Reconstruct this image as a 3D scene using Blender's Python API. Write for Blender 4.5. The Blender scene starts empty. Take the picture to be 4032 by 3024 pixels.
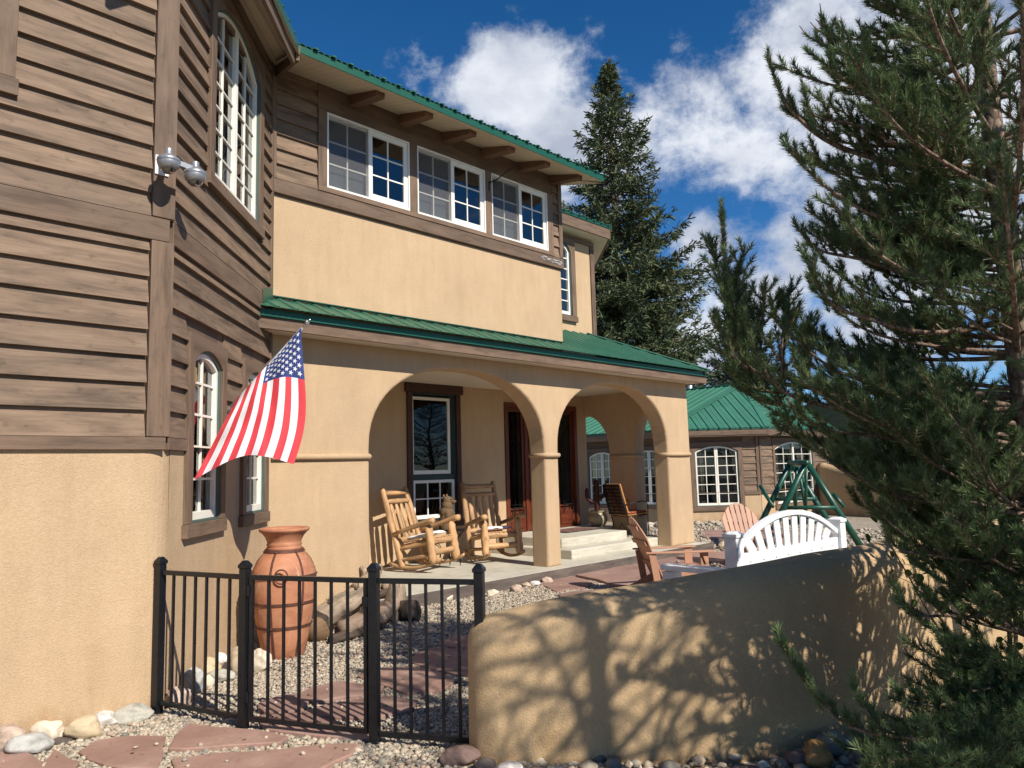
import bpy, bmesh, math, random
import numpy as np
from mathutils import Vector, Matrix, noise

# ------------------------------------------------------------------ scene
scn = bpy.context.scene
col = scn.collection
R_ = math.radians

# ------------------------------------------------------------------ camera (solved from the building's vanishing points)
FOC, YAW, PIT, ROL = 2970.68, .76157237, .11288884, -.02673299     # focal length in pixels of a 4032 wide frame
CAM = np.array([0., 0., 1.65])
FW = np.array([math.cos(PIT)*math.cos(YAW), math.cos(PIT)*math.sin(YAW), math.sin(PIT)])
_r = np.array([math.sin(YAW), -math.cos(YAW), 0.]); _u = np.cross(_r, FW)
RT = _r*math.cos(ROL) + _u*math.sin(ROL)
UP = -_r*math.sin(ROL) + _u*math.cos(ROL)
cd = bpy.data.cameras.new('camera'); cam = bpy.data.objects.new('camera', cd); col.objects.link(cam)
cam.matrix_world = Matrix(((RT[0], UP[0], -FW[0], CAM[0]), (RT[1], UP[1], -FW[1], CAM[1]), (RT[2], UP[2], -FW[2], CAM[2]), (0, 0, 0, 1)))
cd.sensor_fit = 'HORIZONTAL'; cd.sensor_width = 36.0; cd.lens = FOC/4032*36.0
cd.clip_start = .05; cd.clip_end = 6000
scn.camera = cam

# ------------------------------------------------------------------ sun, sky, clouds, exposure
SUN = Vector((-.10, -1.0, .82)).normalized()
SUN_EL = math.asin(SUN.z); SUN_AZ = math.atan2(SUN.x, SUN.y)
sl = bpy.data.lights.new('sun', 'SUN'); sl.energy = 5.0; sl.angle = R_(.5); sl.color = (1.0, .93, .82)
so = bpy.data.objects.new('sun', sl); col.objects.link(so)
so.rotation_euler = SUN.to_track_quat('Z', 'Y').to_euler()
scn.view_settings.view_transform = 'Standard'; scn.view_settings.look = 'None'
scn.view_settings.gamma = 1; scn.view_settings.use_curve_mapping = False
scn.view_settings.exposure = .34
SKY_STRENGTH = .05

w = bpy.data.worlds.new('World'); scn.world = w; w.use_nodes = True
nt = w.node_tree; nt.nodes.clear()
def NN(t, **k):
    n = nt.nodes.new(t)
    for a, b in k.items(): setattr(n, a, b)
    return n
def LK(a, b): nt.links.new(a, b)
def wmath(op, a, b=None, clamp=False):
    n = NN('ShaderNodeMath', operation=op, use_clamp=clamp)
    for i, x in enumerate((a, b)):
        if x is None: continue
        if isinstance(x, (int, float)): n.inputs[i].default_value = x
        else: LK(x, n.inputs[i])
    return n.outputs[0]
out = NN('ShaderNodeOutputWorld'); bg = NN('ShaderNodeBackground'); bg.inputs['Strength'].default_value = SKY_STRENGTH
sky = NN('ShaderNodeTexSky', sky_type='NISHITA'); sky.sun_disc = False
sky.sun_elevation = SUN_EL; sky.sun_rotation = SUN_AZ; sky.altitude = 2400; sky.air_density = .85; sky.dust_density = .15; sky.ozone_density = 2.2
tc = NN('ShaderNodeTexCoord')
sx = NN('ShaderNodeSeparateXYZ'); LK(tc.outputs['Generated'], sx.inputs[0])
az = wmath('ARCTAN2', sx.outputs['Y'], sx.outputs['X']); el = wmath('ARCSINE', sx.outputs['Z'])
cv = NN('ShaderNodeCombineXYZ'); LK(az, cv.inputs[0]); LK(el, cv.inputs[1])
def fbm(scale, detail, rough, off=0.0, sy=1.0, dist=0.0):
    mp = NN('ShaderNodeMapping'); mp.inputs['Location'].default_value = (off, off*.7, off*.3); mp.inputs['Scale'].default_value = (1, sy, 1)
    LK(cv.outputs[0], mp.inputs['Vector'])
    n = NN('ShaderNodeTexNoise'); n.inputs['Scale'].default_value = scale; n.inputs['Detail'].default_value = detail
    n.inputs['Roughness'].default_value = rough; n.inputs['Distortion'].default_value = dist
    LK(mp.outputs[0], n.inputs['Vector']); return n.outputs['Fac']
def azel(u, v):
    d = FW*FOC + RT*(u*1.82278-2016) - UP*(v*1.82278-1512); d = d/np.linalg.norm(d)
    return math.atan2(d[1], d[0]), math.asin(d[2])
# cloud banks as directions in the sky (azimuth, elevation) with a size in radians and a density
CL = [(1125, 190, .115, .078, 1.15), (1250, 320, .16, .095, 1.15), (1060, 270, .06, .05, .6), (1480, 270, .15, .085, 1.05), (1620, 330, .13, .07, .95),
      (1700, 170, .13, .10, 1.1), (1930, 260, .22, .22, 1.2), (2150, 480, .2, .2, 1.0), (905, 120, .07, .034, .62), (1125, 5, .035, .045, .62),
      (1300, 380, .13, .05, .75), (1530, 560, .055, .09, .95), (1660, 700, .12, .095, 1.1), (1560, 780, .10, .06, .9), (1850, 700, .2, .14, 1.1), (1470, 95, .05, .022, .5),
      (1330, 180, .05, .03, .5)]
acc = None
for (u, v, su, se, dn) in CL:
    a0, e0 = azel(u, v)
    dx = wmath('DIVIDE', wmath('SUBTRACT', az, a0), su); dy = wmath('DIVIDE', wmath('SUBTRACT', el, e0), se)
    q = wmath('ADD', wmath('MULTIPLY', dx, dx), wmath('MULTIPLY', dy, dy))
    g = wmath('MULTIPLY', wmath('EXPONENT', wmath('MULTIPLY', q, -1.0)), dn)
    acc = g if acc is None else wmath('MAXIMUM', acc, g)
# loose fair-weather clouds over the rest of the sky
away = wmath('MULTIPLY', wmath('GREATER_THAN', wmath('ABSOLUTE', wmath('SUBTRACT', az, YAW)), .85), wmath('MULTIPLY', fbm(2.2, 3, .5, 7.3), .38))
acc = wmath('MAXIMUM', acc, away)
n1 = fbm(8.5, 10, .63, 1.7, 1.25, .12); n2 = fbm(26.0, 6, .6, 4.1, 1.2)
dens = wmath('ADD', wmath('MULTIPLY', acc, .90), wmath('MULTIPLY', wmath('SUBTRACT', n1, .5), 2.5))
dens = wmath('ADD', dens, wmath('MULTIPLY', wmath('SUBTRACT', n2, .5), .35))
mr = NN('ShaderNodeMapRange', interpolation_type='SMOOTHSTEP'); LK(dens, mr.inputs['Value'])
mr.inputs['From Min'].default_value = .30; mr.inputs['From Max'].default_value = .99
shade = fbm(7.0, 6, .55, 9.2, 1.6)
cr = NN('ShaderNodeValToRGB'); LK(shade, cr.inputs[0])
cr.color_ramp.elements[0].position = .33; cr.color_ramp.elements[1].position = .62
K = 1/SKY_STRENGTH
cr.color_ramp.elements[0].color = (.36*K, .40*K, .49*K, 1); cr.color_ramp.elements[1].color = (.66*K, .69*K, .75*K, 1)
hs = NN('ShaderNodeHueSaturation'); hs.inputs['Saturation'].default_value = 1.32; hs.inputs['Value'].default_value = 2.1
LK(sky.outputs[0], hs.inputs['Color'])
mx = NN('ShaderNodeMixRGB'); LK(mr.outputs[0], mx.inputs['Fac']); LK(hs.outputs[0], mx.inputs[1]); LK(cr.outputs[0], mx.inputs[2])
LK(mx.outputs[0], bg.inputs['Color']); LK(bg.outputs[0], out.inputs['Surface'])

# ------------------------------------------------------------------ helpers
def ray(u, v):                       # u, v in the 2212 x 1659 view of the photograph
    return FW*FOC + RT*(u*1.82278-2016) - UP*(v*1.82278-1512)
def gz(u, v, z=0.0):                 # where the line of sight meets the height z
    d = ray(u, v); t = (z-CAM[2])/d[2]; return CAM + d*t
def gy(u, v, y):
    d = ray(u, v); t = (y-CAM[1])/d[1]; return CAM + d*t
def gd(u, v, dist):                  # point at a horizontal distance from the camera
    d = ray(u, v); t = dist/math.hypot(d[0], d[1]); return CAM + d*t
V3 = lambda *a: np.array(a, float)
def unit(v): v = np.asarray(v, float); return v/(np.linalg.norm(v)+1e-12)

class MB:
    """collects faces with uv (metres, u along the grain) and a random value per piece; builds ONE mesh object"""
    def __init__(s): s.v = []; s.f = []; s.uv = []; s.mi = []; s.rn = []
    def add(s, vs, fs, uvs=None, mi=0, rnd=None):
        b = len(s.v); s.v.extend([tuple(map(float, p)) for p in vs])
        if rnd is None: rnd = random.random()
        for k, f in enumerate(fs):
            s.f.append([b+i for i in f])
            s.uv.append(uvs[k] if uvs is not None else [(0, 0)]*len(f))
            s.mi.append(mi); s.rn.append(rnd)
    def box(s, c, size, ax=None, mi=0, rnd=None, taper=None):
        c = np.asarray(c, float); hx, hy, hz = [a/2 for a in size]
        A = np.eye(3) if ax is None else np.array([unit(a) for a in ax])
        vs = []; loc = []
        for z in (-hz, hz):
            t = 1.0 if (taper is None or z < 0) else taper
            for (x, y) in ((-hx, -hy), (hx, -hy), (hx, hy), (-hx, hy)):
                loc.append((x*t, y*t, z)); vs.append(c + A[0]*x*t + A[1]*y*t + A[2]*z)
        fs = [(0, 3, 2, 1), (4, 5, 6, 7), (0, 1, 5, 4), (1, 2, 6, 5), (2, 3, 7, 6), (3, 0, 4, 7)]
        nrm = [2, 2, 1, 0, 1, 0]
        L = int(np.argmax(size)); ou = random.random()*7; ov = random.random()*7; uvs = []
        for f, nn in zip(fs, nrm):
            others = [k for k in range(3) if k != nn]
            if L in others: a = L; b = [k for k in others if k != L][0]
            else: a, b = others
            uvs.append([(loc[i][a]+ou, loc[i][b]+ov) for i in f])
        s.add(vs, fs, uvs, mi, rnd)
    def bar(s, p0, p1, w, h, up=(0, 0, 1), mi=0, rnd=None):
        p0 = np.asarray(p0, float); p1 = np.asarray(p1, float); d = p1-p0; L = np.linalg.norm(d); d = d/L
        sd = np.cross(np.asarray(up, float), d)
        if np.linalg.norm(sd) < 1e-6: sd = np.cross((1, 0, 0), d)
        sd = unit(sd); u2 = np.cross(d, sd)
        s.box((p0+p1)/2, (L, w, h), (d, sd, u2), mi, rnd)
    def tube(s, pts, rad, n=10, cap=True, mi=0, rnd=None, noise_=0.0, seed=0, flat=None):
        P = [np.asarray(p, float) for p in pts]; m = len(P)
        if not hasattr(rad, '__len__'): rad = [rad]*m
        rs = random.Random(seed)
        T = [unit(P[min(i+1, m-1)]-P[max(i-1, 0)]) for i in range(m)]
        ref = np.array((0, 0, 1.)) if abs(T[0][2]) < .9 else np.array((1., 0, 0))
        N = unit(np.cross(T[0], ref)); vs = []; L = 0; Ls = []
        for i in range(m):
            if i: L += np.linalg.norm(P[i]-P[i-1])
            Ls.append(L); N = unit(N - T[i]*np.dot(N, T[i])); B = np.cross(T[i], N)
            for k in range(n):
                a = 2*math.pi*k/n; r = rad[i]*(1+noise_*(rs.random()-.5)*2)
                ca, sa = math.cos(a), math.sin(a)
                if flat: ca *= flat[0]; sa *= flat[1]
                vs.append(P[i]+N*ca*r+B*sa*r)
        fs = []; uvs = []; ou = rs.random()*9; av = sum(rad)/m
        for i in range(m-1):
            for k in range(n):
                k2 = (k+1) % n; fs.append((i*n+k, i*n+k2, (i+1)*n+k2, (i+1)*n+k))
                c0 = 2*math.pi*av*k/n; c1 = 2*math.pi*av*(k+1)/n
                uvs.append([(Ls[i]+ou, c0), (Ls[i]+ou, c1), (Ls[i+1]+ou, c1), (Ls[i+1]+ou, c0)])
        if cap:
            fs.append(tuple(range(n))[::-1]); uvs.append([(.02*math.cos(6.28*k/n), .02*math.sin(6.28*k/n)) for k in range(n)])
            fs.append(tuple((m-1)*n+k for k in range(n))); uvs.append([(.02*math.cos(6.28*k/n), .02*math.sin(6.28*k/n)) for k in range(n)])
        s.add(vs, fs, uvs, mi, rnd)
    def lathe(s, prof, c=(0, 0, 0), n=32, mi=0, closed=False):
        c = np.asarray(c, float); m = len(prof); vs = []; fs = []; uvs = []
        for (r, z) in prof:
            for k in range(n):
                a = 2*math.pi*k/n; vs.append(c+V3(r*math.cos(a), r*math.sin(a), z))
        for i in range(m-1):
            for k in range(n):
                k2 = (k+1) % n; fs.append((i*n+k, i*n+k2, (i+1)*n+k2, (i+1)*n+k))
                uvs.append([(prof[i][1], k/n), (prof[i][1], (k+1)/n), (prof[i+1][1], (k+1)/n), (prof[i+1][1], k/n)])
        s.add(vs, fs, uvs, mi)
    def poly(s, pts, mi=0, uv=None, rnd=None): s.add(pts, [tuple(range(len(pts)))], [uv] if uv else None, mi, rnd)
    def prism(s, poly, dvec, mi=0, rnd=None):
        """closed polygon swept along a vector"""
        P = [np.asarray(p, float) for p in poly]; d = np.asarray(dvec, float); n = len(P); L = np.linalg.norm(d)
        vs = P+[p+d for p in P]; fs = [tuple(range(n))[::-1], tuple(range(n, 2*n))]
        c = [(0., 0.)]; t = 0
        for i in range(n): t += np.linalg.norm(P[(i+1) % n]-P[i]); c.append((t, 0))
        ou = random.random()*9; uvs = [[(.01*i, .01) for i in range(n)]]*2
        for i in range(n):
            j = (i+1) % n; fs.append((i, j, n+j, n+i)); uvs.append([(ou, c[i][0]), (ou, c[i+1][0]), (ou+L, c[i+1][0]), (ou+L, c[i][0])])
        s.add(vs, fs, uvs, mi, rnd)
    def ring(s, A, B, d, mi=0):
        """frame between outline A and outline B (same count, open at the ends or closed), with thickness d"""
        A = [np.asarray(p, float) for p in A]; B = [np.asarray(p, float) for p in B]; d = np.asarray(d, float); n = len(A)
        for i in range(n-1):
            a, b, c, e = A[i], A[i+1], B[i+1], B[i]
            vs = [a, b, c, e, a+d, b+d, c+d, e+d]
            fs = [(4, 5, 6, 7), (0, 1, 5, 4), (2, 3, 7, 6), (3, 2, 1, 0)]
            if i == 0: fs.append((3, 0, 4, 7))
            if i == n-2: fs.append((1, 2, 6, 5))
            L = np.linalg.norm(b-a); W = np.linalg.norm(a-e); q = [(0, 0), (L, 0), (L, W), (0, W)]
            s.add(vs, fs, [q]*len(fs), mi, .5)
    def build(s, name, mats, parent=None, smooth=False, bevel=0.0, local=False, kind=None, fixn=True, subsurf=0, merge=0.0):
        if not isinstance(mats, (list, tuple)): mats = [mats]
        me = bpy.data.meshes.new(name)
        M = ORI.get(parent.name) if (parent is not None and not local) else None
        vs = s.v
        if M is not None:
            a = np.array(vs); a = (np.c_[a, np.ones(len(a))] @ np.array(M.inverted()).T)[:, :3]; vs = [tuple(p) for p in a]
        me.from_pydata(vs, [], s.f); ul = me.uv_layers.new(name='UVMap')
        flat = [c for f in s.uv for p in f for c in p]
        if len(flat) == 2*len(me.loops): ul.data.foreach_set('uv', flat)
        at = me.attributes.new('rnd', 'FLOAT', 'FACE'); at.data.foreach_set('value', s.rn)
        me.polygons.foreach_set('material_index', s.mi)
        if smooth: me.polygons.foreach_set('use_smooth', [True]*len(me.polygons))
        for m in mats: me.materials.append(m)
        me.update()
        if fixn or merge:
            b = bmesh.new(); b.from_mesh(me)
            if merge: bmesh.ops.remove_doubles(b, verts=b.verts, dist=merge)
            bmesh.ops.recalc_face_normals(b, faces=b.faces); b.to_mesh(me); b.free()
        o = bpy.data.objects.new(name, me); col.objects.link(o)
        if parent is not None:
            o.parent = parent; ORI[o.name] = ORI.get(parent.name, Matrix())
        else: ORI[o.name] = Matrix()
        if bevel:
            md = o.modifiers.new('Bevel', 'BEVEL'); md.width = bevel; md.segments = 2; md.limit_method = 'ANGLE'; md.angle_limit = R_(40)
        if subsurf:
            md = o.modifiers.new('Subdivision', 'SUBSURF'); md.levels = subsurf; md.render_levels = subsurf
        if kind: o['kind'] = kind
        return o
ORI = {}
def tag(o, label, cat, group=None, kind=None):
    o['label'] = label; o['category'] = cat
    if group: o['group'] = group
    if kind: o['kind'] = kind
    return o
def thing(name, loc, rz, label, cat, group=None):
    o = bpy.data.objects.new(name, None); col.objects.link(o); o.empty_display_size = .1
    o.location = tuple(loc); o.rotation_euler = (0, 0, rz)
    ORI[o.name] = Matrix.Translation(Vector(loc)) @ Matrix.Rotation(rz, 4, 'Z')
    return tag(o, label, cat, group)
def copy_tree(o, loc, rz, label=None, parent=None):
    c = o.copy(); col.objects.link(c)
    if parent is None:
        c.location = loc; c.rotation_euler = (0, 0, rz)
        if label: c['label'] = label
    else: c.parent = parent
    for ch in [x for x in bpy.data.objects if x.parent == o]: copy_tree(ch, None, None, None, c)
    return c
def remesh(o, vox, smooth_it=4, dec=None):
    md = o.modifiers.new('Remesh', 'REMESH'); md.mode = 'VOXEL'; md.voxel_size = vox; md.use_smooth_shade = True
    sm = o.modifiers.new('Smooth', 'SMOOTH'); sm.iterations = smooth_it; sm.factor = .5
def ellipsoid(mb, c, r, n=16, m=10, ax=None, mi=0, rnd=None):
    A = np.eye(3) if ax is None else np.array([unit(a) for a in ax]); c = np.asarray(c, float); vs = []; fs = []
    for i in range(m+1):
        t = math.pi*i/m
        for k in range(n):
            a = 2*math.pi*k/n
            vs.append(c + A[0]*r[0]*math.sin(t)*math.cos(a) + A[1]*r[1]*math.sin(t)*math.sin(a) + A[2]*r[2]*math.cos(t))
    for i in range(m):
        for k in range(n):
            k2 = (k+1) % n; fs.append((i*n+k, (i+1)*n+k, (i+1)*n+k2, i*n+k2))
    mb.add(vs, fs, None, mi, rnd)

class Face:
    """a wall plane: s runs along it, z up, n outwards"""
    def __init__(self, o, sd, nd): self.o = V3(*o); self.s = unit(sd); self.n = unit(nd)
    def p(self, s, z, n=0.0): q = self.o+self.s*s+self.n*n; return V3(q[0], q[1], z)
    def rect(self, s0, s1, z0, z1, n0, n1, mb, mi=0, rnd=None):
        mb.box(self.p((s0+s1)/2, (z0+z1)/2, (n0+n1)/2), (abs(s1-s0), abs(n1-n0), abs(z1-z0)), (self.s, self.n, (0, 0, 1)), mi, rnd)
    def board(self, s0, s1, z0, z1, t0, t1, mb, mi=0):      # lapped siding board, butt thickness t0 at its foot
        q = [self.p(s0, z0, 0), self.p(s0, z0, t0), self.p(s0, z1, t1), self.p(s0, z1, 0)]
        mb.prism(q, self.s*(s1-s0), mi)
    def grid(self, s0, s1, z0, z1, holes, n0, depth, mb, mi=0):
        """plain wall sheet with rectangular holes and their reveals"""
        ss = sorted({s0, s1, *[h[0] for h in holes], *[h[1] for h in holes]}); zs = sorted({z0, z1, *[h[2] for h in holes], *[h[3] for h in holes]})
        for i in range(len(ss)-1):
            for j in range(len(zs)-1):
                a, b, c, d = ss[i], ss[i+1], zs[j], zs[j+1]; ms, mz = (a+b)/2, (c+d)/2
                if any(h[0] < ms < h[1] and h[2] < mz < h[3] for h in holes): continue
                mb.poly([self.p(a, c, n0), self.p(b, c, n0), self.p(b, d, n0), self.p(a, d, n0)], mi)
        for h in holes:
            a, b, c, d = h[:4]
            for (x0, y0), (x1, y1) in (((a, c), (b, c)), ((b, c), (b, d)), ((b, d), (a, d)), ((a, d), (a, c))):
                mb.poly([self.p(x0, y0, n0), self.p(x1, y1, n0), self.p(x1, y1, n0-depth), self.p(x0, y0, n0-depth)], mi)
# ------------------------------------------------------------------ materials
def newmat(name):
    m = bpy.data.materials.new(name); m.use_nodes = True; t = m.node_tree; t.nodes.clear()
    o = t.nodes.new('ShaderNodeOutputMaterial'); b = t.nodes.new('ShaderNodeBsdfPrincipled'); t.links.new(b.outputs[0], o.inputs['Surface'])
    return m, t, b
def N_(t, ty, **k):
    n = t.nodes.new(ty)
    for a, b in k.items(): setattr(n, a, b)
    return n
def noise_n(t, vec, scale, detail=4, rough=.55, dist=0):
    n = N_(t, 'ShaderNodeTexNoise'); n.inputs['Scale'].default_value = scale; n.inputs['Detail'].default_value = detail
    n.inputs['Roughness'].default_value = rough; n.inputs['Distortion'].default_value = dist; t.links.new(vec, n.inputs['Vector']); return n
def ramp(t, fac, stops):
    r = N_(t, 'ShaderNodeValToRGB'); t.links.new(fac, r.inputs[0]); e = r.color_ramp.elements
    while len(e) < len(stops): e.new(.5)
    for k, (p, c) in enumerate(stops): e[k].position = p; e[k].color = (*c, 1)
    return r
def mapping(t, src, scale=(1, 1, 1), rot=(0, 0, 0)):
    m = N_(t, 'ShaderNodeMapping'); m.inputs['Scale'].default_value = scale; m.inputs['Rotation'].default_value = rot; t.links.new(src, m.inputs['Vector']); return m.outputs[0]
def mixc(t, fac, a, b, mode='MIX'):
    m = N_(t, 'ShaderNodeMixRGB', blend_type=mode)
    for i, x in enumerate((fac, a, b)):
        if isinstance(x, (int, float)): m.inputs[i].default_value = x
        elif isinstance(x, tuple): m.inputs[i].default_value = (*x, 1)
        else: t.links.new(x, m.inputs[i])
    return m.outputs[0]
def bump(t, b, h, strength, dist=.01, prev=None):
    n = N_(t, 'ShaderNodeBump'); n.inputs['Strength'].default_value = strength; n.inputs['Distance'].default_value = dist
    t.links.new(h, n.inputs['Height'])
    if prev is not None: t.links.new(prev, n.inputs['Normal'])
    t.links.new(n.outputs[0], b.inputs['Normal']); return n.outputs[0]
def setb(b, **k):
    for a, v in k.items():
        a = a.replace('_', ' ')
        if isinstance(v, tuple): v = (*v, 1)
        b.inputs[a].default_value = v
def world_pos(t): return N_(t, 'ShaderNodeNewGeometry').outputs['Position']

def simple(name, c, rough=.5, metal=0.0, var=.12, scale=12, bmp=0.0, bscale=60, spec=.5, sc=(1, 1, 1)):
    m, t, b = newmat(name); p = mapping(t, world_pos(t), sc)
    n = noise_n(t, p, scale, 5, .6); lo = tuple(x*(1-var) for x in c); hi = tuple(min(1, x*(1+var)) for x in c)
    r = ramp(t, n.outputs['Fac'], [(.3, lo), (.7, hi)]); t.links.new(r.outputs[0], b.inputs['Base Color'])
    setb(b, Roughness=rough, Metallic=metal); b.inputs['Specular IOR Level'].default_value = spec
    if bmp: bump(t, b, noise_n(t, p, bscale, 5, .65).outputs['Fac'], bmp, .01)
    return m

def stucco(name, c, grain=1.0):
    m, t, b = newmat(name); p = world_pos(t)
    big = noise_n(t, p, 1.1, 4, .6); mid = noise_n(t, mapping(t, p, (5, 5, 1.2)), 1.6, 5, .65); fine = noise_n(t, p, 75, 4, .75)
    r = ramp(t, big.outputs['Fac'], [(.25, tuple(x*.90 for x in c)), (.75, tuple(x*1.06 for x in c))])
    r2 = ramp(t, mid.outputs['Fac'], [(.30, (.88, .86, .82)), (.62, (1, 1, 1))])
    r3 = ramp(t, fine.outputs['Fac'], [(.35, (.84, .82, .78)), (.60, (1.03, 1.03, 1.03))])
    c1 = mixc(t, .55, r.outputs[0], r2.outputs[0], 'MULTIPLY'); c2 = mixc(t, .75, c1, r3.outputs[0], 'MULTIPLY')
    t.links.new(c2, b.inputs['Base Color']); setb(b, Roughness=.92); b.inputs['Specular IOR Level'].default_value = .2
    # mud splash and damp marks low on the wall, faint runs further up
    sz = N_(t, 'ShaderNodeSeparateXYZ'); t.links.new(p, sz.inputs[0]); sm = N_(t, 'ShaderNodeMath', operation='MULTIPLY_ADD'); sm.inputs[1].default_value = .9; t.links.new(noise_n(t, mapping(t, p, (6, 6, 3)), 1, 5, .7).outputs['Fac'], sm.inputs[0]); t.links.new(sz.outputs[2], sm.inputs[2])
    sp_ = ramp(t, sm.outputs[0], [(.38, (.70, .64, .56)), (.62, (1, 1, 1))]); c2 = mixc(t, .8, c2, sp_.outputs[0], 'MULTIPLY')
    rn_ = ramp(t, noise_n(t, mapping(t, p, (3.5, 3.5, .22)), 1.2, 5, .7).outputs['Fac'], [(.30, (.945, .935, .92)), (.50, (1, 1, 1))]); c2 = mixc(t, 1, c2, rn_.outputs[0], 'MULTIPLY'); t.links.new(c2, b.inputs['Base Color'])
    v = N_(t, 'ShaderNodeTexVoronoi'); v.inputs['Scale'].default_value = 115; t.links.new(p, v.inputs['Vector'])
    n0 = bump(t, b, noise_n(t, p, 5, 3, .5).outputs['Fac'], .16, .05)
    n1 = bump(t, b, fine.outputs['Fac'], .75*grain, .012, n0); bump(t, b, v.outputs['Distance'], .45*grain, .006, n1)
    return m

def wood(name, c, dark=.45, rough=.75, streak=1.0, light=1.25, spots=.5, spec=.3, bmp=.35):
    """weathered sawn wood; grain runs along uv.x"""
    m, t, b = newmat(name); uvn = N_(t, 'ShaderNodeUVMap'); uvn.uv_map = 'UVMap'; uv = uvn.outputs[0]
    at = N_(t, 'ShaderNodeAttribute'); at.attribute_name = 'rnd'
    ad = N_(t, 'ShaderNodeVectorMath', operation='ADD'); cmb = N_(t, 'ShaderNodeCombineXYZ')
    ml = N_(t, 'ShaderNodeMath', operation='MULTIPLY'); ml.inputs[1].default_value = 37.0; t.links.new(at.outputs['Fac'], ml.inputs[0])
    for k in range(3): t.links.new(ml.outputs[0], cmb.inputs[k])
    t.links.new(uv, ad.inputs[0]); t.links.new(cmb.outputs[0], ad.inputs[1]); q = ad.outputs[0]
    g = noise_n(t, mapping(t, q, (2.2, 55, 1)), 1.0, 6, .65, .6)            # grain
    s = noise_n(t, mapping(t, q, (1.3, 7, 1)), 1.6, 5, .6, .4)              # broad weather streaks
    k = noise_n(t, mapping(t, q, (9, 16, 1)), 1.0, 3, .6)                   # knots and blotches
    cc = ramp(t, s.outputs['Fac'], [(.28, tuple(x*dark for x in c)), (.50, c), (.78, tuple(min(1, x*light) for x in c))])
    gg = ramp(t, g.outputs['Fac'], [(.30, (.70, .69, .68)), (.60, (1.04, 1.04, 1.04))])
    kk = ramp(t, k.outputs['Fac'], [(.27, (.45, .42, .40)), (.40, (1, 1, 1))])
    c1 = mixc(t, .8*streak, cc.outputs[0], gg.outputs[0], 'MULTIPLY'); c2 = mixc(t, spots, c1, kk.outputs[0], 'MULTIPLY')
    rr = ramp(t, at.outputs['Fac'], [(0, (.84, .84, .85)), (1, (1.12, 1.1, 1.08))]); c3 = mixc(t, 1.0, c2, rr.outputs[0], 'MULTIPLY')
    t.links.new(c3, b.inputs['Base Color']); setb(b, Roughness=rough); b.inputs['Specular IOR Level'].default_value = spec
    bump(t, b, g.outputs['Fac'], bmp, .004); return m

def glass(name, tint=(.55, .6, .6), refl=1.0, base=.10):
    m = bpy.data.materials.new(name); m.use_nodes = True; t = m.node_tree; t.nodes.clear()
    o = N_(t, 'ShaderNodeOutputMaterial'); tr = N_(t, 'ShaderNodeBsdfTransparent'); gl = N_(t, 'ShaderNodeBsdfGlossy'); gl.inputs['Roughness'].default_value = .015
    tr.inputs[0].default_value = (*tint, 1); gl.inputs[0].default_value = (.95, .97, 1, 1)
    fr = N_(t, 'ShaderNodeFresnel'); fr.inputs[0].default_value = 1.5; ml = N_(t, 'ShaderNodeMath', operation='MULTIPLY_ADD', use_clamp=True)
    t.links.new(fr.outputs[0], ml.inputs[0]); ml.inputs[1].default_value = 1.9*refl; ml.inputs[2].default_value = base
    bn = N_(t, 'ShaderNodeBump'); bn.inputs['Strength'].default_value = .05; bn.inputs['Distance'].default_value = .05
    nz = noise_n(t, world_pos(t), 2.2, 1, .4); t.links.new(nz.outputs['Fac'], bn.inputs['Height']); t.links.new(bn.outputs[0], gl.inputs['Normal'])
    mx_ = N_(t, 'ShaderNodeMixShader'); t.links.new(ml.outputs[0], mx_.inputs[0]); t.links.new(tr.outputs[0], mx_.inputs[1]); t.links.new(gl.outputs[0], mx_.inputs[2])
    t.links.new(mx_.outputs[0], o.inputs['Surface']); return m

def attrmat(name, stops, rough=.8, noise_scale=30, nv=.25, bmp=.3, sheen=0, spec=.4, trans=0.0):
    """colour picked per piece from the random face attribute"""
    m, t, b = newmat(name); at = N_(t, 'ShaderNodeAttribute'); at.attribute_name = 'rnd'; p = world_pos(t)
    r = ramp(t, at.outputs['Fac'], stops); r.color_ramp.interpolation = 'LINEAR'
    n = noise_n(t, p, noise_scale, 4, .6); rn = ramp(t, n.outputs['Fac'], [(.3, (1-nv,)*3), (.7, (1+nv*.5,)*3)])
    c = mixc(t, 1.0, r.outputs[0], rn.outputs[0], 'MULTIPLY'); t.links.new(c, b.inputs['Base Color'])
    setb(b, Roughness=rough); b.inputs['Specular IOR Level'].default_value = spec
    if bmp: bump(t, b, n.outputs['Fac'], bmp, .01)
    if trans:
        tl = N_(t, 'ShaderNodeBsdfTranslucent'); t.links.new(c, tl.inputs[0]); ms = N_(t, 'ShaderNodeMixShader'); ms.inputs[0].default_value = trans
        o = [n for n in t.nodes if n.type == 'OUTPUT_MATERIAL'][0]; t.links.new(b.outputs[0], ms.inputs[1]); t.links.new(tl.outputs[0], ms.inputs[2]); t.links.new(ms.outputs[0], o.inputs['Surface'])
    return m

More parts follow.
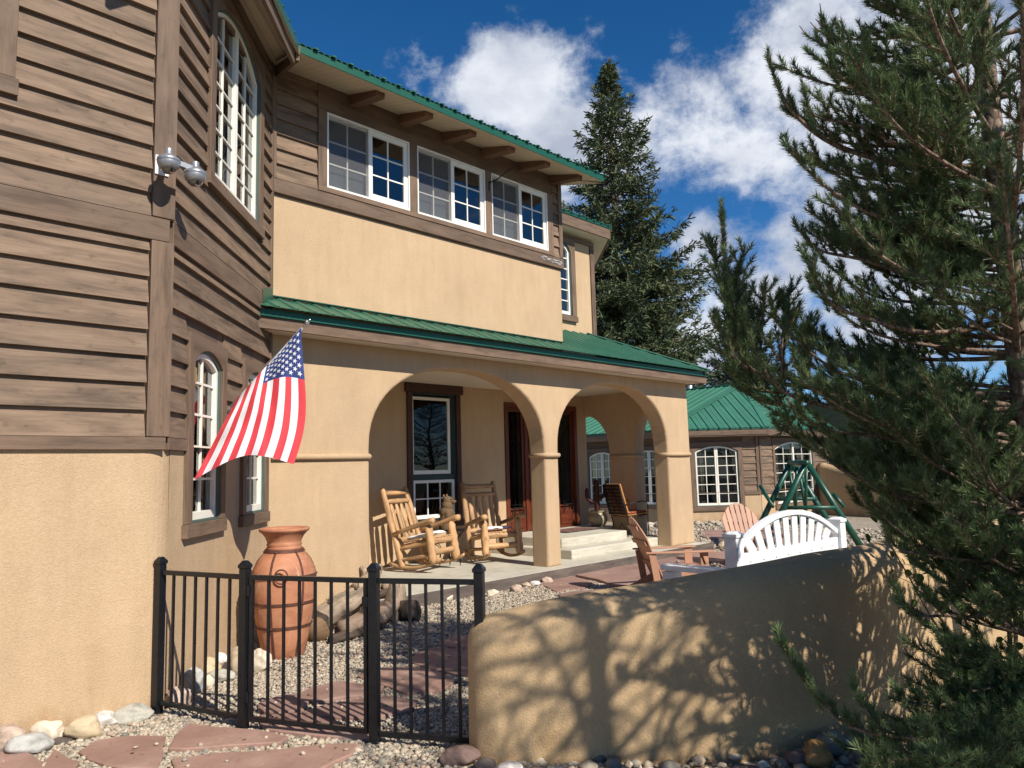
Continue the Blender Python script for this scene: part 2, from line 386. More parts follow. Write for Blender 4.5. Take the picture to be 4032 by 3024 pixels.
STUC = stucco('stucco', (.535, .385, .243), .7)
STUC2 = stucco('garden_wall_stucco', (.52, .37, .215), .65)
SIDE = wood('brown_siding', (.192, .132, .090), .5, .7, .95, 1.4, .6)
TRIM = wood('brown_trim', (.168, .113, .078), .6, .7, .8, 1.3, .45)
BEAM = wood('beam_wood', (.17, .095, .058), .7, .7, .7, 1.3, .2)
CURB = wood('curb_board', (.13, .105, .09), .6, .8, .9, 1.5, .5)
LOGW = wood('pine_log', (.50, .30, .15), .36, .55, 1.0, 1.4, .8, .35, .9)
LOGG = wood('grey_weathered_log', (.30, .215, .155), .5, .7, .9, 1.3, .5, .3, .5)
DRIFT = wood('driftwood', (.36, .28, .20), .35, .85, 1.0, 1.6, .9, .2, .9)
BARK = wood('dark_bark', (.085, .065, .05), .4, .9, 1.0, 1.8, .8, .1, 1.0)
CARV = wood('carved_wood', (.21, .135, .075), .5, .8, 1.0, 1.6, .7, .2, .8)
MAHO = wood('mahogany', (.12, .028, .012), .55, .35, .8, 1.4, .3, .5, .15)
RECW = wood('recycled_plank', (.44, .235, .15), .92, .55, .25, 1.06, 0, .4, .08)
GREEN = simple('green_metal', (.038, .135, .088), .42, .15, .16, 2.2, .08, 14)
GREEN_D = simple('green_metal_trim', (.012, .090, .055), .4, .2, .08, 4)
GREEN_L = simple('green_log_paint', (.008, .065, .040), .35, 0, .25, 20, .25, 60)
SASH = simple('white_sash_paint', (.74, .73, .68), .4, 0, .05, 9)
CREAM = simple('cream_sash_paint', (.76, .73, .64), .45, 0, .05, 9)
SASHG = simple('green_grey_jamb', (.06, .10, .09), .5, 0, .1, 9)
WHITE = simple('white_vinyl', (.82, .83, .84), .3, 0, .03, 9)
BLACKM = simple('black_powder_coat', (.012, .013, .016), .28, .3, .3, 30, .06, 120)
IRON = simple('wrought_iron', (.02, .018, .017), .45, .6, .3, 40)
RUST = simple('rusty_strap', (.13, .055, .038), .65, .4, .35, 30, .3, 80)
STEEL = simple('galvanised_steel', (.42, .44, .47), .35, .7, .1, 10)
ALU = simple('grey_aluminium', (.34, .35, .37), .38, .6, .12, 40, .06, 200)
BRASS = simple('brass', (.6, .45, .2), .35, .8, .1, 40)
SILV = simple('silver_finial', (.6, .6, .58), .25, .9, .1, 40)
CURT = simple('pale_curtain', (.42, .41, .38), .9, 0, .15, 14, .2, 30, sc=(6, 6, .4))
DARKROOM = simple('dark_room_backing', (.05, .042, .035), .9, 0, .3, 3)  # dimness of the unlit rooms is put into this dark colour
WHITEC = simple('white_cloth', (.80, .78, .76), .9, 0, .04, 20, .3, 40)
PINKC = simple('pale_pink_cloth', (.74, .60, .62), .9, 0, .05, 20, .3, 40)
PANE = glass('window_glass', (.55, .6, .6), .8, .05); PANE_D = glass('shaded_glass', (.4, .4, .4), .38, .0)
DOME = glass('smoked_dome', (.25, .22, .16), 1.3, .1)

def screenmat():
    m = bpy.data.materials.new('insect_screen'); m.use_nodes = True; t = m.node_tree; t.nodes.clear(); o = N_(t, 'ShaderNodeOutputMaterial'); tr = N_(t, 'ShaderNodeBsdfTransparent'); df = N_(t, 'ShaderNodeBsdfDiffuse'); df.inputs[0].default_value = (.16, .16, .165, 1)
    mx_ = N_(t, 'ShaderNodeMixShader'); mx_.inputs[0].default_value = .42; t.links.new(tr.outputs[0], mx_.inputs[1]); t.links.new(df.outputs[0], mx_.inputs[2]); t.links.new(mx_.outputs[0], o.inputs['Surface']); return m
SCREEN = screenmat()
def concrete():
    m, t, b = newmat('concrete'); p = world_pos(t)
    a = noise_n(t, p, 1.5, 6, .65); f = noise_n(t, p, 40, 4, .7); s = noise_n(t, mapping(t, p, (2, 2, 12)), 3, 4, .6)
    r = ramp(t, a.outputs['Fac'], [(.3, (.46, .43, .35)), (.7, (.60, .56, .46))]); r2 = ramp(t, f.outputs['Fac'], [(.35, (.86, .86, .86)), (.65, (1, 1, 1))])
    r3 = ramp(t, s.outputs['Fac'], [(.36, (.78, .78, .76)), (.5, (1, 1, 1))])
    c = mixc(t, .6, mixc(t, .7, r.outputs[0], r2.outputs[0], 'MULTIPLY'), r3.outputs[0], 'MULTIPLY'); t.links.new(c, b.inputs['Base Color']); setb(b, Roughness=.85)
    bump(t, b, f.outputs['Fac'], .25, .006); return m
CONC = concrete()
def terracotta():
    m, t, b = newmat('terracotta'); p = world_pos(t)
    a = noise_n(t, mapping(t, p, (1, 1, 2.2)), 3.2, 5, .6, .5); s = noise_n(t, mapping(t, p, (9, 9, 1.6)), 1.4, 5, .65, .8); f = noise_n(t, p, 60, 4, .7)
    r = ramp(t, a.outputs['Fac'], [(.3, (.33, .13, .065)), (.55, (.46, .20, .105)), (.75, (.52, .27, .16))])
    e = ramp(t, s.outputs['Fac'], [(.60, (0, 0, 0)), (.70, (1, 1, 1))]); c = mixc(t, e.outputs[0], r.outputs[0], (.56, .40, .26))
    d = ramp(t, noise_n(t, p, 2.2, 4, .6).outputs['Fac'], [(.3, (.55, .5, .45)), (.48, (1, 1, 1))]); c = mixc(t, .6, c, d.outputs[0], 'MULTIPLY')
    t.links.new(c, b.inputs['Base Color']); setb(b, Roughness=.72); bump(t, b, f.outputs['Fac'], .2, .004); return m
TERRA = terracotta()
def soffit(name, c, vec, scale):
    m, t, b = newmat(name); p = mapping(t, world_pos(t), (1, 1, 1), (0, 0, vec))
    wv = N_(t, 'ShaderNodeTexWave', wave_type='BANDS', bands_direction='X', wave_profile='SAW'); wv.inputs['Scale'].default_value = scale; t.links.new(p, wv.inputs['Vector'])
    r = ramp(t, wv.outputs['Fac'], [(0, (.45, .45, .45)), (.06, (1, 1, 1))]); n = noise_n(t, p, 3, 4, .6); rn = ramp(t, n.outputs['Fac'], [(.3, tuple(x*.9 for x in c)), (.7, c)])
    t.links.new(mixc(t, 1, rn.outputs[0], r.outputs[0], 'MULTIPLY'), b.inputs['Base Color']); setb(b, Roughness=.6); bump(t, b, r.outputs[0], .4, .01); return m
SOFT = soffit('bead_board_soffit', (.60, .50, .36), 0, 3.2)
SOFT2 = soffit('bead_board_tower_soffit', (.60, .50, .36), R_(45), 2.2)
CEIL = simple('porch_ceiling', (.62, .56, .46), .7, 0, .05, 3)
# ------------------------------------------------------------------ the house
house = thing('house', (4.16, 7.72, 0), 0, 'two-storey tan stucco and brown wood house with green metal roofs and an arched porch', 'house')
Kp = (2.23, 5.72); Jp = (4.16, 7.72)
L2 = math.hypot(Jp[0]-Kp[0], Jp[1]-Kp[1]); s2 = ((Jp[0]-Kp[0])/L2, (Jp[1]-Kp[1])/L2, 0)
F1 = Face((Kp[0], Kp[1], 0), (-1, 0, 0), (0, -1, 0))
F2 = Face((Kp[0], Kp[1], 0), s2, (s2[1], -s2[0], 0))
FM = Face((4.16, 7.72, 0), (1, 0, 0), (0, -1, 0))            # front wall
FB = Face((0, 10.0, 0), (1, 0, 0), (0, -1, 0))               # wall at the back of the porch (s = x)

def arch_pts(s0, s1, zb, zs, za, n=14, p=2.0):
    """outline from bottom left up, over the arch and down to bottom right"""
    c = (s0+s1)/2; a = (s1-s0)/2; pts = [(s0, zb), (s0, (zb+zs)/2)]
    for k in range(n+1):
        t = math.pi*(1-k/n); x = math.cos(t); y = math.sin(t)
        X = math.copysign(abs(x)**(2/p), x); Y = abs(y)**(2/p)
        pts.append((c+a*X, zs+(za-zs)*Y))
    pts += [(s1, (zb+zs)/2), (s1, zb)]
    return pts
def seg_arch(s0, s1, zb, zs, za, n=14):
    """flat segmental arch (circle arc) outline"""
    c = (s0+s1)/2; a = (s1-s0)/2; h = za-zs; Rr = (a*a+h*h)/(2*h); pts = [(s0, zb), (s0, (zb+zs)/2)]
    for k in range(n+1):
        x = -a+2*a*k/n; pts.append((c+x, za-Rr+math.sqrt(max(Rr*Rr-x*x, 0))))
    pts += [(s1, (zb+zs)/2), (s1, zb)]
    return pts
def arch_top(s, s0, s1, zs, za):
    if za-zs < 1e-4: return zs
    c = (s0+s1)/2; a = (s1-s0)/2; h = za-zs; Rr = (a*a+h*h)/(2*h); x = min(a, max(-a, s-c)); return za-Rr+math.sqrt(max(Rr*Rr-x*x, 0))
def rect_over(s0, s1, zb, zt, ref):
    """rectangle outline sampled to pair with an arch outline"""
    n = len(ref); a0, a1 = ref[2][0], ref[-3][0]; out_ = [(s0, zb), (s0, (zb+zt)/2)]
    for (s, z) in ref[2:-2]: out_.append((s0+(s1-s0)*(s-a0)/(a1-a0), zt))
    out_ += [(s1, (zb+zt)/2), (s1, zb)]
    return out_
def P3(F, pts, n): return [F.p(s, z, n) for s, z in pts]

def arched_window(parent, F, s0, s1, zb, zs, za, cols, rows, split=False, st=.042, bw=.010, cas=.10, top=.12, sillh=.11, sm=None, pane=None, nb=0.0, curtain=True, casing=True, out=.055):
    """casing, sash, glazing bars, glass, curtain; recessed into the wall behind n = nb"""
    sm = sm or CREAM
    w = MB()
    if casing:
        ref = seg_arch(s0, s1, zb, zs, za); outl = rect_over(s0-cas, s1+cas, zb, za+top, ref)
        w.ring(P3(F, outl, nb), P3(F, ref, nb), F.n*out)
        F.rect(s0-cas-.02, s1+cas+.02, zb-sillh, zb-.002, nb-.01, nb+out+.012, w)
    else:
        ref = seg_arch(s0, s1, zb, zs, za); ref2 = seg_arch(s0-.03, s1+.03, zb-.03, zs, za+.03); w.ring(P3(F, ref2, nb), P3(F, ref, nb), F.n*out)
    win = w.build('window', TRIM, parent, bevel=.004)
    j = MB(); r0 = seg_arch(s0, s1, zb, zs, za); r1 = seg_arch(s0+.018, s1-.018, zb+.018, zs, za-.018)
    j.ring(P3(F, r0, nb-.10), P3(F, r1, nb-.10), F.n*(.10+out*.6)); F.rect(s0, s1, zb, zb+.018, nb-.10, nb+out*.62, j)
    j.build('jamb', SASHG, win)
    fr = MB(); mu = MB(); gl = MB()
    a0, a1 = s0+.02, s1-.02; zz0 = zb+.02; zz1 = zs-.01; zza = za-.02
    halves = [(a0, (a0+a1)/2-.004), ((a0+a1)/2+.004, a1)] if split else [(a0, a1)]
    n0, n1 = nb-.045, nb+.012
    for (h0, h1) in halves:
        o_ = []; i_ = []; N = 10
        for k in range(N+1):
            s = h0+(h1-h0)*k/N; o_.append((s, arch_top(s, a0, a1, zz1, zza)))
            s_ = h0+st+(h1-h0-2*st)*k/N; i_.append((s_, arch_top(s_, a0, a1, zz1, zza)-st))
        O = [(h0, zz0), (h0, (zz0+zz1)/2)]+o_+[(h1, (zz0+zz1)/2), (h1, zz0)]; I = [(h0+st, zz0), (h0+st, (zz0+zz1)/2)]+i_+[(h1-st, (zz0+zz1)/2), (h1-st, zz0)]
        fr.ring(P3(F, O, n0), P3(F, I, n0), F.n*(n1-n0)); F.rect(h0+st, h1-st, zz0, zz0+.065, n0, n1, fr)
        nc = cols//2 if split else cols
        for k in range(1, nc):
            s = h0+st+(h1-h0-2*st)*k/nc; F.rect(s-bw, s+bw, zz0+.06, arch_top(s, a0, a1, zz1, zza)-st, n0+.020, n0+.038, mu)
        for r in range(1, rows):
            z = zz0+.065+(zz1-zz0-.065)*r/(rows-(.45 if za-zs > .12 else .2)); F.rect(h0+st, h1-st, z-bw, z+bw, n0+.022, n0+.036, mu)
    fr.build('sash', sm, win, bevel=.003); mu.build('glazing_bars', sm, win)
    g = [(s, arch_top(s, a0, a1, zz1, zza)-.02) for s in np.linspace(a0+.02, a1-.02, 12)]
    gl.poly([F.p(a0+.02, zz0+.02, nb-.025), F.p(a1-.02, zz0+.02, nb-.025)]+[F.p(s, z, nb-.025) for s, z in g[::-1]]); gl.build('pane', pane or PANE, win, fixn=False)
    if curtain:
        c = MB(); W = s1-s0
        for (c0, c1) in ((s0-.02, s0+W*.24), (s1-W*.24, s1+.02)):
            m = 14
            for k in range(m):
                x0, x1 = c0+(c1-c0)*k/m, c0+(c1-c0)*(k+1)/m; y0, y1 = nb-.20+.02*math.sin(k*1.9), nb-.20+.02*math.sin((k+1)*1.9)
                c.poly([F.p(x0, zb-.1, y0), F.p(x1, zb-.1, y1), F.p(x1, za+.05, y1), F.p(x0, za+.05, y0)])
        c.build('curtain', CURT, win, fixn=False, smooth=True)
    return win
def room(parent, F, s0, s1, z0, z1, n, deep=2.2):
    m = MB(); F.rect(s0, s1, z0, z1, n-deep, n, m)
    # open box: drop the front sheet
    m.f.pop(3+0) if False else None
    return m

# ---- tower: lower stucco, siding, trims
def tower():
    t = MB(); A = V3(-2.9, 5.70, 0)
    off = .0
    def outline(o, z):
        return [V3(-2.9, 5.72-o, z), V3(Kp[0]+.03-o*.0-.01, 5.72-o, z), V3(Kp[0]+o*.62, 5.72-o*.62, z)]
    # lower stucco: front face, rounded corner, diagonal face with holes
    m = MB(); zt = 1.90
    nseg = 6
    for k in range(1):
        a = F1.p(5.1, -.4, .03); b = F1.p(.12, -.4, .03); c = F1.p(.12, zt, .018); d = F1.p(5.1, zt, .018); m.poly([a, b, c, d])
    # rounded corner
    def cpt(t_, z, fl):
        p0 = F1.p(.12, z, fl); p2 = F2.p(.12, z, fl); pc = V3(Kp[0]+fl*.4, Kp[1]-fl*1.0, z); return p0*(1-t_)**2+pc*2*t_*(1-t_)+p2*t_*t_
    for k in range(nseg):
        m.poly([cpt(k/nseg, -.4, .03), cpt((k+1)/nseg, -.4, .03), cpt((k+1)/nseg, zt, .018), cpt(k/nseg, zt, .018)])
    holes = [(.50, 1.16, 1.27, 2.8), (1.88, 2.56, 1.26, 2.8)]
    F2.grid(.12, L2, -.4, zt, [(h[0], h[1], h[2], zt) for h in holes], .022, .25, m)
    o = m.build('wall', STUC, house, smooth=False)
    # siding backing and boards
    bk = MB()
    F1.grid(0, 5.1, zt-.02, 7.2, [], .002, .1, bk)
    holes2 = [(.50, 1.16, zt-.02, 2.66), (1.88, 2.56, zt-.02, 2.66), (.86, 2.22, 4.30, 6.0)]
    F2.grid(0, L2, zt-.02, 6.6, holes2, .002, .25, bk)
    bk.build('wall_sheathing', TRIM, house, fixn=False)
    sd = MB(); rs = random.Random(3)
    def rows(F, s0, s1, z0, z1, ex, cuts):
        z = z0
        while z < z1-.02:
            zz = min(z+ex, z1); blk = sorted([(c[0], c[1]) for c in cuts if c[2] < zz-.03 and c[3] > z+.03]); x = s0; spans = []
            for a, b in blk:
                if a > x: spans.append((x, a))
                x = max(x, b)
            if x < s1: spans.append((x, s1))
            for a, b in spans:
                # long runs are butted from two or three boards
                xs = [a]
                while b-xs[-1] > 3.6: xs.append(xs[-1]+rs.uniform(1.8, 3.2))
                xs.append(b)
                for q0, q1 in zip(xs[:-1], xs[1:]): F.board(q0+.001, q1-.001, z+rs.uniform(-.002, .002), zz+.004, .050+rs.uniform(-.004, .004), .012, sd)
            z = zz
    cuts1 = [(1.05, 2.6, 4.30, 7.3)]
    rows(F1, .125, 5.1, 1.955, 3.42, .197, []); rows(F1, .125, 5.1, 3.60, 7.2, .181, cuts1)
    cuts2 = [(.38, 1.28, 0, 2.84), (1.76, 2.68, 0, 2.84), (.72, 2.36, 4.17, 6.3)]
    rows(F2, .06, L2-.05, 1.955, 3.42, .197, cuts2); rows(F2, .06, L2-.05, 3.60, 6.45, .181, cuts2)
    sd.build('siding', SIDE, house)
    tr = MB()
    for z0, z1, th in ((1.862, 1.952, .052), (3.423, 3.597, .050)):
        F1.rect(-.012 if z0 > 3 else -.02, 5.1, z0, z1, .0, th, tr)
        if z0 > 3: F2.rect(.03, L2, z0, z1, .0, th, tr)
        else:
            for a, b in ((.03, .38), (1.28, 1.76)): F2.rect(a, b, z0, z1, .0, th, tr)
    for z0, z1 in ((1.955, 3.42), (3.6, 7.2)):
        F1.rect(-.045, .12, z0+.002, z1-.003, .01, .058, tr); F2.rect(.015, .055, z0+.002, z1-.003, .006, .045, tr)
        F2.rect(L2-.075, L2-.012, z0+.002, min(z1, 6.45)-.003, .0, .052, tr)
    tr.build('trim_board', TRIM, house, bevel=.004)
tower()
arched_window(house, F2, .50, 1.16, 1.29, 2.60, 2.72, 2, 5, cas=.11, top=.10, nb=.004)
arched_window(house, F2, 1.88, 2.54, 1.28, 2.60, 2.72, 2, 5, cas=.11, top=.10, nb=.004)
arched_window(house, F2, .86, 2.22, 4.30, 5.86, 6.12, 4, 7, split=True, st=.034, bw=.0075, cas=.12, top=.06, nb=.004)
# brass hinges on the tall window
for s, z, n0, n1 in ((.848, 4.46, .012, .03), (.848, 5.62, .012, .03), (2.231, 4.46, .012, .03), (2.231, 5.62, .012, .03), (.495, 2.42, .03, .068)):
    hg = MB(); F2.rect(s-.012, s+.012, z, z+.12, n0, n1, hg); hg.build('hinge', BRASS, house)
# the corner of another window at the left edge of the view
def left_window():
    w = MB()
    F1.rect(1.03, 1.155, 4.335, 7.2, .03, .075, w); F1.rect(1.01, 2.7, 4.215, 4.333, .03, .08, w)
    win = w.build('window', TRIM, house, bevel=.004)
    s = MB(); F1.rect(1.157, 1.20, 4.337, 7.2, .0, .06, s); F1.rect(1.20, 2.6, 4.337, 4.37, .0, .06, s); s.build('sash', SASHG, win)
    g = MB(); g.poly([F1.p(1.20, 4.36, .01), F1.p(2.6, 4.36, .01), F1.p(2.6, 7.2, .01), F1.p(1.20, 7.2, .01)]); g.build('pane', PANE, win, fixn=False)
left_window()
# dark sheets behind the tower windows stand in for unlit rooms
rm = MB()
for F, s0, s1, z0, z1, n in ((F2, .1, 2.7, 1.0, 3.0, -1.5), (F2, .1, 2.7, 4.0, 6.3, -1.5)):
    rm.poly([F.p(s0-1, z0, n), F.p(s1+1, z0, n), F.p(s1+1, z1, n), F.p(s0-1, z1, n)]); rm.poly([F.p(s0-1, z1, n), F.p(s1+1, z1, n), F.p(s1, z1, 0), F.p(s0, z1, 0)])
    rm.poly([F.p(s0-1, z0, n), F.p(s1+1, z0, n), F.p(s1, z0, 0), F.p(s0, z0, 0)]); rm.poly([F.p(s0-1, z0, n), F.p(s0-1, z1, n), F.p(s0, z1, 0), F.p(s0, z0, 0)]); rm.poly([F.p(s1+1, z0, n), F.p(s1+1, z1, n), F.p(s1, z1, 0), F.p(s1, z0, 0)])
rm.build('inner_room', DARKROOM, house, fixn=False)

# ---- front wall upstairs
def front_wall():
    m = MB(); m.box((4.16+2.59, 7.88, 4.21), (5.18, .32, 1.36)); o = m.build('wall', STUC, house, bevel=.03)
    W = [(.73, 2.01), (2.14, 3.43), (3.56, 4.83)]; z0, z1 = 5.12, 6.08
    bk = MB(); FM.grid(-.02, 5.19, 4.87, 6.46, [(a, b, z0, z1) for a, b in W], .004, .16, bk); bk.build('wall_sheathing', TRIM, house, fixn=False)
    for q0, q1 in ((.06, .60), (4.96, 5.10)):
        sd = MB(); z = 5.055
        while z < 6.42: zz = min(z+.181, 6.44); FM.board(q0, q1, z, zz+.003, .046, .013, sd); z = zz
        sd.build('siding', SIDE, house)
    tr = MB()
    FM.rect(-.01, 5.20, 4.885, 5.050, .0, .050, tr)                       # belt board
    FM.rect(.60, 4.95, 5.052, 5.116, .0, .062, tr)                        # sill board
    FM.rect(.60, 4.95, 6.085, 6.44, .0, .045, tr)                         # head board
    FM.rect(0.0, .055, 5.052, 6.44, .0, .05, tr)
    for a, b in ((.605, .725), (2.012, 2.138), (3.432, 3.558), (4.832, 4.955)): FM.rect(a, b, 5.118, 6.083, .0, .052, tr)
    FM.rect(5.10, 5.185, 5.052, 6.44, .0, .055, tr)
    tr.build('trim_board', TRIM, house, bevel=.005)
    # peeled patch on the belt board
    pt = MB(); rs = random.Random(5)
    for k in range(26):
        s = 4.60+rs.random()*.5; zc = 4.99-(s-4.6)*.06+rs.uniform(-.03, .03); FM.rect(s, s+rs.uniform(.03, .08), zc, zc+rs.uniform(.006, .018), .048, .053+rs.random()*.006, pt)
    pt.build('flaking_paint', simple('flaked_grey', (.36, .36, .36), .9), house)
    for a, b in W:
        w = MB(); A = [(a, z0), (a, z1), (b, z1), (b, z0), (a, z0)]; B = [(a+.022, z0+.025), (a+.022, z1-.022), (b-.022, z1-.022), (b-.022, z0+.025), (a+.022, z0+.025)]
        w.ring(P3(FM, A, -.06), P3(FM, B, -.06), FM.n*.105); win = w.build('window', SASH, house, bevel=.002)
        mid = (a+b)/2
        for (h0, h1, n0, st, back) in ((a+.022, mid+.01, -.045, .026, True), (mid-.012, b-.022, -.012, .062, False)):
            s_ = MB(); O = [(h0, z0+.025), (h0, z1-.022), (h1, z1-.022), (h1, z0+.025), (h0, z0+.025)]; I = [(h0+st, z0+.025+st*1.2), (h0+st, z1-.022-st), (h1-st, z1-.022-st), (h1-st, z0+.025+st*1.2), (h0+st, z0+.025+st*1.2)]
            s_.ring(P3(FM, O, n0), P3(FM, I, n0), FM.n*.032); s_.build('sash', SASH, win, bevel=.002)
            mu = MB(); i0, i1, j0, j1 = h0+st, h1-st, z0+.025+st*1.2, z1-.022-st
            FM.rect((i0+i1)/2-.009, (i0+i1)/2+.009, j0, j1, n0+.008, n0+.022, mu)
            for r in (1, 2): z = j0+(j1-j0)*r/3; FM.rect(i0, i1, z-.009, z+.009, n0+.009, n0+.021, mu)
            mu.build('glazing_bars', SASH, win)
            g = MB(); g.poly([FM.p(i0, j0, n0+.012), FM.p(i1, j0, n0+.012), FM.p(i1, j1, n0+.012), FM.p(i0, j1, n0+.012)]); g.build('pane', PANE, win, fixn=False)
            if back:
                sc_ = MB(); sc_.poly([FM.p(h0+.01, z0+.04, .012), FM.p(mid-.01, z0+.04, .012), FM.p(mid-.01, z1-.03, .012), FM.p(h0+.01, z1-.03, .012)]); sc_.build('insect_screen', SCREEN, win, fixn=False)
                g = MB(); g.poly([FM.p(i0-.02, j0, n0-.07), FM.p(i1+.02, j0, n0-.07), FM.p(i1+.02, j0+.40*(j1-j0), n0-.07), FM.p(i0-.02, j0+.36*(j1-j0), n0-.07)]); g.build('cafe_curtain', simple('cafe_cloth', (.40, .41, .42), .9, 0, .06), win, fixn=False)
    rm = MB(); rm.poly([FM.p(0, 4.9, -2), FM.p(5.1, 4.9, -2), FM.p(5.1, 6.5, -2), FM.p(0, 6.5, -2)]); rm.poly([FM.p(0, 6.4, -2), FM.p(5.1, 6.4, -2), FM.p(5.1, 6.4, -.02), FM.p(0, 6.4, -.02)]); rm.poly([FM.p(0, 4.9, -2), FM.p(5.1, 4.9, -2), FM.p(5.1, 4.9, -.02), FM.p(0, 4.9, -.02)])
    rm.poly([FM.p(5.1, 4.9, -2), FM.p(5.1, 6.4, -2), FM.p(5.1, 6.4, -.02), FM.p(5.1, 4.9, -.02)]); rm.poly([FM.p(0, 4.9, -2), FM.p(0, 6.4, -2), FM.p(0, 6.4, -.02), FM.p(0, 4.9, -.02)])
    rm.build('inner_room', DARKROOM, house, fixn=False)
    # side wall of the wing towards the far block
    m = MB(); m.box((9.20, 8.55, 5.0), (.26, 1.36, 2.88)); m.build('side_wall', STUC, house)
    # black bracket by the last window
    b = MB(); p0 = FM.p(3.50, 5.90, .05); b.tube([p0, p0+V3(.02, -.16, .02), p0+V3(.05, -.36, .10), p0+V3(.08, -.50, .14)], [.010, .009, .008, .006], 6); b.bar(p0+V3(0, 0, -.12), p0+V3(0, 0, .04), .02, .012); b.tube([p0+V3(.08, -.50, .14), p0+V3(.085, -.51, .19)], .008, 6)
    b.build('plant_hook', IRON, house)
front_wall()

# ---- ribbed metal roof planes
def ribbed(poly, eave_dir, up_dir, nrm, mb, sp=.23, rw=.030, rh=.020, minor=2, off=0.0, over=.035):
    """flat sheet in 3-D with ribs running from the eave up the slope; poly is a list of coplanar points"""
    P = [np.asarray(p, float) for p in poly]; e = unit(eave_dir); u_ = unit(up_dir); nr = unit(nrm); o = P[0]
    q = [((p-o)@e, (p-o)@u_) for p in P]
    th = .006
    mb.add([p for p in P]+[p-nr*th for p in P], [tuple(range(len(P))), tuple(range(len(P), 2*len(P)))[::-1]]+[(i, (i+1) % len(P), len(P)+(i+1) % len(P), len(P)+i) for i in range(len(P))])
    a0, a1 = min(x for x, _ in q), max(x for x, _ in q)
    k = 0; x = a0+off+.01; step = sp/(minor+1)
    while x < a1-.005:
        ys = []
        for i in range(len(q)):
            (x0, y0), (x1, y1) = q[i], q[(i+1) % len(q)]
            if (x0-x)*(x1-x) < 0: ys.append(y0+(y1-y0)*(x-x0)/(x1-x0))
        ys.sort(); big = (k % (minor+1) == 0); w_, h_ = (rw, rh) if big else (rw*.8, rh*.28)
        for i in range(0, len(ys)-1, 2):
            lo, hi = ys[i], ys[i+1]
            if hi-lo < .03: continue
            if lo < .05: lo -= over if big else over*.4
            A = o+e*x+u_*lo; B = o+e*x+u_*hi
            quad = lambda p: [p-e*w_+nr*.0005, p-e*w_*.5+nr*h_, p+e*w_*.5+nr*h_, p+e*w_+nr*.0005]
            a = quad(A); b = quad(B); mb.add(a+b, [(0, 1, 5, 4), (1, 2, 6, 5), (2, 3, 7, 6), (3, 2, 1, 0), (4, 5, 6, 7)])
        x += step; k += 1

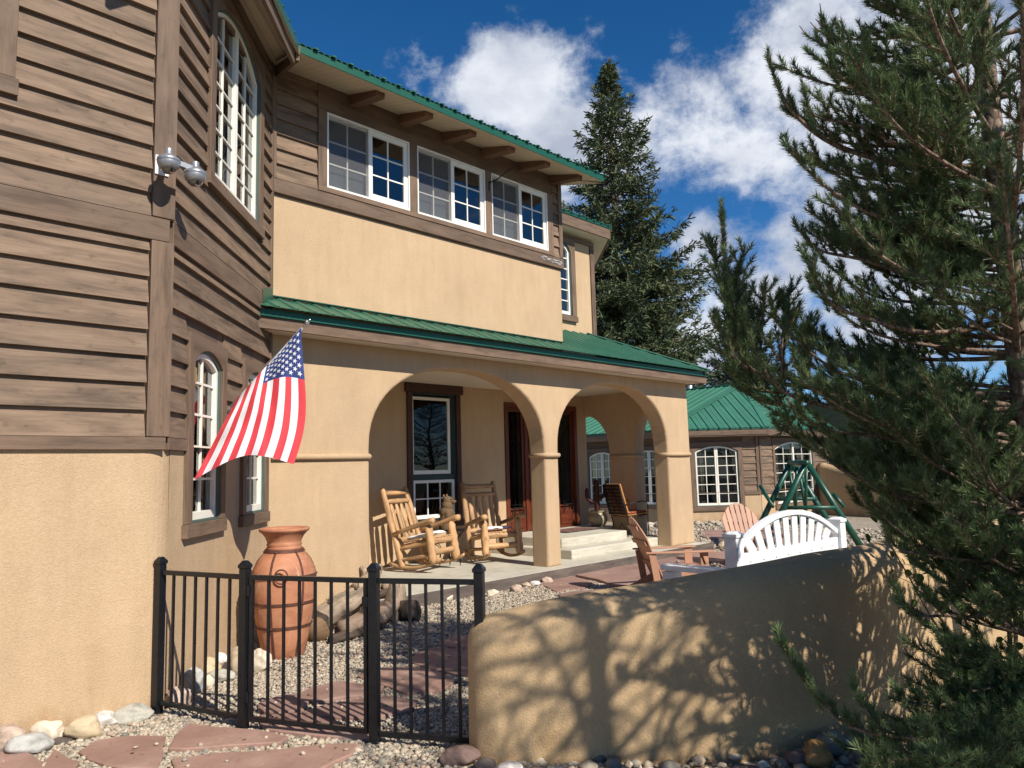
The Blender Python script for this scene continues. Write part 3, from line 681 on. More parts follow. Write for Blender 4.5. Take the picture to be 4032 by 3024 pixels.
def roofs():
    # upper roof over the wing and the tower
    r = MB(); ez = 6.315; sl_ = .25; ye = 6.93; xt = 4.02
    n = unit((0, -sl_, 1)); u_ = unit((0, 1, sl_))
    ribbed([V3(xt, ye, ez), V3(9.56, ye, ez), V3(9.56, 12.5, ez+sl_*(12.5-ye)), V3(xt+2.3, 12.5, ez+sl_*(12.5-ye))], (1, 0, 0), u_, n, r)
    d2 = V3(*s2); n2o = V3(s2[1], -s2[0], 0); up2 = unit(-n2o+V3(0, 0, .55)); nn2 = unit(n2o*.55+V3(0, 0, 1))
    c0 = F2.p(L2-.48, 0, .47); A = V3(xt, ye, ez); B = A-d2*3.4
    ribbed([B, A, A-n2o*2.4+V3(0, 0, .55*2.4), B-n2o*2.4+V3(0, 0, .55*2.4)], d2, up2, nn2, r)
    r.build('roof', GREEN, house, fixn=False)
    g = MB(); g.bar((xt, ye+.01, ez-.058), (9.55, ye+.01, ez-.058), .012, .088); g.bar(B+V3(0, 0, -.06), A+V3(0, 0, -.06)-V3(0, 0, 0), .06, .11); g.bar((9.553, ye+.005, ez-.058), (9.553, 12.4, ez-.058+sl_*5.4), .012, .088)
    g.build('green_fascia', GREEN_D, house)
    s = MB(); s.poly([V3(xt-.0, ye+.015, ez-.10), V3(9.54, ye+.015, ez-.10), V3(9.54, 7.75, 6.43), V3(4.16, 7.75, 6.43)])
    s.poly([V3(9.34, 7.70, 6.42), V3(9.54, ye+.015, ez-.13), V3(9.54, 12, ez+1.1), V3(9.34, 12, ez+1.1)])
    s.build('soffit', SOFT, house, fixn=False)
    # tower soffit: beaded boards between wall and brown fascia
    s = MB(); q = F2.p(L2, 6.42, 0); q0 = F2.p(-1.2, 6.42, 0); s.poly([q, q0, q0+n2o*.47+V3(0, 0, -.20), V3(xt+.1, ye+.05, ez-.14), q+V3(.02, -.3, -.02)]); s.build('soffit', SOFT2, house, fixn=False)
    f = MB(); f.bar(B+V3(0, 0, -.17)-n2o*.03, A+V3(0, 0, -.17)-n2o*.03, .04, .17, rnd=.4); f.bar(A+V3(.03, 0, -.12), V3(4.22, 7.70, 6.36), .045, .16, rnd=.3); f.build('fascia', TRIM, house, bevel=.004)
    for k in range(6):
        x = 5.27+k*.775 if k else 5.27; x = 5.27+k*.772
        b = MB(); b.bar((x, 7.10, 6.255), (x, 7.74, 6.345), .135, .135, rnd=random.random()); b.build('rafter_tail', BEAM, house, bevel=.006)
    # porch roof
    r = MB(); ez = 3.46; ye = 7.33; sl_ = .47; n = unit((0, -sl_, 1)); u_ = unit((0, 1, sl_)); zf = lambda y: ez+sl_*(y-ye)
    ribbed([V3(3.80, ye, ez), V3(13.30, ye, ez), V3(11.62, 9.01, zf(9.01)), V3(9.31, 9.01, zf(9.01)), V3(9.31, 7.725, zf(7.725)), V3(4.17, 7.725, zf(7.725))], (1, 0, 0), u_, n, r, rh=.022)
    ribbed([V3(13.30, 13, ez), V3(13.30, ye, ez), V3(11.62, 9.01, zf(9.01)), V3(11.62, 13, zf(9.01))], (0, -1, 0), unit((-1, 0, sl_)), unit((sl_, 0, 1)), r)
    r.bar((13.31, 7.32, ez+.02), (11.62, 9.01, zf(9.01)+.02), .12, .018, up=(0, 0, 1))
    r.build('porch_roof', GREEN, house, fixn=False)
    g = MB(); g.bar((3.83, 7.42, 3.405), (13.24, 7.42, 3.405), .012, .085); g.bar((3.83, 7.362, 3.358), (13.26, 7.362, 3.358), .05, .014); g.bar((13.24, 7.39, 3.41), (13.24, 12.5, 3.41), .012, .10)
    # flashing where the little roof meets the tower
    a = F2.p(2.36, 3.50, .055); b = F2.p(2.73, 3.60, .06); g.poly([a, b, b+V3(0, 0, .14), a+V3(-.0, 0, .16)])
    g.bar((4.17, 7.70, 3.67), (9.3, 7.70, 3.67), .05, .012); g.bar((9.33, 7.72, 3.68), (9.33, 8.98, 4.27), .03, .02)
    g.build('porch_gutter_trim', GREEN_D, house)
    f = MB(); f.bar((3.835, 7.39, 3.285), (13.245, 7.39, 3.285), .04, .130, rnd=.6); f.bar((13.225, 7.41, 3.285), (13.225, 12.5, 3.285), .04, .130, rnd=.2); f.build('porch_fascia', TRIM, house, bevel=.004)
    s = MB(); s.poly([V3(3.86, 7.40, 3.235), V3(13.2, 7.40, 3.235), V3(13.2, 7.73, 3.235), V3(4.17, 7.73, 3.235)]); s.poly([V3(13.2, 7.40, 3.236), V3(13.2, 12.5, 3.236), V3(13.04, 12.5, 3.236), V3(13.04, 7.72, 3.236)]); s.build('porch_soffit', CEIL, house, fixn=False)
roofs()

# ---- far upper block with its arched window
def far_block():
    F = Face((0, 9.0, 0), (1, 0, 0), (0, -1, 0)); m = MB(); F.grid(9.2, 11.86, 3.9, 6.2, [(10.45, 11.13, 4.52, 6.02)], 0, .2, m)
    m.poly([V3(11.86, 9, 3.9), V3(13.3, 10.44, 3.9), V3(13.3, 10.44, 6.2), V3(11.86, 9, 6.2)]); m.poly([V3(11.86, 9, 3.6), V3(11.86, 12, 3.6), V3(11.86, 12, 4.6), V3(11.86, 9, 4.6)])
    m.build('far_block_wall', STUC, house, fixn=False)
    t = MB(); F.rect(11.78, 11.88, 4.2, 6.1, 0, .03, t); F.rect(9.3, 11.88, 6.05, 6.14, 0, .04, t); t.bar((11.875, 8.99, 4.2), (11.875, 8.99, 6.1), .03, .05); t.build('far_block_trim', TRIM, house)
    arched_window(house, F, 10.45, 11.13, 4.54, 5.80, 6.0, 2, 6, cas=.13, top=.06, nb=.0, sm=SASH)
    fa = MB(); fa.bar((9.3, 8.66, 6.275), (12.02, 8.66, 6.275), .04, .21); fa.bar((12.02, 8.66, 6.275), (13.7, 10.34, 6.275), .04, .21); fa.build('far_block_fascia', TRIM, house, bevel=.004)
    so_ = MB(); so_.poly([V3(9.3, 8.68, 6.175), V3(12.0, 8.68, 6.175), V3(13.6, 10.3, 6.175), V3(12.9, 10.3, 6.175), V3(11.86, 9.0, 6.175), V3(9.3, 9.0, 6.175)]); so_.build('far_block_soffit', CEIL, house, fixn=False)
    r = MB(); ribbed([V3(9.4, 8.62, 6.43), V3(12.06, 8.62, 6.43), V3(11.1, 10.9, 7.1), V3(9.4, 10.9, 7.1)], (1, 0, 0), unit((0, 2.28, .67)), unit((0, -.67, 2.28)), r)
    r.poly([V3(12.06, 8.62, 6.43), V3(13.9, 10.3, 6.43), V3(11.1, 10.9, 7.1)]); r.build('far_block_roof', GREEN, house, fixn=False)
    g = MB(); g.bar((9.4, 8.63, 6.40), (12.05, 8.63, 6.40), .012, .045); g.build('far_block_gutter_trim', GREEN_D, house)
far_block()

# ---- arcade of the porch
def arcade():
    th = .34; bm = bmesh.new(); fl = -.05
    outl = [(4.10, -.3), (4.10, 3.30), (13.05, 3.30), (13.08, fl+.2), (12.30, fl+.2)]
    a2 = arch_pts(9.12, 12.30, .15, 1.95, 3.08, 26, 2.25)[::-1]; a1 = arch_pts(5.53, 8.80, .15, 1.95, 3.06, 26, 2.25)[::-1]
    outl += a2+a1+[(5.52, -.3)]
    # drop duplicates
    pts = []
    for p in outl:
        if not pts or math.hypot(p[0]-pts[-1][0], p[1]-pts[-1][1]) > .01: pts.append(p)
    vs = [bm.verts.new((x, 7.72, z)) for x, z in pts]; f = bm.faces.new(vs)
    r = bmesh.ops.extrude_face_region(bm, geom=[f]); nv = [e for e in r['geom'] if isinstance(e, bmesh.types.BMVert)]; bmesh.ops.translate(bm, verts=nv, vec=(0, th, 0))
    bmesh.ops.recalc_face_normals(bm, faces=bm.faces)
    ed = [e for e in bm.edges if abs(e.verts[0].co.y-e.verts[1].co.y) < 1e-5 and e.verts[0].co.z < 3.2]
    bmesh.ops.bevel(bm, geom=ed, offset=.045, segments=4, profile=.5, affect='EDGES', clamp_overlap=True)
    bmesh.ops.triangulate(bm, faces=[f for f in bm.faces if len(f.verts) > 4])
    me = bpy.data.meshes.new('arcade_wall'); bm.to_mesh(me); bm.free(); me.transform(ORI[house.name].inverted()); me.materials.append(STUC)
    o = bpy.data.objects.new('arcade_wall', me); col.objects.link(o); o.parent = house
    # side arcade of the porch
    FSi = Face((12.70, 8.06, 0), (0, 1, 0), (-1, 0, 0)); m = MB()
    bm = bmesh.new()
    outl = [(0, .16), (0, 3.3), (4.2, 3.3), (4.2, .16), (2.65, .16)]+arch_pts(1.32, 2.65, .17, 1.95, 2.75, 20, 2.1)[::-1]+arch_pts(.02, .70, .17, 1.95, 2.75, 20, 2.0)[::-1]
    pts = []
    for p in outl:
        if not pts or math.hypot(p[0]-pts[-1][0], p[1]-pts[-1][1]) > .008: pts.append(p)
    vs = [bm.verts.new((12.70, 8.06+s, z)) for s, z in pts]; f = bm.faces.new(vs)
    r = bmesh.ops.extrude_face_region(bm, geom=[f]); nv = [e for e in r['geom'] if isinstance(e, bmesh.types.BMVert)]; bmesh.ops.translate(bm, verts=nv, vec=(.34, 0, 0))
    bmesh.ops.recalc_face_normals(bm, faces=bm.faces)
    ed = [e for e in bm.edges if abs(e.verts[0].co.x-e.verts[1].co.x) < 1e-5 and e.verts[0].co.z < 3.2 and e.verts[0].co.y > 8.1]
    bmesh.ops.bevel(bm, geom=ed, offset=.04, segments=3, profile=.5, affect='EDGES', clamp_overlap=True); bmesh.ops.triangulate(bm, faces=[f for f in bm.faces if len(f.verts) > 4])
    me = bpy.data.meshes.new('side_arcade_wall'); bm.to_mesh(me); bm.free(); me.transform(ORI[house.name].inverted()); me.materials.append(STUC)
    o = bpy.data.objects.new('side_arcade_wall', me); col.objects.link(o); o.parent = house
    # half-round band at the spring of the arches
    z = 1.855; rr = .036
    def band(path): b = MB(); b.tube([V3(x, y, z) for x, y in path], rr, 10, noise_=.03); b.build('band_moulding', STUC, house, smooth=True)
    band([(4.2, 7.70), (4.9, 7.70), (5.50, 7.705), (5.545, 7.76), (5.55, 7.95)])
    band([(8.785, 8.02), (8.785, 7.76), (8.83, 7.70), (8.96, 7.695), (9.09, 7.70), (9.14, 7.76), (9.14, 8.02)])
    band([(12.285, 8.0), (12.285, 7.76), (12.34, 7.70), (12.7, 7.695), (13.03, 7.70), (13.075, 7.76), (13.075, 8.1)])
    band([(12.96, 8.74), (12.74, 8.74), (12.69, 8.80), (12.68, 9.05), (12.69, 9.30), (12.74, 9.36)])
    # back wall with openings
    m = MB(); FB.grid(4.3, 12.74, .1, 3.3, [(8.0, 9.0, .82, 3.0), (10.24, 12.4, .45, 2.93)], 0, .15, m); m.poly([V3(12.74, 10.0, .1), V3(12.74, 13, .1), V3(12.74, 13, 3.3), V3(12.74, 10, 3.3)])
    m.poly([V3(4.4, 8.06, .1), V3(4.4, 10, .1), V3(4.4, 10, 3.3), V3(4.4, 8.06, 3.3)]); m.build('porch_wall', STUC, house, fixn=False)
    c = MB(); c.poly([V3(4.3, 7.9, 3.16), V3(13.0, 7.9, 3.16), V3(13.0, 13, 3.16), V3(4.3, 13, 3.16)]); c.build('porch_ceiling', CEIL, house, fixn=False)
    # side wall base of the slab, curb, steps
    s = MB(); s.box((9.25, 8.75, .07), (8.0, 2.56, .18)); s.box((12.2, 10.2, .07), (2.1, 4.5, .179)); o = s.build('porch_floor', CONC, house, bevel=.012)
    cu = MB(); cu.bar((5.22, 7.455, .055), (13.29, 7.455, .055), .035, .205, rnd=.3); cu.bar((13.272, 7.475, .055), (13.272, 11.5, .055), .035, .205, rnd=.6); cu.bar((5.225, 7.475, .055), (5.225, 7.72, .055), .03, .205); cu.build('porch_curb', CURB, house, bevel=.004)
    st = MB()
    st.prism([V3(9.75, 8.04, .155), V3(12.29, 8.04, .155), V3(12.69, 8.30, .155), V3(12.69, 9.99, .155), V3(9.75, 9.99, .155)], (0, 0, .155)); st.build('steps', CONC, house, bevel=.018)
    st = MB(); st.prism([V3(9.95, 8.42, .30), V3(11.85, 8.42, .30), V3(11.85, 9.30, .30), V3(12.69, 9.30, .30), V3(12.69, 9.995, .30), V3(9.95, 9.995, .30)], (0, 0, .162)); st.build('porch_landing', CONC, house, bevel=.018)
    # window at the back of the porch
    w = MB(); A = [(7.90, .80), (7.90, 3.10), (9.12, 3.10), (9.12, .80)]; 
    FB.rect(7.86, 9.16, 3.002, 3.16, 0, .05, w); FB.rect(7.90, 8.0, .82, 3.0, 0, .042, w); FB.rect(9.0, 9.10, .82, 3.0, 0, .042, w); FB.rect(7.88, 9.12, .70, .818, 0, .055, w)
    win = w.build('window', wood('dark_brown_trim', (.075, .038, .028), .6, .7, .6, 1.2, .2), house, bevel=.004)
    j = MB(); j.ring(P3(FB, [(8.0, .82), (8.0, 3.0), (9.0, 3.0), (9.0, .82), (8.0, .82)], -.1), P3(FB, [(8.03, .85), (8.03, 2.97), (8.97, 2.97), (8.97, .85), (8.03, .85)], -.1), FB.n*.11); FB.rect(8.02, 8.98, 1.52, 1.60, -.08, -.005, j); j.build('jamb', simple('dark_green_jamb', (.012, .028, .024), .5), win)
    for (z0, z1, s0, s1, grid) in ((1.61, 2.93, 8.04, 8.88, 0), (.86, 1.51, 8.035, 8.965, 1)):
        s_ = MB(); st_ = .05; s_.ring(P3(FB, [(s0, z0), (s0, z1), (s1, z1), (s1, z0), (s0, z0)], -.05), P3(FB, [(s0+st_*.4, z0+st_*1.3), (s0+st_*.4, z1-st_), (s1-st_, z1-st_), (s1-st_, z0+st_*1.3), (s0+st_*.4, z0+st_*1.3)] if not grid else [(s0+st_, z0+st_*1.3), (s0+st_, z1-st_), (s1-st_, z1-st_), (s1-st_, z0+st_*1.3), (s0+st_, z0+st_*1.3)], -.05), FB.n*.04)
        s_.build('sash', SASH, win, bevel=.002)
        if grid:
            mu = MB(); 
            for k in (1, 2): x = s0+st_+(s1-s0-2*st_)*k/3; FB.rect(x-.011, x+.011, z0+.06, z1-.05, -.035, -.018, mu)
            zc = (z0+z1)/2+.01; FB.rect(s0+st_, s1-st_, zc-.011, zc+.011, -.034, -.019, mu); mu.build('glazing_bars', SASH, win)
        g = MB(); g.poly([FB.p(s0, z0+.02, -.03), FB.p(s1-.02, z0+.02, -.03), FB.p(s1-.02, z1-.02, -.03), FB.p(s0, z1-.02, -.03)]); g.build('pane', PANE_D, win, fixn=False)
    # door: mahogany frame, two iron-barred sidelights, panelled leaf
    d = MB(); A = [(10.24, .46), (10.24, 2.93), (12.40, 2.93), (12.40, .46)]; B = [(10.33, .46), (10.33, 2.83), (12.31, 2.83), (12.31, .46)]; d.ring(P3(FB, A, -.12), P3(FB, B, -.12), FB.n*.15)
    for x in (10.86, 11.76): FB.rect(x-.035, x+.035, .46, 2.83, -.12, -.01, d)
    for (x0, x1) in ((10.33, 10.825), (11.795, 12.31)):
        FB.rect(x0, x1, .46, .86, -.10, -.04, d); FB.rect(x0+.06, x1-.06, .53, .80, -.04, -.02, d)
        A = [(x0, .86), (x0, 2.83), (x1, 2.83), (x1, .86)]; B = [(x0+.06, .92), (x0+.06, 2.76), (x1-.06, 2.76), (x1-.06, .92)]; d.ring(P3(FB, A+[A[0]], -.09), P3(FB, B+[B[0]], -.09), FB.n*.05)
    fr = d.build('door_frame', MAHO, house, bevel=.006)
    lf = MB(); FB.rect(10.90, 11.72, .47, 2.82, -.10, -.055, lf)
    for (x0, x1) in ((10.98, 11.28), (11.34, 11.64)):
        for (z0, z1) in ((.62, 1.22), (1.34, 1.86), (1.98, 2.70)): FB.rect(x0, x1, z0, z1, -.055, -.035, lf)
    leaf = lf.build('door', MAHO, house, bevel=.012)
    h = MB(); h.tube([FB.p(11.66, 1.38, -.03), FB.p(11.66, 1.38, .01), FB.p(11.60, 1.38, .015)], .012, 8); FB.rect(11.64, 11.68, 1.30, 1.50, -.055, -.045, h); h.build('handle', IRON, leaf)
    for (x0, x1) in ((10.39, 10.765), (11.855, 12.25)):
        g = MB(); g.poly([FB.p(x0, .92, -.07), FB.p(x1, .92, -.07), FB.p(x1, 2.76, -.07), FB.p(x0, 2.76, -.07)]); g.build('pane', PANE_D, fr, fixn=False)
        i = MB()
        for k in range(1, 3): x = x0+(x1-x0)*k/3; i.tube([FB.p(x, .80, -.02), FB.p(x, 2.72, -.02)], .006, 5)
        for z in (.98, 1.6, 2.2, 2.62): i.tube([FB.p(x0+.03, z, -.02), FB.p(x1-.03, z, -.02)], .006, 5)
        i.tube([FB.p(x0-.0, .92, .02), FB.p(x1, .92, .02)], .014, 6); i.tube([FB.p(x0+.05, .90, .02), FB.p(x0+.05, .76, .02)], .012, 6); i.tube([FB.p(x1-.05, .90, .02), FB.p(x1-.05, .72, .02)], .012, 6)
        i.build('iron_grille', IRON, fr)
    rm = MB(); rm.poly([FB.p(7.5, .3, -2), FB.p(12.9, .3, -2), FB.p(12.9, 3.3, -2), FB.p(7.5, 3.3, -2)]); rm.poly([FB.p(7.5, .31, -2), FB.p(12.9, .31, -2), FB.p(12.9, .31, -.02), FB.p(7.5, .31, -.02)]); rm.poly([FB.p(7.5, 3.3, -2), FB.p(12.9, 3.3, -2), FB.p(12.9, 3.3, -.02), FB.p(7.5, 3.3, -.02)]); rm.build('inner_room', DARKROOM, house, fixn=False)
arcade()

# ---- garden room (small building at the right)
def garden_room():
    g = thing('garden_room', (20.5, 9.9, 0), 0, 'single-storey brown sided garden room with arched windows and a green hipped metal roof', 'outbuilding')
    A = Face((20.5, 9.9, 0), (-1, 1, 0), (-1, -1, 0)); B = Face((20.5, 9.9, 0), (1, 0, 0), (0, -1, 0)); Cc = Face((18.73, 11.67, 0), (0, 1, 0), (-1, 0, 0))
    zt = .85; top = 2.62; LA = 2.503
    st = MB(); sh = MB(); sd = MB(); tr = MB()
    wins = {0: [(.60, 1.84, .45)], 1: [(.98, 3.70, .40)], 2: [(.25, 1.25, .5), (1.95, 2.95, .5)]}
    for k, (F, L, W) in enumerate(((A, LA, wins[0]), (B, 5.0, wins[1]), (Cc, 6.0, wins[2]))):
        F.grid(0, L, -.3, zt, [(a, b, c, zt) for a, b, c in W], .02, .25, st)
        F.grid(0, L, zt-.01, top+.1, [(a, b, zt-.01, 2.2) for a, b, c in W], .002, .2, sh)
        z = zt
        while z < top:
            zz = min(z+.2, top); cuts = sorted((a-.14, b+.14) for a, b, c in W if z < 2.3); x = .09
            for a, b in cuts:
                if a > x: F.board(x, a, z, zz+.003, .042, .014, sd)
                x = b
            if x < L-.02: F.board(x, L-.02, z, zz+.003, .042, .014, sd)
            z = zz
        F.rect(.0, .085, zt, top, 0, .055, tr); F.rect(L-.07, L, zt, top, 0, .05, tr)
        x = 0
        for a, b, c in W: F.rect(x, a-.14, zt-.08, zt-.002, 0, .055, tr); x = b+.14
        F.rect(x, L, zt-.08, zt-.002, 0, .055, tr)
    st.build('wall', STUC, g); sh.build('wall_sheathing', TRIM, g, fixn=False); sd.build('siding', SIDE, g); tr.build('trim_board', TRIM, g, bevel=.004)
    arched_window(g, A, .60, 1.84, .47, 2.02, 2.18, 4, 6, split=True, cas=.13, top=.10, sillh=.13, sm=CREAM, pane=PANE_D)
    arched_window(g, B, .98, 3.70, .42, 2.06, 2.28, 4, 6, split=True, cas=.13, top=.10, sillh=.13, sm=CREAM, pane=PANE_D)
    for a, b in ((.25, 1.25), (1.95, 2.95)): arched_window(g, Cc, a, b, .52, 1.98, 2.12, 4, 6, split=True, cas=.12, top=.10, sm=CREAM, pane=PANE_D)
    # roof facets
    ez = 2.66; E1 = V3(20.36, 9.50, ez); E2 = V3(18.33, 11.53, ez); ap = V3(23.0, 11.5, 4.22); E3 = V3(25.6, 9.50, ez); E4 = V3(18.33, 20, ez); rb = V3(23.0, 20, 4.22); r = MB()
    def facet(pl):
        a, b = pl[0], pl[1]; e = unit(b-a); c = pl[2]; n = unit(np.cross(e, c-a)); n = n if n[2] > 0 else -n; up_ = unit(np.cross(n, e)); up_ = up_ if up_[2] > 0 else -up_
        ribbed(pl, e, up_, n, r, sp=.30, rw=.03, rh=.028, minor=1)
    facet([E2, E1, ap]); facet([E1, E3, V3(25.6, 11.5, 4.22), ap]); facet([E4, E2, ap, rb])
    r.bar(E1+V3(0, 0, .02), ap+V3(0, 0, .03), .16, .02); r.bar(E2+V3(0, 0, .02), ap+V3(0, 0, .03), .16, .02); r.bar(ap+V3(0, 0, .03), rb+V3(0, 0, .03), .2, .03); r.bar(ap+V3(0, 0, .03), V3(25.6, 11.5, 4.25), .2, .03)
    r.poly([ap, rb, V3(25.6, 20, 4.2), V3(25.6, 11.5, 4.22)])
    r.build('roof', simple('green_metal_bright', (.055, .19, .125), .45, .15, .12, 2), g, fixn=False)
    f = MB()
    for a, b in ((E2, E1), (E1, E3), (E4, E2)): f.bar(a+V3(0.03, .03, -.13), b+V3(.03, .03, -.13), .04, .22)
    f.build('fascia', TRIM, g, bevel=.004)
    gg = MB()
    for a, b in ((E2, E1), (E1, E3), (E4, E2)): gg.bar(a+V3(0.01, .01, -.028), b+V3(.01, .01, -.028), .012, .05)
    gg.build('gutter_trim', GREEN_D, g)
    s = MB(); s.poly([E1+V3(0, 0, -.2), E2+V3(0, 0, -.2), V3(18.73, 11.67, 2.46), V3(20.5, 9.9, 2.46)]); s.poly([E1+V3(0, 0, -.2), E3+V3(0, 0, -.2), V3(26.5, 9.9, 2.46), V3(20.5, 9.9, 2.46)]); s.build('soffit', BEAM, g, fixn=False)
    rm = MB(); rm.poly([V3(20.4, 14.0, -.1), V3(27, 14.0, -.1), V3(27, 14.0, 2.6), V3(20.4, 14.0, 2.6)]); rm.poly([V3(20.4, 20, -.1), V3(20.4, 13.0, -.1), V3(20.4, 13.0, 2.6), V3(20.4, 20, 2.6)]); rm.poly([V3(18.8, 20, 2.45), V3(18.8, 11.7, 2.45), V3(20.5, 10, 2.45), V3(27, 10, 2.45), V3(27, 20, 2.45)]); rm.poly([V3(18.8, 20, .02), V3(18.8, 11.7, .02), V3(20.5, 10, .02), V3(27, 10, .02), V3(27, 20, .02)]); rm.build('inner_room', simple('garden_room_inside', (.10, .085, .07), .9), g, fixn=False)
    p = MB(); c = gd(1492, 880, 27.5); p.tube([(c[0], c[1], 2.7), (c[0], c[1], 5.0)], .11, 14); p.build('stove_pipe', STEEL, g, smooth=True)
    p = MB(); c = gd(1512, 858, 27.5); p.box((c[0], c[1], c[2]-.05), (.9, .5, .22), ax=((.7, -.7, .15), (.7, .7, 0), (-.1, .1, 1))); p.build('roof_hatch', BEAM, g)
garden_room()
# ------------------------------------------------------------------ ground, hills, gravel, flagstones
def ground():
    m, t, b = newmat('gravel_ground'); p = world_pos(t)
    v = N_(t, 'ShaderNodeTexVoronoi'); v.inputs['Scale'].default_value = 42; t.links.new(p, v.inputs['Vector'])
    r = ramp(t, v.outputs['Color'], [(.1, (.16, .125, .09)), (.45, (.38, .31, .23)), (.9, (.56, .48, .37))]); n = noise_n(t, p, 1.2, 4, .6); rn = ramp(t, n.outputs['Fac'], [(.3, (.8, .8, .8)), (.7, (1, 1, 1))])
    t.links.new(mixc(t, 1, r.outputs[0], rn.outputs[0], 'MULTIPLY'), b.inputs['Base Color']); setb(b, Roughness=.9); bump(t, b, v.outputs['Distance'], .8, .02)
    g = MB(); xs = [-60, -6, -2, 0, 1, 2, 3, 4, 5, 6, 8, 11, 15, 20, 30, 60, 3000]; ys = [-60, -6, -2, 0, 1, 2, 3, 4, 5, 6, 8, 12, 18, 30, 60, 3000]
    for i in range(len(xs)-1):
        for j in range(len(ys)-1): g.poly([(xs[i], ys[j], 0), (xs[i+1], ys[j], 0), (xs[i+1], ys[j+1], 0), (xs[i], ys[j+1], 0)])
    # beyond the yard the ground is dry grass and forest floor
    ln = N_(t, 'ShaderNodeVectorMath', operation='LENGTH'); t.links.new(p, ln.inputs[0]); mrg = N_(t, 'ShaderNodeMapRange'); mrg.inputs['From Min'].default_value = 24; mrg.inputs['From Max'].default_value = 27; t.links.new(ln.outputs['Value'], mrg.inputs['Value'])
    old = b.inputs['Base Color'].links[0].from_socket; gr = ramp(t, noise_n(t, p, .4, 6, .7).outputs['Fac'], [(.35, (.035, .05, .02)), (.65, (.10, .10, .05))]); t.links.new(mixc(t, mrg.outputs[0], old, gr.outputs[0]), b.inputs['Base Color'])
    g.build('ground', m, None, kind='structure', fixn=False)
    # wooded hill far off to the right
    h = MB(); nx, ny = 90, 26; vs = []; H_ = lambda a: 22+74*math.exp(-((a-.30)/.40)**2)+40*math.exp(-((a-1.2)/.4)**2)
    for j in range(ny+1):
        for i in range(nx+1):
            a = -0.6+2.2*i/nx; t_ = j/ny; d = 250+2000*t_; z = H_(a)*1.35*(math.sin(math.pi*.5*min(1, t_*1.25))**1.6 if t_ < .8 else math.cos((t_-.8)*4))*(1+.22*noise.noise((a*7, t_*3, 0)))+5*noise.noise((a*60, t_*30, 0))*t_; vs.append((d*math.cos(a), d*math.sin(a), z-3))
    fs = [(j*(nx+1)+i, j*(nx+1)+i+1, (j+1)*(nx+1)+i+1, (j+1)*(nx+1)+i) for j in range(ny) for i in range(nx)]; h.add(vs, fs)
    m, t, b = newmat('wooded_hill'); p = world_pos(t); n = noise_n(t, p, .09, 6, .75); r = ramp(t, n.outputs['Fac'], [(.35, (.009, .014, .011)), (.6, (.019, .026, .019)), (.8, (.04, .045, .034))]); t.links.new(r.outputs[0], b.inputs['Base Color']); setb(b, Roughness=1.0); b.inputs['Specular IOR Level'].default_value = 0
    h.build('hills', m, None, kind='structure', smooth=True)
ground()

FLAGM = None
def flagmat():
    m, t, b = newmat('red_flagstone'); p = world_pos(t); a = noise_n(t, p, 2.3, 6, .6); f = noise_n(t, p, 30, 5, .7); q = noise_n(t, p, 1.1, 3, .5); at = N_(t, 'ShaderNodeAttribute'); at.attribute_name = 'rnd'
    r = ramp(t, a.outputs['Fac'], [(.3, (.255, .150, .118)), (.55, (.335, .210, .167)), (.75, (.41, .285, .235))]); r2 = ramp(t, f.outputs['Fac'], [(.3, (.82, .82, .82)), (.6, (1, 1, 1))])
    ra = ramp(t, at.outputs['Fac'], [(0, (.86, .86, .88)), (1, (1.1, 1.06, 1.04))]); c = mixc(t, 1, mixc(t, .8, r.outputs[0], r2.outputs[0], 'MULTIPLY'), ra.outputs[0], 'MULTIPLY')
    t.links.new(c, b.inputs['Base Color']); setb(b, Roughness=.8); n0 = bump(t, b, a.outputs['Fac'], .5, .03); bump(t, b, f.outputs['Fac'], .3, .006, n0); return m
FLAG = flagmat()
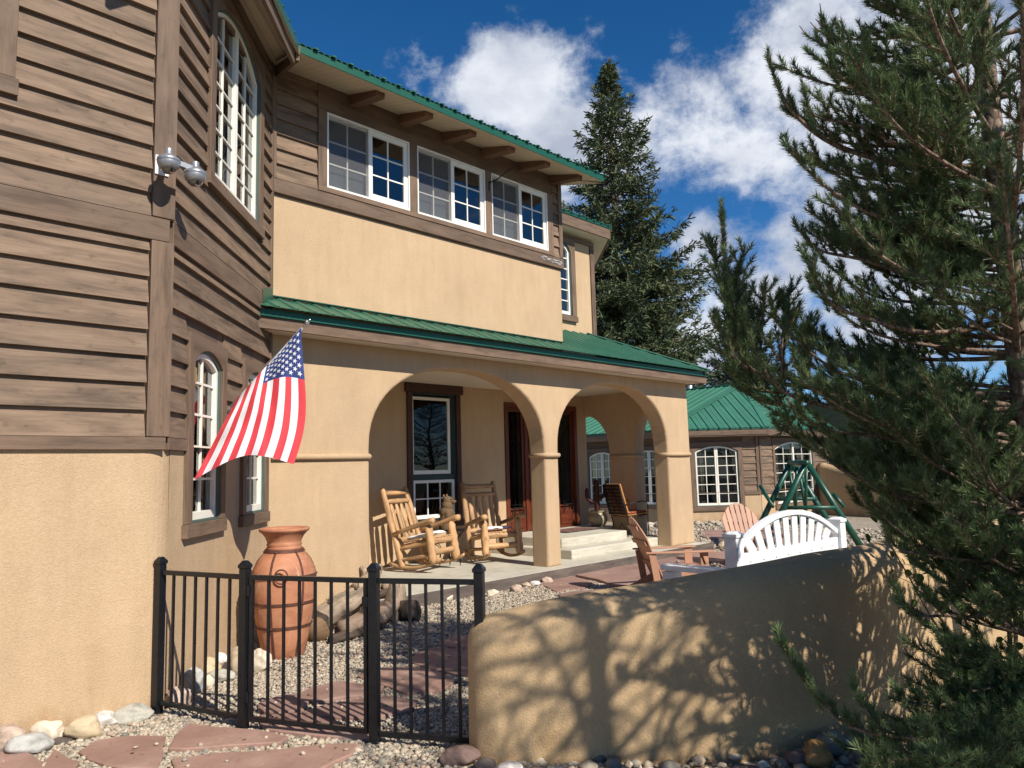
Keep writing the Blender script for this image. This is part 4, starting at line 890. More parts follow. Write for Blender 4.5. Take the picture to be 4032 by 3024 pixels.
# outlines of the flagstones, read in the photograph and laid on the ground
ST = [
 [(0, 1640), (25, 1622), (100, 1660), (115, 1633), (170, 1659), (140, 1720), (-40, 1720)],
 [(165, 1634), (205, 1612), (255, 1602), (300, 1598), (358, 1601), (350, 1640), (345, 1672), (240, 1668), (190, 1650)],
 [(405, 1576), (470, 1582), (560, 1588), (622, 1604), (610, 1616), (530, 1621), (440, 1629), (362, 1631), (375, 1606)],
 [(368, 1652), (450, 1640), (560, 1634), (700, 1619), (780, 1619), (760, 1640), (700, 1670), (600, 1720), (380, 1720)],
 [(560, 1577), (640, 1582), (705, 1588), (790, 1597), (800, 1606), (740, 1603), (650, 1597), (580, 1588)],
 [(555, 1530), (600, 1513), (650, 1508), (668, 1523), (655, 1545), (600, 1552), (556, 1546)],
 [(640, 1512), (668, 1496), (735, 1481), (830, 1492), (820, 1510), (742, 1516), (680, 1528)],
 [(655, 1547), (700, 1532), (760, 1520), (850, 1512), (905, 1522), (888, 1545), (800, 1562), (735, 1560), (680, 1556)],
 [(560, 1556), (640, 1550), (700, 1560), (740, 1572), (700, 1586), (620, 1580), (562, 1574)],
 [(770, 1468), (810, 1453), (880, 1448), (960, 1462), (985, 1478), (955, 1500), (880, 1508), (838, 1490), (790, 1478)],
 [(880, 1434), (905, 1415), (940, 1405), (1000, 1410), (1060, 1420), (1080, 1450), (1040, 1473), (975, 1462), (930, 1450)],
 [(945, 1400), (975, 1380), (1040, 1374), (1110, 1385), (1110, 1412), (1050, 1412), (990, 1405)],
 # patio by the porch step
 [(1158, 1262), (1200, 1247), (1237, 1248), (1282, 1262), (1262, 1276), (1230, 1277), (1202, 1284), (1180, 1272)],
 [(1240, 1246), (1290, 1232), (1340, 1225), (1420, 1228), (1470, 1240), (1430, 1262), (1390, 1270), (1330, 1271), (1290, 1256)],
 [(1205, 1290), (1240, 1283), (1320, 1277), (1400, 1279), (1350, 1300), (1280, 1308), (1225, 1306)],
 [(1150, 1318), (1200, 1306), (1260, 1302), (1240, 1320), (1190, 1334)],
 [(1295, 1228), (1360, 1215), (1440, 1207), (1530, 1208), (1530, 1222), (1450, 1232), (1380, 1224)],
 [(1400, 1255), (1445, 1238), (1520, 1228), (1620, 1232), (1640, 1262), (1540, 1278), (1440, 1272)],
 [(1455, 1204), (1510, 1196), (1580, 1194), (1660, 1198), (1660, 1212), (1590, 1220), (1530, 1216)],
 [(1540, 1224), (1600, 1214), (1700, 1210), (1760, 1222), (1730, 1246), (1640, 1248)],
 [(1512, 1160), (1560, 1155), (1640, 1155), (1700, 1160), (1640, 1172), (1560, 1170)],
 [(1508, 1150), (1560, 1146), (1600, 1150), (1580, 1156), (1520, 1156)],
 [(1620, 1165), (1700, 1158), (1790, 1160), (1800, 1172), (1700, 1180)],
]
flag_poly = []
def flags():
    mb = MB(); rs = random.Random(11)
    for pl in ST:
        P = [gz(u, v) for u, v in pl]; Q = []
        for i in range(len(P)):
            a, b = P[i], P[(i+1) % len(P)]; L = np.linalg.norm(b-a); k = max(1, int(L/.10))
            for j in range(k):
                q = a+(b-a)*j/k; q = q+V3(rs.uniform(-.010, .010), rs.uniform(-.010, .010), 0); Q.append(q)
        flag_poly.append([(q[0], q[1]) for q in Q]); h = .034+rs.uniform(-.004, .006); n = len(Q); c = sum(Q)/n
        vs = [V3(q[0], q[1], -.02) for q in Q]+[V3(q[0], q[1], h-.006) for q in Q]+[V3(*(q+(c-q)*min(.012/np.linalg.norm(c-q), .3))[:2], h) for q in Q]
        fs = [(i, (i+1) % n, n+(i+1) % n, n+i) for i in range(n)]+[(n+i, n+(i+1) % n, 2*n+(i+1) % n, 2*n+i) for i in range(n)]+[tuple(range(2*n, 3*n))]
        mb.add(vs, fs)
    mb.build('path', FLAG, None, kind='structure')
flags()
def in_flag(x, y):
    for pl in flag_poly:
        c = False; n = len(pl); j = n-1
        for i in range(n):
            if (pl[i][1] > y) != (pl[j][1] > y) and x < (pl[j][0]-pl[i][0])*(y-pl[i][1])/(pl[j][1]-pl[i][1])+pl[i][0]: c = not c
            j = i
        if c: return True
    return False
def points_in(P, X, Y):
    c = np.zeros(len(X), bool); n = len(P); j = n-1
    for i in range(n):
        xi, yi = P[i]; xj, yj = P[j]
        if yi != yj:
            k = ((yi > Y) != (yj > Y)) & (X < (xj-xi)*(Y-yi)/(yj-yi)+xi); c ^= k
        j = i
    return c

def stone_base(sub=1):
    b = bmesh.new(); bmesh.ops.create_icosphere(b, subdivisions=sub, radius=1); vs = np.array([v.co[:] for v in b.verts]); fs = np.array([[v.index for v in f.verts] for f in b.faces]); b.free(); return vs, fs
def big_mesh(name, V, F, rnd, mat, smooth=False, parent=None):
    """fast mesh of triangles or quads from arrays"""
    me = bpy.data.meshes.new(name); k = F.shape[1]
    me.vertices.add(len(V)); me.vertices.foreach_set('co', V.astype(np.float32).ravel()); me.loops.add(F.size); me.loops.foreach_set('vertex_index', F.astype(np.int32).ravel())
    me.polygons.add(len(F)); me.polygons.foreach_set('loop_start', np.arange(0, F.size, k, dtype=np.int32)); me.polygons.foreach_set('loop_total', np.full(len(F), k, np.int32))
    if smooth: me.polygons.foreach_set('use_smooth', np.ones(len(F), bool))
    at = me.attributes.new('rnd', 'FLOAT', 'FACE'); at.data.foreach_set('value', rnd.astype(np.float32)); me.materials.append(mat); me.update(calc_edges=True); me.validate()
    o = bpy.data.objects.new(name, me); col.objects.link(o)
    if parent is not None: o.parent = parent; me.transform(ORI[parent.name].inverted())
    return o
PEB = attrmat('river_pebbles', [(0, (.12, .11, .095)), (.10, (.24, .22, .185)), (.3, (.38, .32, .24)), (.5, (.49, .41, .305)), (.68, (.38, .275, .20)), (.82, (.55, .48, .375)), (.93, (.27, .25, .20)), (1, (.60, .54, .45))], .75, 60, .2, .25)
def gravel():
    rg = np.random.default_rng(4); bv, bf = stone_base(1); VV = []; FF = []; RR = []; off = 0
    def scatter(n, xr, yr, size, keep, zoff=0.0):
        nonlocal off
        X = rg.uniform(*xr, n); Y = rg.uniform(*yr, n); S = size*rg.lognormal(0, .28, n); ok = keep(X, Y, S)
        X, Y, S = X[ok], Y[ok], S[ok]
        inf = np.zeros(len(X), bool)
        for pl in flag_poly: inf |= points_in(pl, X, Y)
        drop = inf & (rg.random(len(X)) > .004); X, Y, S, inf = X[~drop], Y[~drop], S[~drop], inf[~drop]; n = len(X)
        sc = np.stack([S*rg.uniform(.8, 1.35, n), S*rg.uniform(.7, 1.1, n), S*rg.uniform(.45, .8, n)], 1); a = rg.uniform(0, 6.28, n); tl = rg.uniform(-.5, .5, n)
        v = bv[None]*sc[:, None]*(1+rg.uniform(-.16, .16, (n, len(bv), 1)))
        x, y, z = v[..., 0], v[..., 1], v[..., 2]; y, z = y*np.cos(tl)[:, None]-z*np.sin(tl)[:, None], y*np.sin(tl)[:, None]+z*np.cos(tl)[:, None]
        x, y = x*np.cos(a)[:, None]-y*np.sin(a)[:, None], x*np.sin(a)[:, None]+y*np.cos(a)[:, None]
        Z = np.where(inf, .036+S*.4, S*rg.uniform(.05, .55, n)+rg.uniform(0, .012, n))
        v = np.stack([x+X[:, None], y+Y[:, None], z+Z[:, None]], -1).reshape(-1, 3); f = (bf[None]+(np.arange(n)*len(bv))[:, None, None]).reshape(-1, 3)+off; off += len(v)
        VV.append(v); FF.append(f); RR.append(np.repeat(rg.random(n), len(bf)))
    wall_side = lambda X, Y: (Y-5.70 < 0) | (X-2.25 > (Y-5.72)*.94+.06)          # keep out of the tower
    def vis(X, Y):   # inside the view, roughly, and not inside the garden wall or the porch
        d = X*FW[0]+Y*FW[1]; s = (X*RT[0]+Y*RT[1])/np.maximum(d, .01); return (d > 1.5) & (s > -.76) & (s < .5) & wall_side(X, Y) & ~((Y > 7.40) & (X > 5.2)) & (Y < 7.75)
    near = lambda X, Y, S: vis(X, Y) & (X*X+Y*Y < 6.9**2)
    outside = lambda X, Y: (Y-5.7) < -(X-2.2)*2.35+.12
    scatter(50000, (1.2, 4.4), (2.4, 5.8), .0130, lambda X, Y, S: near(X, Y, S) & outside(X, Y))
    scatter(105000, (2.2, 5.6), (2.6, 7.7), .0098, lambda X, Y, S: near(X, Y, S) & ~outside(X, Y))
    scatter(62000, (3.4, 9.6), (3.2, 7.5), .0125, lambda X, Y, S: vis(X, Y) & (X*X+Y*Y >= 6.9**2) & (X*X+Y*Y < 11**2))
    V = np.concatenate(VV); F = np.concatenate(FF); R = np.concatenate(RR)
    o = big_mesh('gravel', V, F, R, PEB, True); tag(o, 'loose multicoloured river gravel between the flagstones and the porch', 'gravel', kind='stuff')
    VV.clear(); FF.clear(); RR.clear(); off = 0
    # bigger cobbles at the foot of the garden wall and along the garden room
    scatter(2600, (3.0, 9.0), (.0, 3.2), .034, lambda X, Y, S: (Y < 3.2-(X-3.1)*1.0) | ((X > 4) & (Y < 2.0)))
    scatter(1500, (12.5, 22), (8.5, 12), .07, lambda X, Y, S: (X+Y > 29.0) & (X+Y < 30.3) & (X < 20.6) | ((X > 20.3) & (Y > 9.2) & (Y < 9.85)))
    scatter(7000, (9.5, 19), (4.0, 11.5), .028, lambda X, Y, S: ~((Y > 7.3) & (X < 13.4)) & (X+Y < 29.2))
    V = np.concatenate(VV); F = np.concatenate(FF); R = np.concatenate(RR)
    o = big_mesh('cobbles', V, F, R, PEB, True); tag(o, 'small rounded cobbles lying along the foot of the garden wall and garden room', 'cobbles', kind='stuff')
gravel()

def litter():
    rg = np.random.default_rng(8); V = []; F = []; n = 900
    for i in range(n):
        x = rg.uniform(1.4, 6.5); y = rg.uniform(2.2, 7.2)
        if not ((Y := y) < 5.6 or x-2.25 > (y-5.72)*.94+.1) or (y > 7.35 and x > 5.2): continue
        z = .038+rg.uniform(0, .012) if in_flag(x, y) else rg.uniform(.020, .034); a = rg.uniform(0, 6.28); L = rg.uniform(.012, .045); w_ = rg.uniform(.0012, .003) if i % 4 else rg.uniform(.006, .012)
        if i % 4 == 0: L = rg.uniform(.012, .026)
        d = np.array([math.cos(a), math.sin(a), rg.uniform(-.15, .25)])*L; s = np.array([-math.sin(a), math.cos(a), 0])*w_; p = np.array([x, y, z]); b = len(V)
        V += [p-s, p+s, p+d*.5+s*1.2+np.array([0, 0, .003]), p+d, p+d*.5-s*1.2+np.array([0, 0, .003])]; F += [(b, b+1, b+2), (b, b+2, b+4), (b+4, b+2, b+3)]
    m = attrmat('dry_litter', [(0, (.08, .045, .025)), (.5, (.20, .12, .06)), (1, (.34, .25, .14))], .9, 40, .2, 0)
    o = big_mesh('leaf_litter', np.array(V), np.array(F), np.repeat(rg.random(len(V)//5), 3), m); tag(o, 'dry needles and leaf scraps strewn over the gravel and flagstones', 'litter', kind='stuff')
litter()

# ------------------------------------------------------------------ single river rocks
ROCKC = {'pink': (.48, .36, .285), 'cream': (.62, .54, .42), 'grey': (.40, .39, .36), 'ochre': (.52, .41, .26), 'brown': (.20, .16, .125), 'white': (.62, .58, .54), 'purple': (.15, .095, .08), 'green': (.42, .40, .335), 'dark': (.09, .07, .06), 'blue': (.20, .19, .18), 'tan': (.44, .34, .24), 'orange': (.34, .18, .06)}
_rm = {}
def rockmat(k):
    if k in _rm: return _rm[k]
    c = ROCKC[k]; m, t, b = newmat('rock_'+k); p = world_pos(t); a = noise_n(t, p, 9, 6, .65, .8); f = noise_n(t, p, 70, 4, .7)
    r = ramp(t, a.outputs['Fac'], [(.28, tuple(x*.55 for x in c)), (.46, c), (.72, tuple(min(1, x*1.25+.02) for x in c))]); r2 = ramp(t, f.outputs['Fac'], [(.3, (.8, .8, .8)), (.6, (1, 1, 1))])
    t.links.new(mixc(t, .8, r.outputs[0], r2.outputs[0], 'MULTIPLY'), b.inputs['Base Color']); setb(b, Roughness=.8); bump(t, b, a.outputs['Fac'], .4, .02); _rm[k] = m; return m
def rock(u, v, w, h, kind, label, seed, asp=.75, rot=None, z0=0.0, group=None, sink=.18, ang=.5):
    """u, v: foot of the rock in the picture; w, h in picture pixels"""
    P = gz(u, v, z0); dist = math.hypot(P[0], P[1]); W = w*dist/1629/2; H = h*dist/1629/2; rs = random.Random(seed)
    b = bmesh.new(); bmesh.ops.create_icosphere(b, subdivisions=4, radius=1); so_ = seed*13.7
    pl = [(unit((rs.gauss(0, 1), rs.gauss(0, 1), rs.gauss(0, .8))), rs.uniform(.62, .90)) for _ in range(9)]
    for vv in b.verts:
        c = np.array(vv.co); 
        for n_, d_ in pl:
            e = c@n_
            if e > d_: c = c-n_*(e-d_)*.8*ang*1.6
        c = c*(1+.20*noise.noise((c[0]*1.4+so_, c[1]*1.4, c[2]*1.4))+.05*noise.noise((c[0]*4+so_, c[1]*4, c[2]*4))+.018*noise.noise((c[0]*13+so_, c[1]*13, c[2]*13)))
        vv.co = c
    me = bpy.data.meshes.new('river_rock'); b.to_mesh(me); b.free(); me.polygons.foreach_set('use_smooth', [True]*len(me.polygons)); me.materials.append(rockmat(kind))
    th = math.atan2(RT[1], RT[0])+(rs.uniform(-.25, .25) if rot is None else rot)
    me.transform(Matrix.Rotation(th, 4, 'Z') @ Matrix.Diagonal((W, W*asp, H*1.06, 1)))
    o = bpy.data.objects.new('river_rock', me); col.objects.link(o); f = V3(P[0], P[1], 0); dirn = unit((P[0], P[1], 0)); q = f+dirn*W*asp*.8; o.location = (q[0], q[1], z0+H*(1-sink)); tag(o, label, 'rock', group)
RK = [
 (18, 1632, 58, 50, 'pink', 'pinkish tan rock at the left edge of the picture below the stucco wall'),
 (62, 1600, 56, 36, 'pink', 'dull pink rock against the stucco, behind the large cream rock'),
 (100, 1612, 64, 42, 'cream', 'large smooth cream rock between the dull pink and the speckled brown rocks'),
 (58, 1640, 80, 38, 'grey', 'long flat pale grey slab of rock leaning in front of the cream rock'),
 (148, 1588, 50, 34, 'brown', 'speckled grey-brown rock touching the stucco wall behind the yellow rock'),
 (182, 1607, 68, 46, 'ochre', 'big yellow ochre rock in the middle of the row below the tower'),
 (215, 1578, 64, 30, 'white', 'pinkish white rock lying low behind the yellow ochre rock'),
 (134, 1614, 34, 15, 'dark', 'small dark grey wedge of rock in front of the speckled brown rock'),
 (282, 1568, 82, 34, 'green', 'long pale greenish grey rock next to the foot of the first fence post'),
 (386, 1531, 58, 38, 'pink', 'low pink rock with a dark patch just inside the fence corner'),
 (415, 1505, 54, 52, 'grey', 'upright smooth grey rock behind the first fence panel'),
 (398, 1486, 22, 30, 'brown', 'small reddish brown rock peeping out behind the upright grey rock'),
 (450, 1492, 26, 28, 'cream', 'cream coloured rock squeezed beside the upright grey rock'),
 (452, 1464, 46, 38, 'ochre', 'round mottled yellow rock resting against the tower wall inside the fence'),
 (477, 1480, 56, 26, 'green', 'flat grey-green oval rock in front of the round mottled yellow rock'),
 (468, 1446, 50, 30, 'white', 'wide whitish rock against the tower wall above the yellow one'),
 (493, 1452, 24, 20, 'white', 'little white rock between the yellow rock and the tall tan rock'),
 (515, 1462, 42, 62, 'tan', 'tall tan rock standing left of the terracotta urn behind the fence post'),
 (560, 1454, 48, 44, 'cream', 'pale rough rock leaning at the left foot of the terracotta urn'),
 (1117, 1281, 28, 17, 'pink', 'oblong salmon pink rock lying in front of the porch curb'),
 (1136, 1270, 22, 12, 'tan', 'small tan rock tucked behind the salmon pink one at the curb'),
 (1156, 1268, 24, 14, 'white', 'white rock by the porch curb between two pink rocks'),
 (1182, 1263, 26, 15, 'pink', 'rounded pink rock by the curb beside the first patio flagstone'),
 (1064, 1292, 28, 17, 'cream', 'cream rock by the porch curb just right of the last fence post'),
 (880, 1312, 18, 20, 'pink', 'small pink rock at the curb seen between two pickets of the right panel'),
 (918, 1305, 32, 19, 'tan', 'broad tan rock at the curb behind the right fence panel'),
 (965, 1300, 30, 16, 'cream', 'flattish cream rock at the curb left of the last fence post'),
 (996, 1666, 84, 42, 'purple', 'smooth purple-brown rock at the near end of the garden wall'),
 (1048, 1678, 48, 32, 'dark', 'mottled dark brown rock touching the garden wall end beside the purple rock'),
 (1102, 1684, 56, 30, 'white', 'pale rounded rock at the bottom edge under the garden wall'),
 (1724, 1664, 48, 36, 'purple', 'dusky purple rock at the foot of the garden wall near the pine'),
 (1768, 1666, 72, 52, 'orange', 'rusty orange-brown rock leaning on the blue-grey boulder'),
 (1800, 1642, 60, 48, 'blue', 'big blue-grey boulder below the pine against the garden wall'),
 (1828, 1640, 26, 30, 'tan', 'tan block of rock beside the blue-grey boulder'),
 (1690, 1668, 28, 22, 'brown', 'small brown rock left of the dusky purple rock'),
 (1650, 1668, 26, 20, 'grey', 'small round grey rock at the wall foot, leftmost of those near the pine'),
 (1632, 1680, 30, 20, 'purple', 'little plum coloured rock at the lower edge under the garden wall'),
 (1575, 1190, 22, 17, 'cream', 'pale rock behind the reclined garden chair beside the white bench post'),
 (1560, 1186, 16, 14, 'tan', 'tan rock just left of the pale rock near the porch corner'),
 (1925, 1676, 40, 30, 'brown', 'brownish rock half hidden under the lowest pine branches'),
]
for i, (u, v, w_, h_, k, lb) in enumerate(RK): rock(u, v, w_, h_, k, lb, i+1, asp=.8 if k != 'blue' else .7, sink=.12)
# pebbles lying loose on the flagstones
for i, (u, v, s, k, lb) in enumerate([(817, 1610-29, 8, 'brown', 'x')][:0]): pass

# ------------------------------------------------------------------ garden wall (adobe, rounded top)
def garden_wall():
    C = [(3.30, 3.30, .80), (3.62, 2.93, .90), (3.98, 2.55, .97), (4.32, 2.24, 1.03), (4.75, 2.02, 1.07), (5.4, 1.82, 1.10), (6.3, 1.66, 1.13), (7.6, 1.50, 1.16), (9.5, 1.36, 1.19), (14, 1.1, 1.2)]
    # resample with Catmull-Rom
    P = [V3(*c) for c in C]; Q = []
    for i in range(len(P)-1):
        p0 = P[max(i-1, 0)]; p1 = P[i]; p2 = P[i+1]; p3 = P[min(i+2, len(P)-1)]; n = max(4, int(np.linalg.norm(p2-p1)/.06))
        for k in range(n):
            t = k/n; Q.append(.5*((2*p1)+(-p0+p2)*t+(2*p0-5*p1+4*p2-p3)*t*t+(-p0+3*p1-3*p2+p3)*t**3))
    Q.append(P[-1]); m = MB(); rings = []; N = 40
    T0 = unit(Q[1]-Q[0]); T0[2] = 0
    def section(p, T, shrink, h):
        s = V3(-T[1], T[0], 0); s = unit(s); out_ = []
        for k in range(N+1):
            t = k/N; hw = .245*shrink; r = .20*shrink
            # profile: right foot up, round over, left foot
            tot = (h-r)*2+math.pi*r; d = t*tot
            if d < h-r: x = hw-(hw-r)*(d/(h-r)); z = d
            elif d < h-r+math.pi*r: a = (d-(h-r))/r; x = r*math.cos(a); z = h-r+r*math.sin(a)
            else: q = d-(h-r)-math.pi*r; x = -(r+(hw-r)*(q/(h-r))); z = h-r-q
            out_.append(p+s*x+V3(0, 0, z-p[2]-.15*(1-min(1, z/.2))))
        return out_
    for k in range(7):          # rounded near end
        a = math.pi/2*k/7; f = math.sin(a)*.92+.08; back = .20*(1-math.sin(a))**1.0; p = Q[0]-T0*(.20*math.cos(a)-.0); rings.append(section(V3(p[0], p[1], Q[0][2]), T0, max(f, .06), Q[0][2]*(.80+.20*math.sin(a))))
    for i, p in enumerate(Q):
        T = unit(Q[min(i+1, len(Q)-1)]-Q[max(i-1, 0)]); T[2] = 0; h = p[2]+.012*noise.noise((i*.11, 0, 3)); rings.append(section(p+V3(0, 0, 0), unit(T), 1+.03*noise.noise((i*.07, 5, 0)), h))
    vs = [q for r in rings for q in r]; fs = []; M = N+1
    for i in range(len(rings)-1):
        for k in range(N): fs.append((i*M+k, i*M+k+1, (i+1)*M+k+1, (i+1)*M+k))
    fs.append(tuple(range(M))); m.add(vs, fs)
    o = m.build('garden_wall', STUC2, None, smooth=True); tag(o, 'low tan adobe garden wall with rounded top curving away under tree shadows', 'wall')
garden_wall()
def far_wall():
    # wall running right from the garden room, its near face shaded
    m = MB(); P = [V3(24.6, 9.75, 1.62), V3(24.0, 8.6, 1.35), V3(23.2, 7.0, 1.18), V3(22.6, 4.6, 1.12), V3(22.2, 2, 1.1), V3(22, -2, 1.1)]
    Q = []
    for i in range(len(P)-1):
        for k in range(8): Q.append(P[i]+(P[i+1]-P[i])*k/8)
    Q.append(P[-1]); rings = []
    for i, p in enumerate(Q):
        T = unit((Q[min(i+1, len(Q)-1)]-Q[max(i-1, 0)])*V3(1, 1, 0)); s = V3(-T[1], T[0], 0); h = p[2]; r = .2; sec = [p*V3(1, 1, 0)+s*.26+V3(0, 0, -.2)]
        for k in range(11): a = math.pi*k/10; sec.append(p*V3(1, 1, 0)+s*r*math.cos(a)+V3(0, 0, h-r+r*math.sin(a)))
        sec.append(p*V3(1, 1, 0)-s*.26+V3(0, 0, -.2)); rings.append(sec)
    M = 13; vs = [q for r in rings for q in r]; fs = [(i*M+k, i*M+k+1, (i+1)*M+k+1, (i+1)*M+k) for i in range(len(rings)-1) for k in range(M-1)]+[tuple(range(M))]
    m.add(vs, fs); o = m.build('garden_wall', STUC2, None, smooth=True); tag(o, 'shaded adobe garden wall starting at the corner of the garden room behind the swing frame', 'wall')
far_wall()
# ------------------------------------------------------------------ black metal fence and gate
def fence():
    posts = [gz(335, 1540), gz(525, 1580), gz(810, 1612), gz(1043, 1630)]
    posts[0] = V3(2.235, 5.665, 0); H = 1.045
    f = thing('metal_fence', posts[1], 0, 'black metal picket fence with square capped posts between the tower and the garden wall', 'fence')
    def post(p, ref):
        m = MB(); d = unit(ref-p); ax = (d, V3(-d[1], d[0], 0), V3(0, 0, 1)); m.box(p+V3(0, 0, (H-.1)/2+.0), (.056, .056, H+.1), ax); o = m.build('post', BLACKM, f, bevel=.003)
        c = MB(); c.box(p+V3(0, 0, H+.012), (.068, .068, .024), ax); c.box(p+V3(0, 0, H+.036), (.064, .064, .026), ax, taper=.45); c.build('post_cap', BLACKM, o, bevel=.003)
    for i, p in enumerate(posts): post(p, posts[min(i+1, 3)] if i < 3 else posts[2])
    def panel(a, b, par, zt, zb, npk, frame=False):
        d = unit(b-a); L = np.linalg.norm(b-a)
        for z, hh in ((zt, .026), (zb, .026)):
            m = MB(); m.bar(a+V3(0, 0, z), b+V3(0, 0, z), .026, hh+.006); m.build('rail', BLACKM, par, bevel=.002)
        if frame:
            for q in (a+d*.013, b-d*.013): m = MB(); m.bar(q+V3(0, 0, zb+.014), q+V3(0, 0, zt-.014), .026, .026, up=d); m.build('stile', BLACKM, par, bevel=.002)
        for k in range(npk):
            q = a+(b-a)*(k+1)/(npk+1) if not frame else a+d*.026+(b-a-d*.052)*(k+1)/(npk+1)
            m = MB(); m.bar(q+V3(0, 0, zb+.01), q+V3(0, 0, zt-.01), .016, .016, up=d); m.build('picket', BLACKM, par)
    u = lambda a, b: unit(b-a)*.03
    panel(posts[0]+u(posts[0], posts[1]), posts[1]-u(posts[0], posts[1]), f, .985, .09, 6)
    panel(posts[2]+u(posts[2], posts[3]), posts[3]-u(posts[2], posts[3]), f, .985, .075, 5)
    g = thing('garden_gate', posts[1], 0, 'black metal picket gate in front of the terracotta urn', 'gate')
    d = unit(posts[2]-posts[1]); panel(posts[1]+d*.045, posts[2]-d*.045, g, .985, .085, 6, True)
    q = posts[1]+d*.036
    for z in (.90, .22): h = MB(); h.box(q+V3(0, 0, z), (.03, .04, .07), (d, V3(-d[1], d[0], 0), V3(0, 0, 1))); h.build('hinge', BLACKM, g)
    l = MB(); q = posts[2]-d*.05; l.box(q+V3(0, 0, .86), (.05, .045, .06), (d, V3(-d[1], d[0], 0), V3(0, 0, 1))); l.build('latch', BLACKM, g)
fence()

# ------------------------------------------------------------------ terracotta urn with iron straps
def urn():
    u = thing('terracotta_urn', (3.69, 6.51, 0), 0, 'tall rusty orange terracotta urn bound with dark iron straps against the house wall', 'urn')
    c = V3(3.69, 6.51, 0)
    pr = [(0, .01), (.17, .0), (.185, .02), (.215, .15), (.25, .32), (.275, .50), (.287, .64), (.288, .72), (.272, .80), (.235, .88), (.19, .935), (.158, .96), (.155, .972), (.163, .984), (.155, .996), (.152, 1.004), (.162, 1.016), (.152, 1.028), (.157, 1.05), (.175, 1.09), (.205, 1.125), (.224, 1.138), (.231, 1.150), (.228, 1.162), (.215, 1.168), (.195, 1.155), (.155, 1.08), (.135, 1.0), (.15, .93), (.2, .86), (.1, .5), (0, .4)]
    # smooth the profile
    P = [V3(a, 0, b) for a, b in pr]; m = MB(); m.lathe(pr, c, 56); o = m.build('vessel', TERRA, u, smooth=True, merge=.0005)
    def rad(z): 
        zs = [b for a, b in pr[1:20]]; rs_ = [a for a, b in pr[1:20]]; return float(np.interp(z, zs, rs_))
    for z in (.29, .50, .735):
        s = MB(); n = 56; w = .013; s.lathe([(rad(z-w)+.002, z-w), (rad(z-w)+.007, z-w), (rad(z+w)+.007, z+w), (rad(z+w)+.002, z+w)], c, n); s.build('iron_band', RUST, u, smooth=False)
    s = MB(); s.lathe([(.168, .938), (.182, .935), (.176, .975), (.163, .975)], c, 48); s.build('neck_band', RUST, u)
    for k in range(6):
        a = 2*math.pi*k/6+.62; e = V3(math.cos(a), math.sin(a), 0); t_ = V3(-e[1], e[0], 0); zs = [.03, .12, .22, .29, .38, .50, .60, .68, .735, .79, .84, .88, .92, .945]; s = MB(); vs = []
        for z in zs: r = rad(z)+.006; vs += [c+e*r+V3(0, 0, z)-t_*.009, c+e*r+V3(0, 0, z)+t_*.009, c+e*(r-.006)+V3(0, 0, z)+t_*.011, c+e*(r-.006)+V3(0, 0, z)-t_*.011]
        s.add(vs, [(4*i, 4*i+1, 4*i+5, 4*i+4) for i in range(len(zs)-1)]+[(4*i+1, 4*i+2, 4*i+6, 4*i+5) for i in range(len(zs)-1)]+[(4*i+3, 4*i, 4*i+4, 4*i+7) for i in range(len(zs)-1)])
        for z in (.29, .50, .735, .955): ellipsoid(s, c+e*((rad(z) if z < .9 else .172)+.010)+V3(0, 0, z), (.009, .009, .009), 8, 5)
        s.build('iron_strap', RUST, u)
    a = math.radians(-135); e = V3(math.cos(a), math.sin(a), 0); t_ = V3(-e[1], e[0], 0)
    for sgn in (-1,):
        r = MB(); cc = c+e*.30+t_*.06+V3(0, 0, .755); pts = [cc+(t_*math.cos(q)*.058+V3(0, 0, 1)*math.sin(q)*.062)+e*(.012) for q in np.linspace(0, 2*math.pi, 25)]; r.tube(pts, .007, 8, cap=False); r.build('ring_handle', RUST, u, smooth=True)
urn()

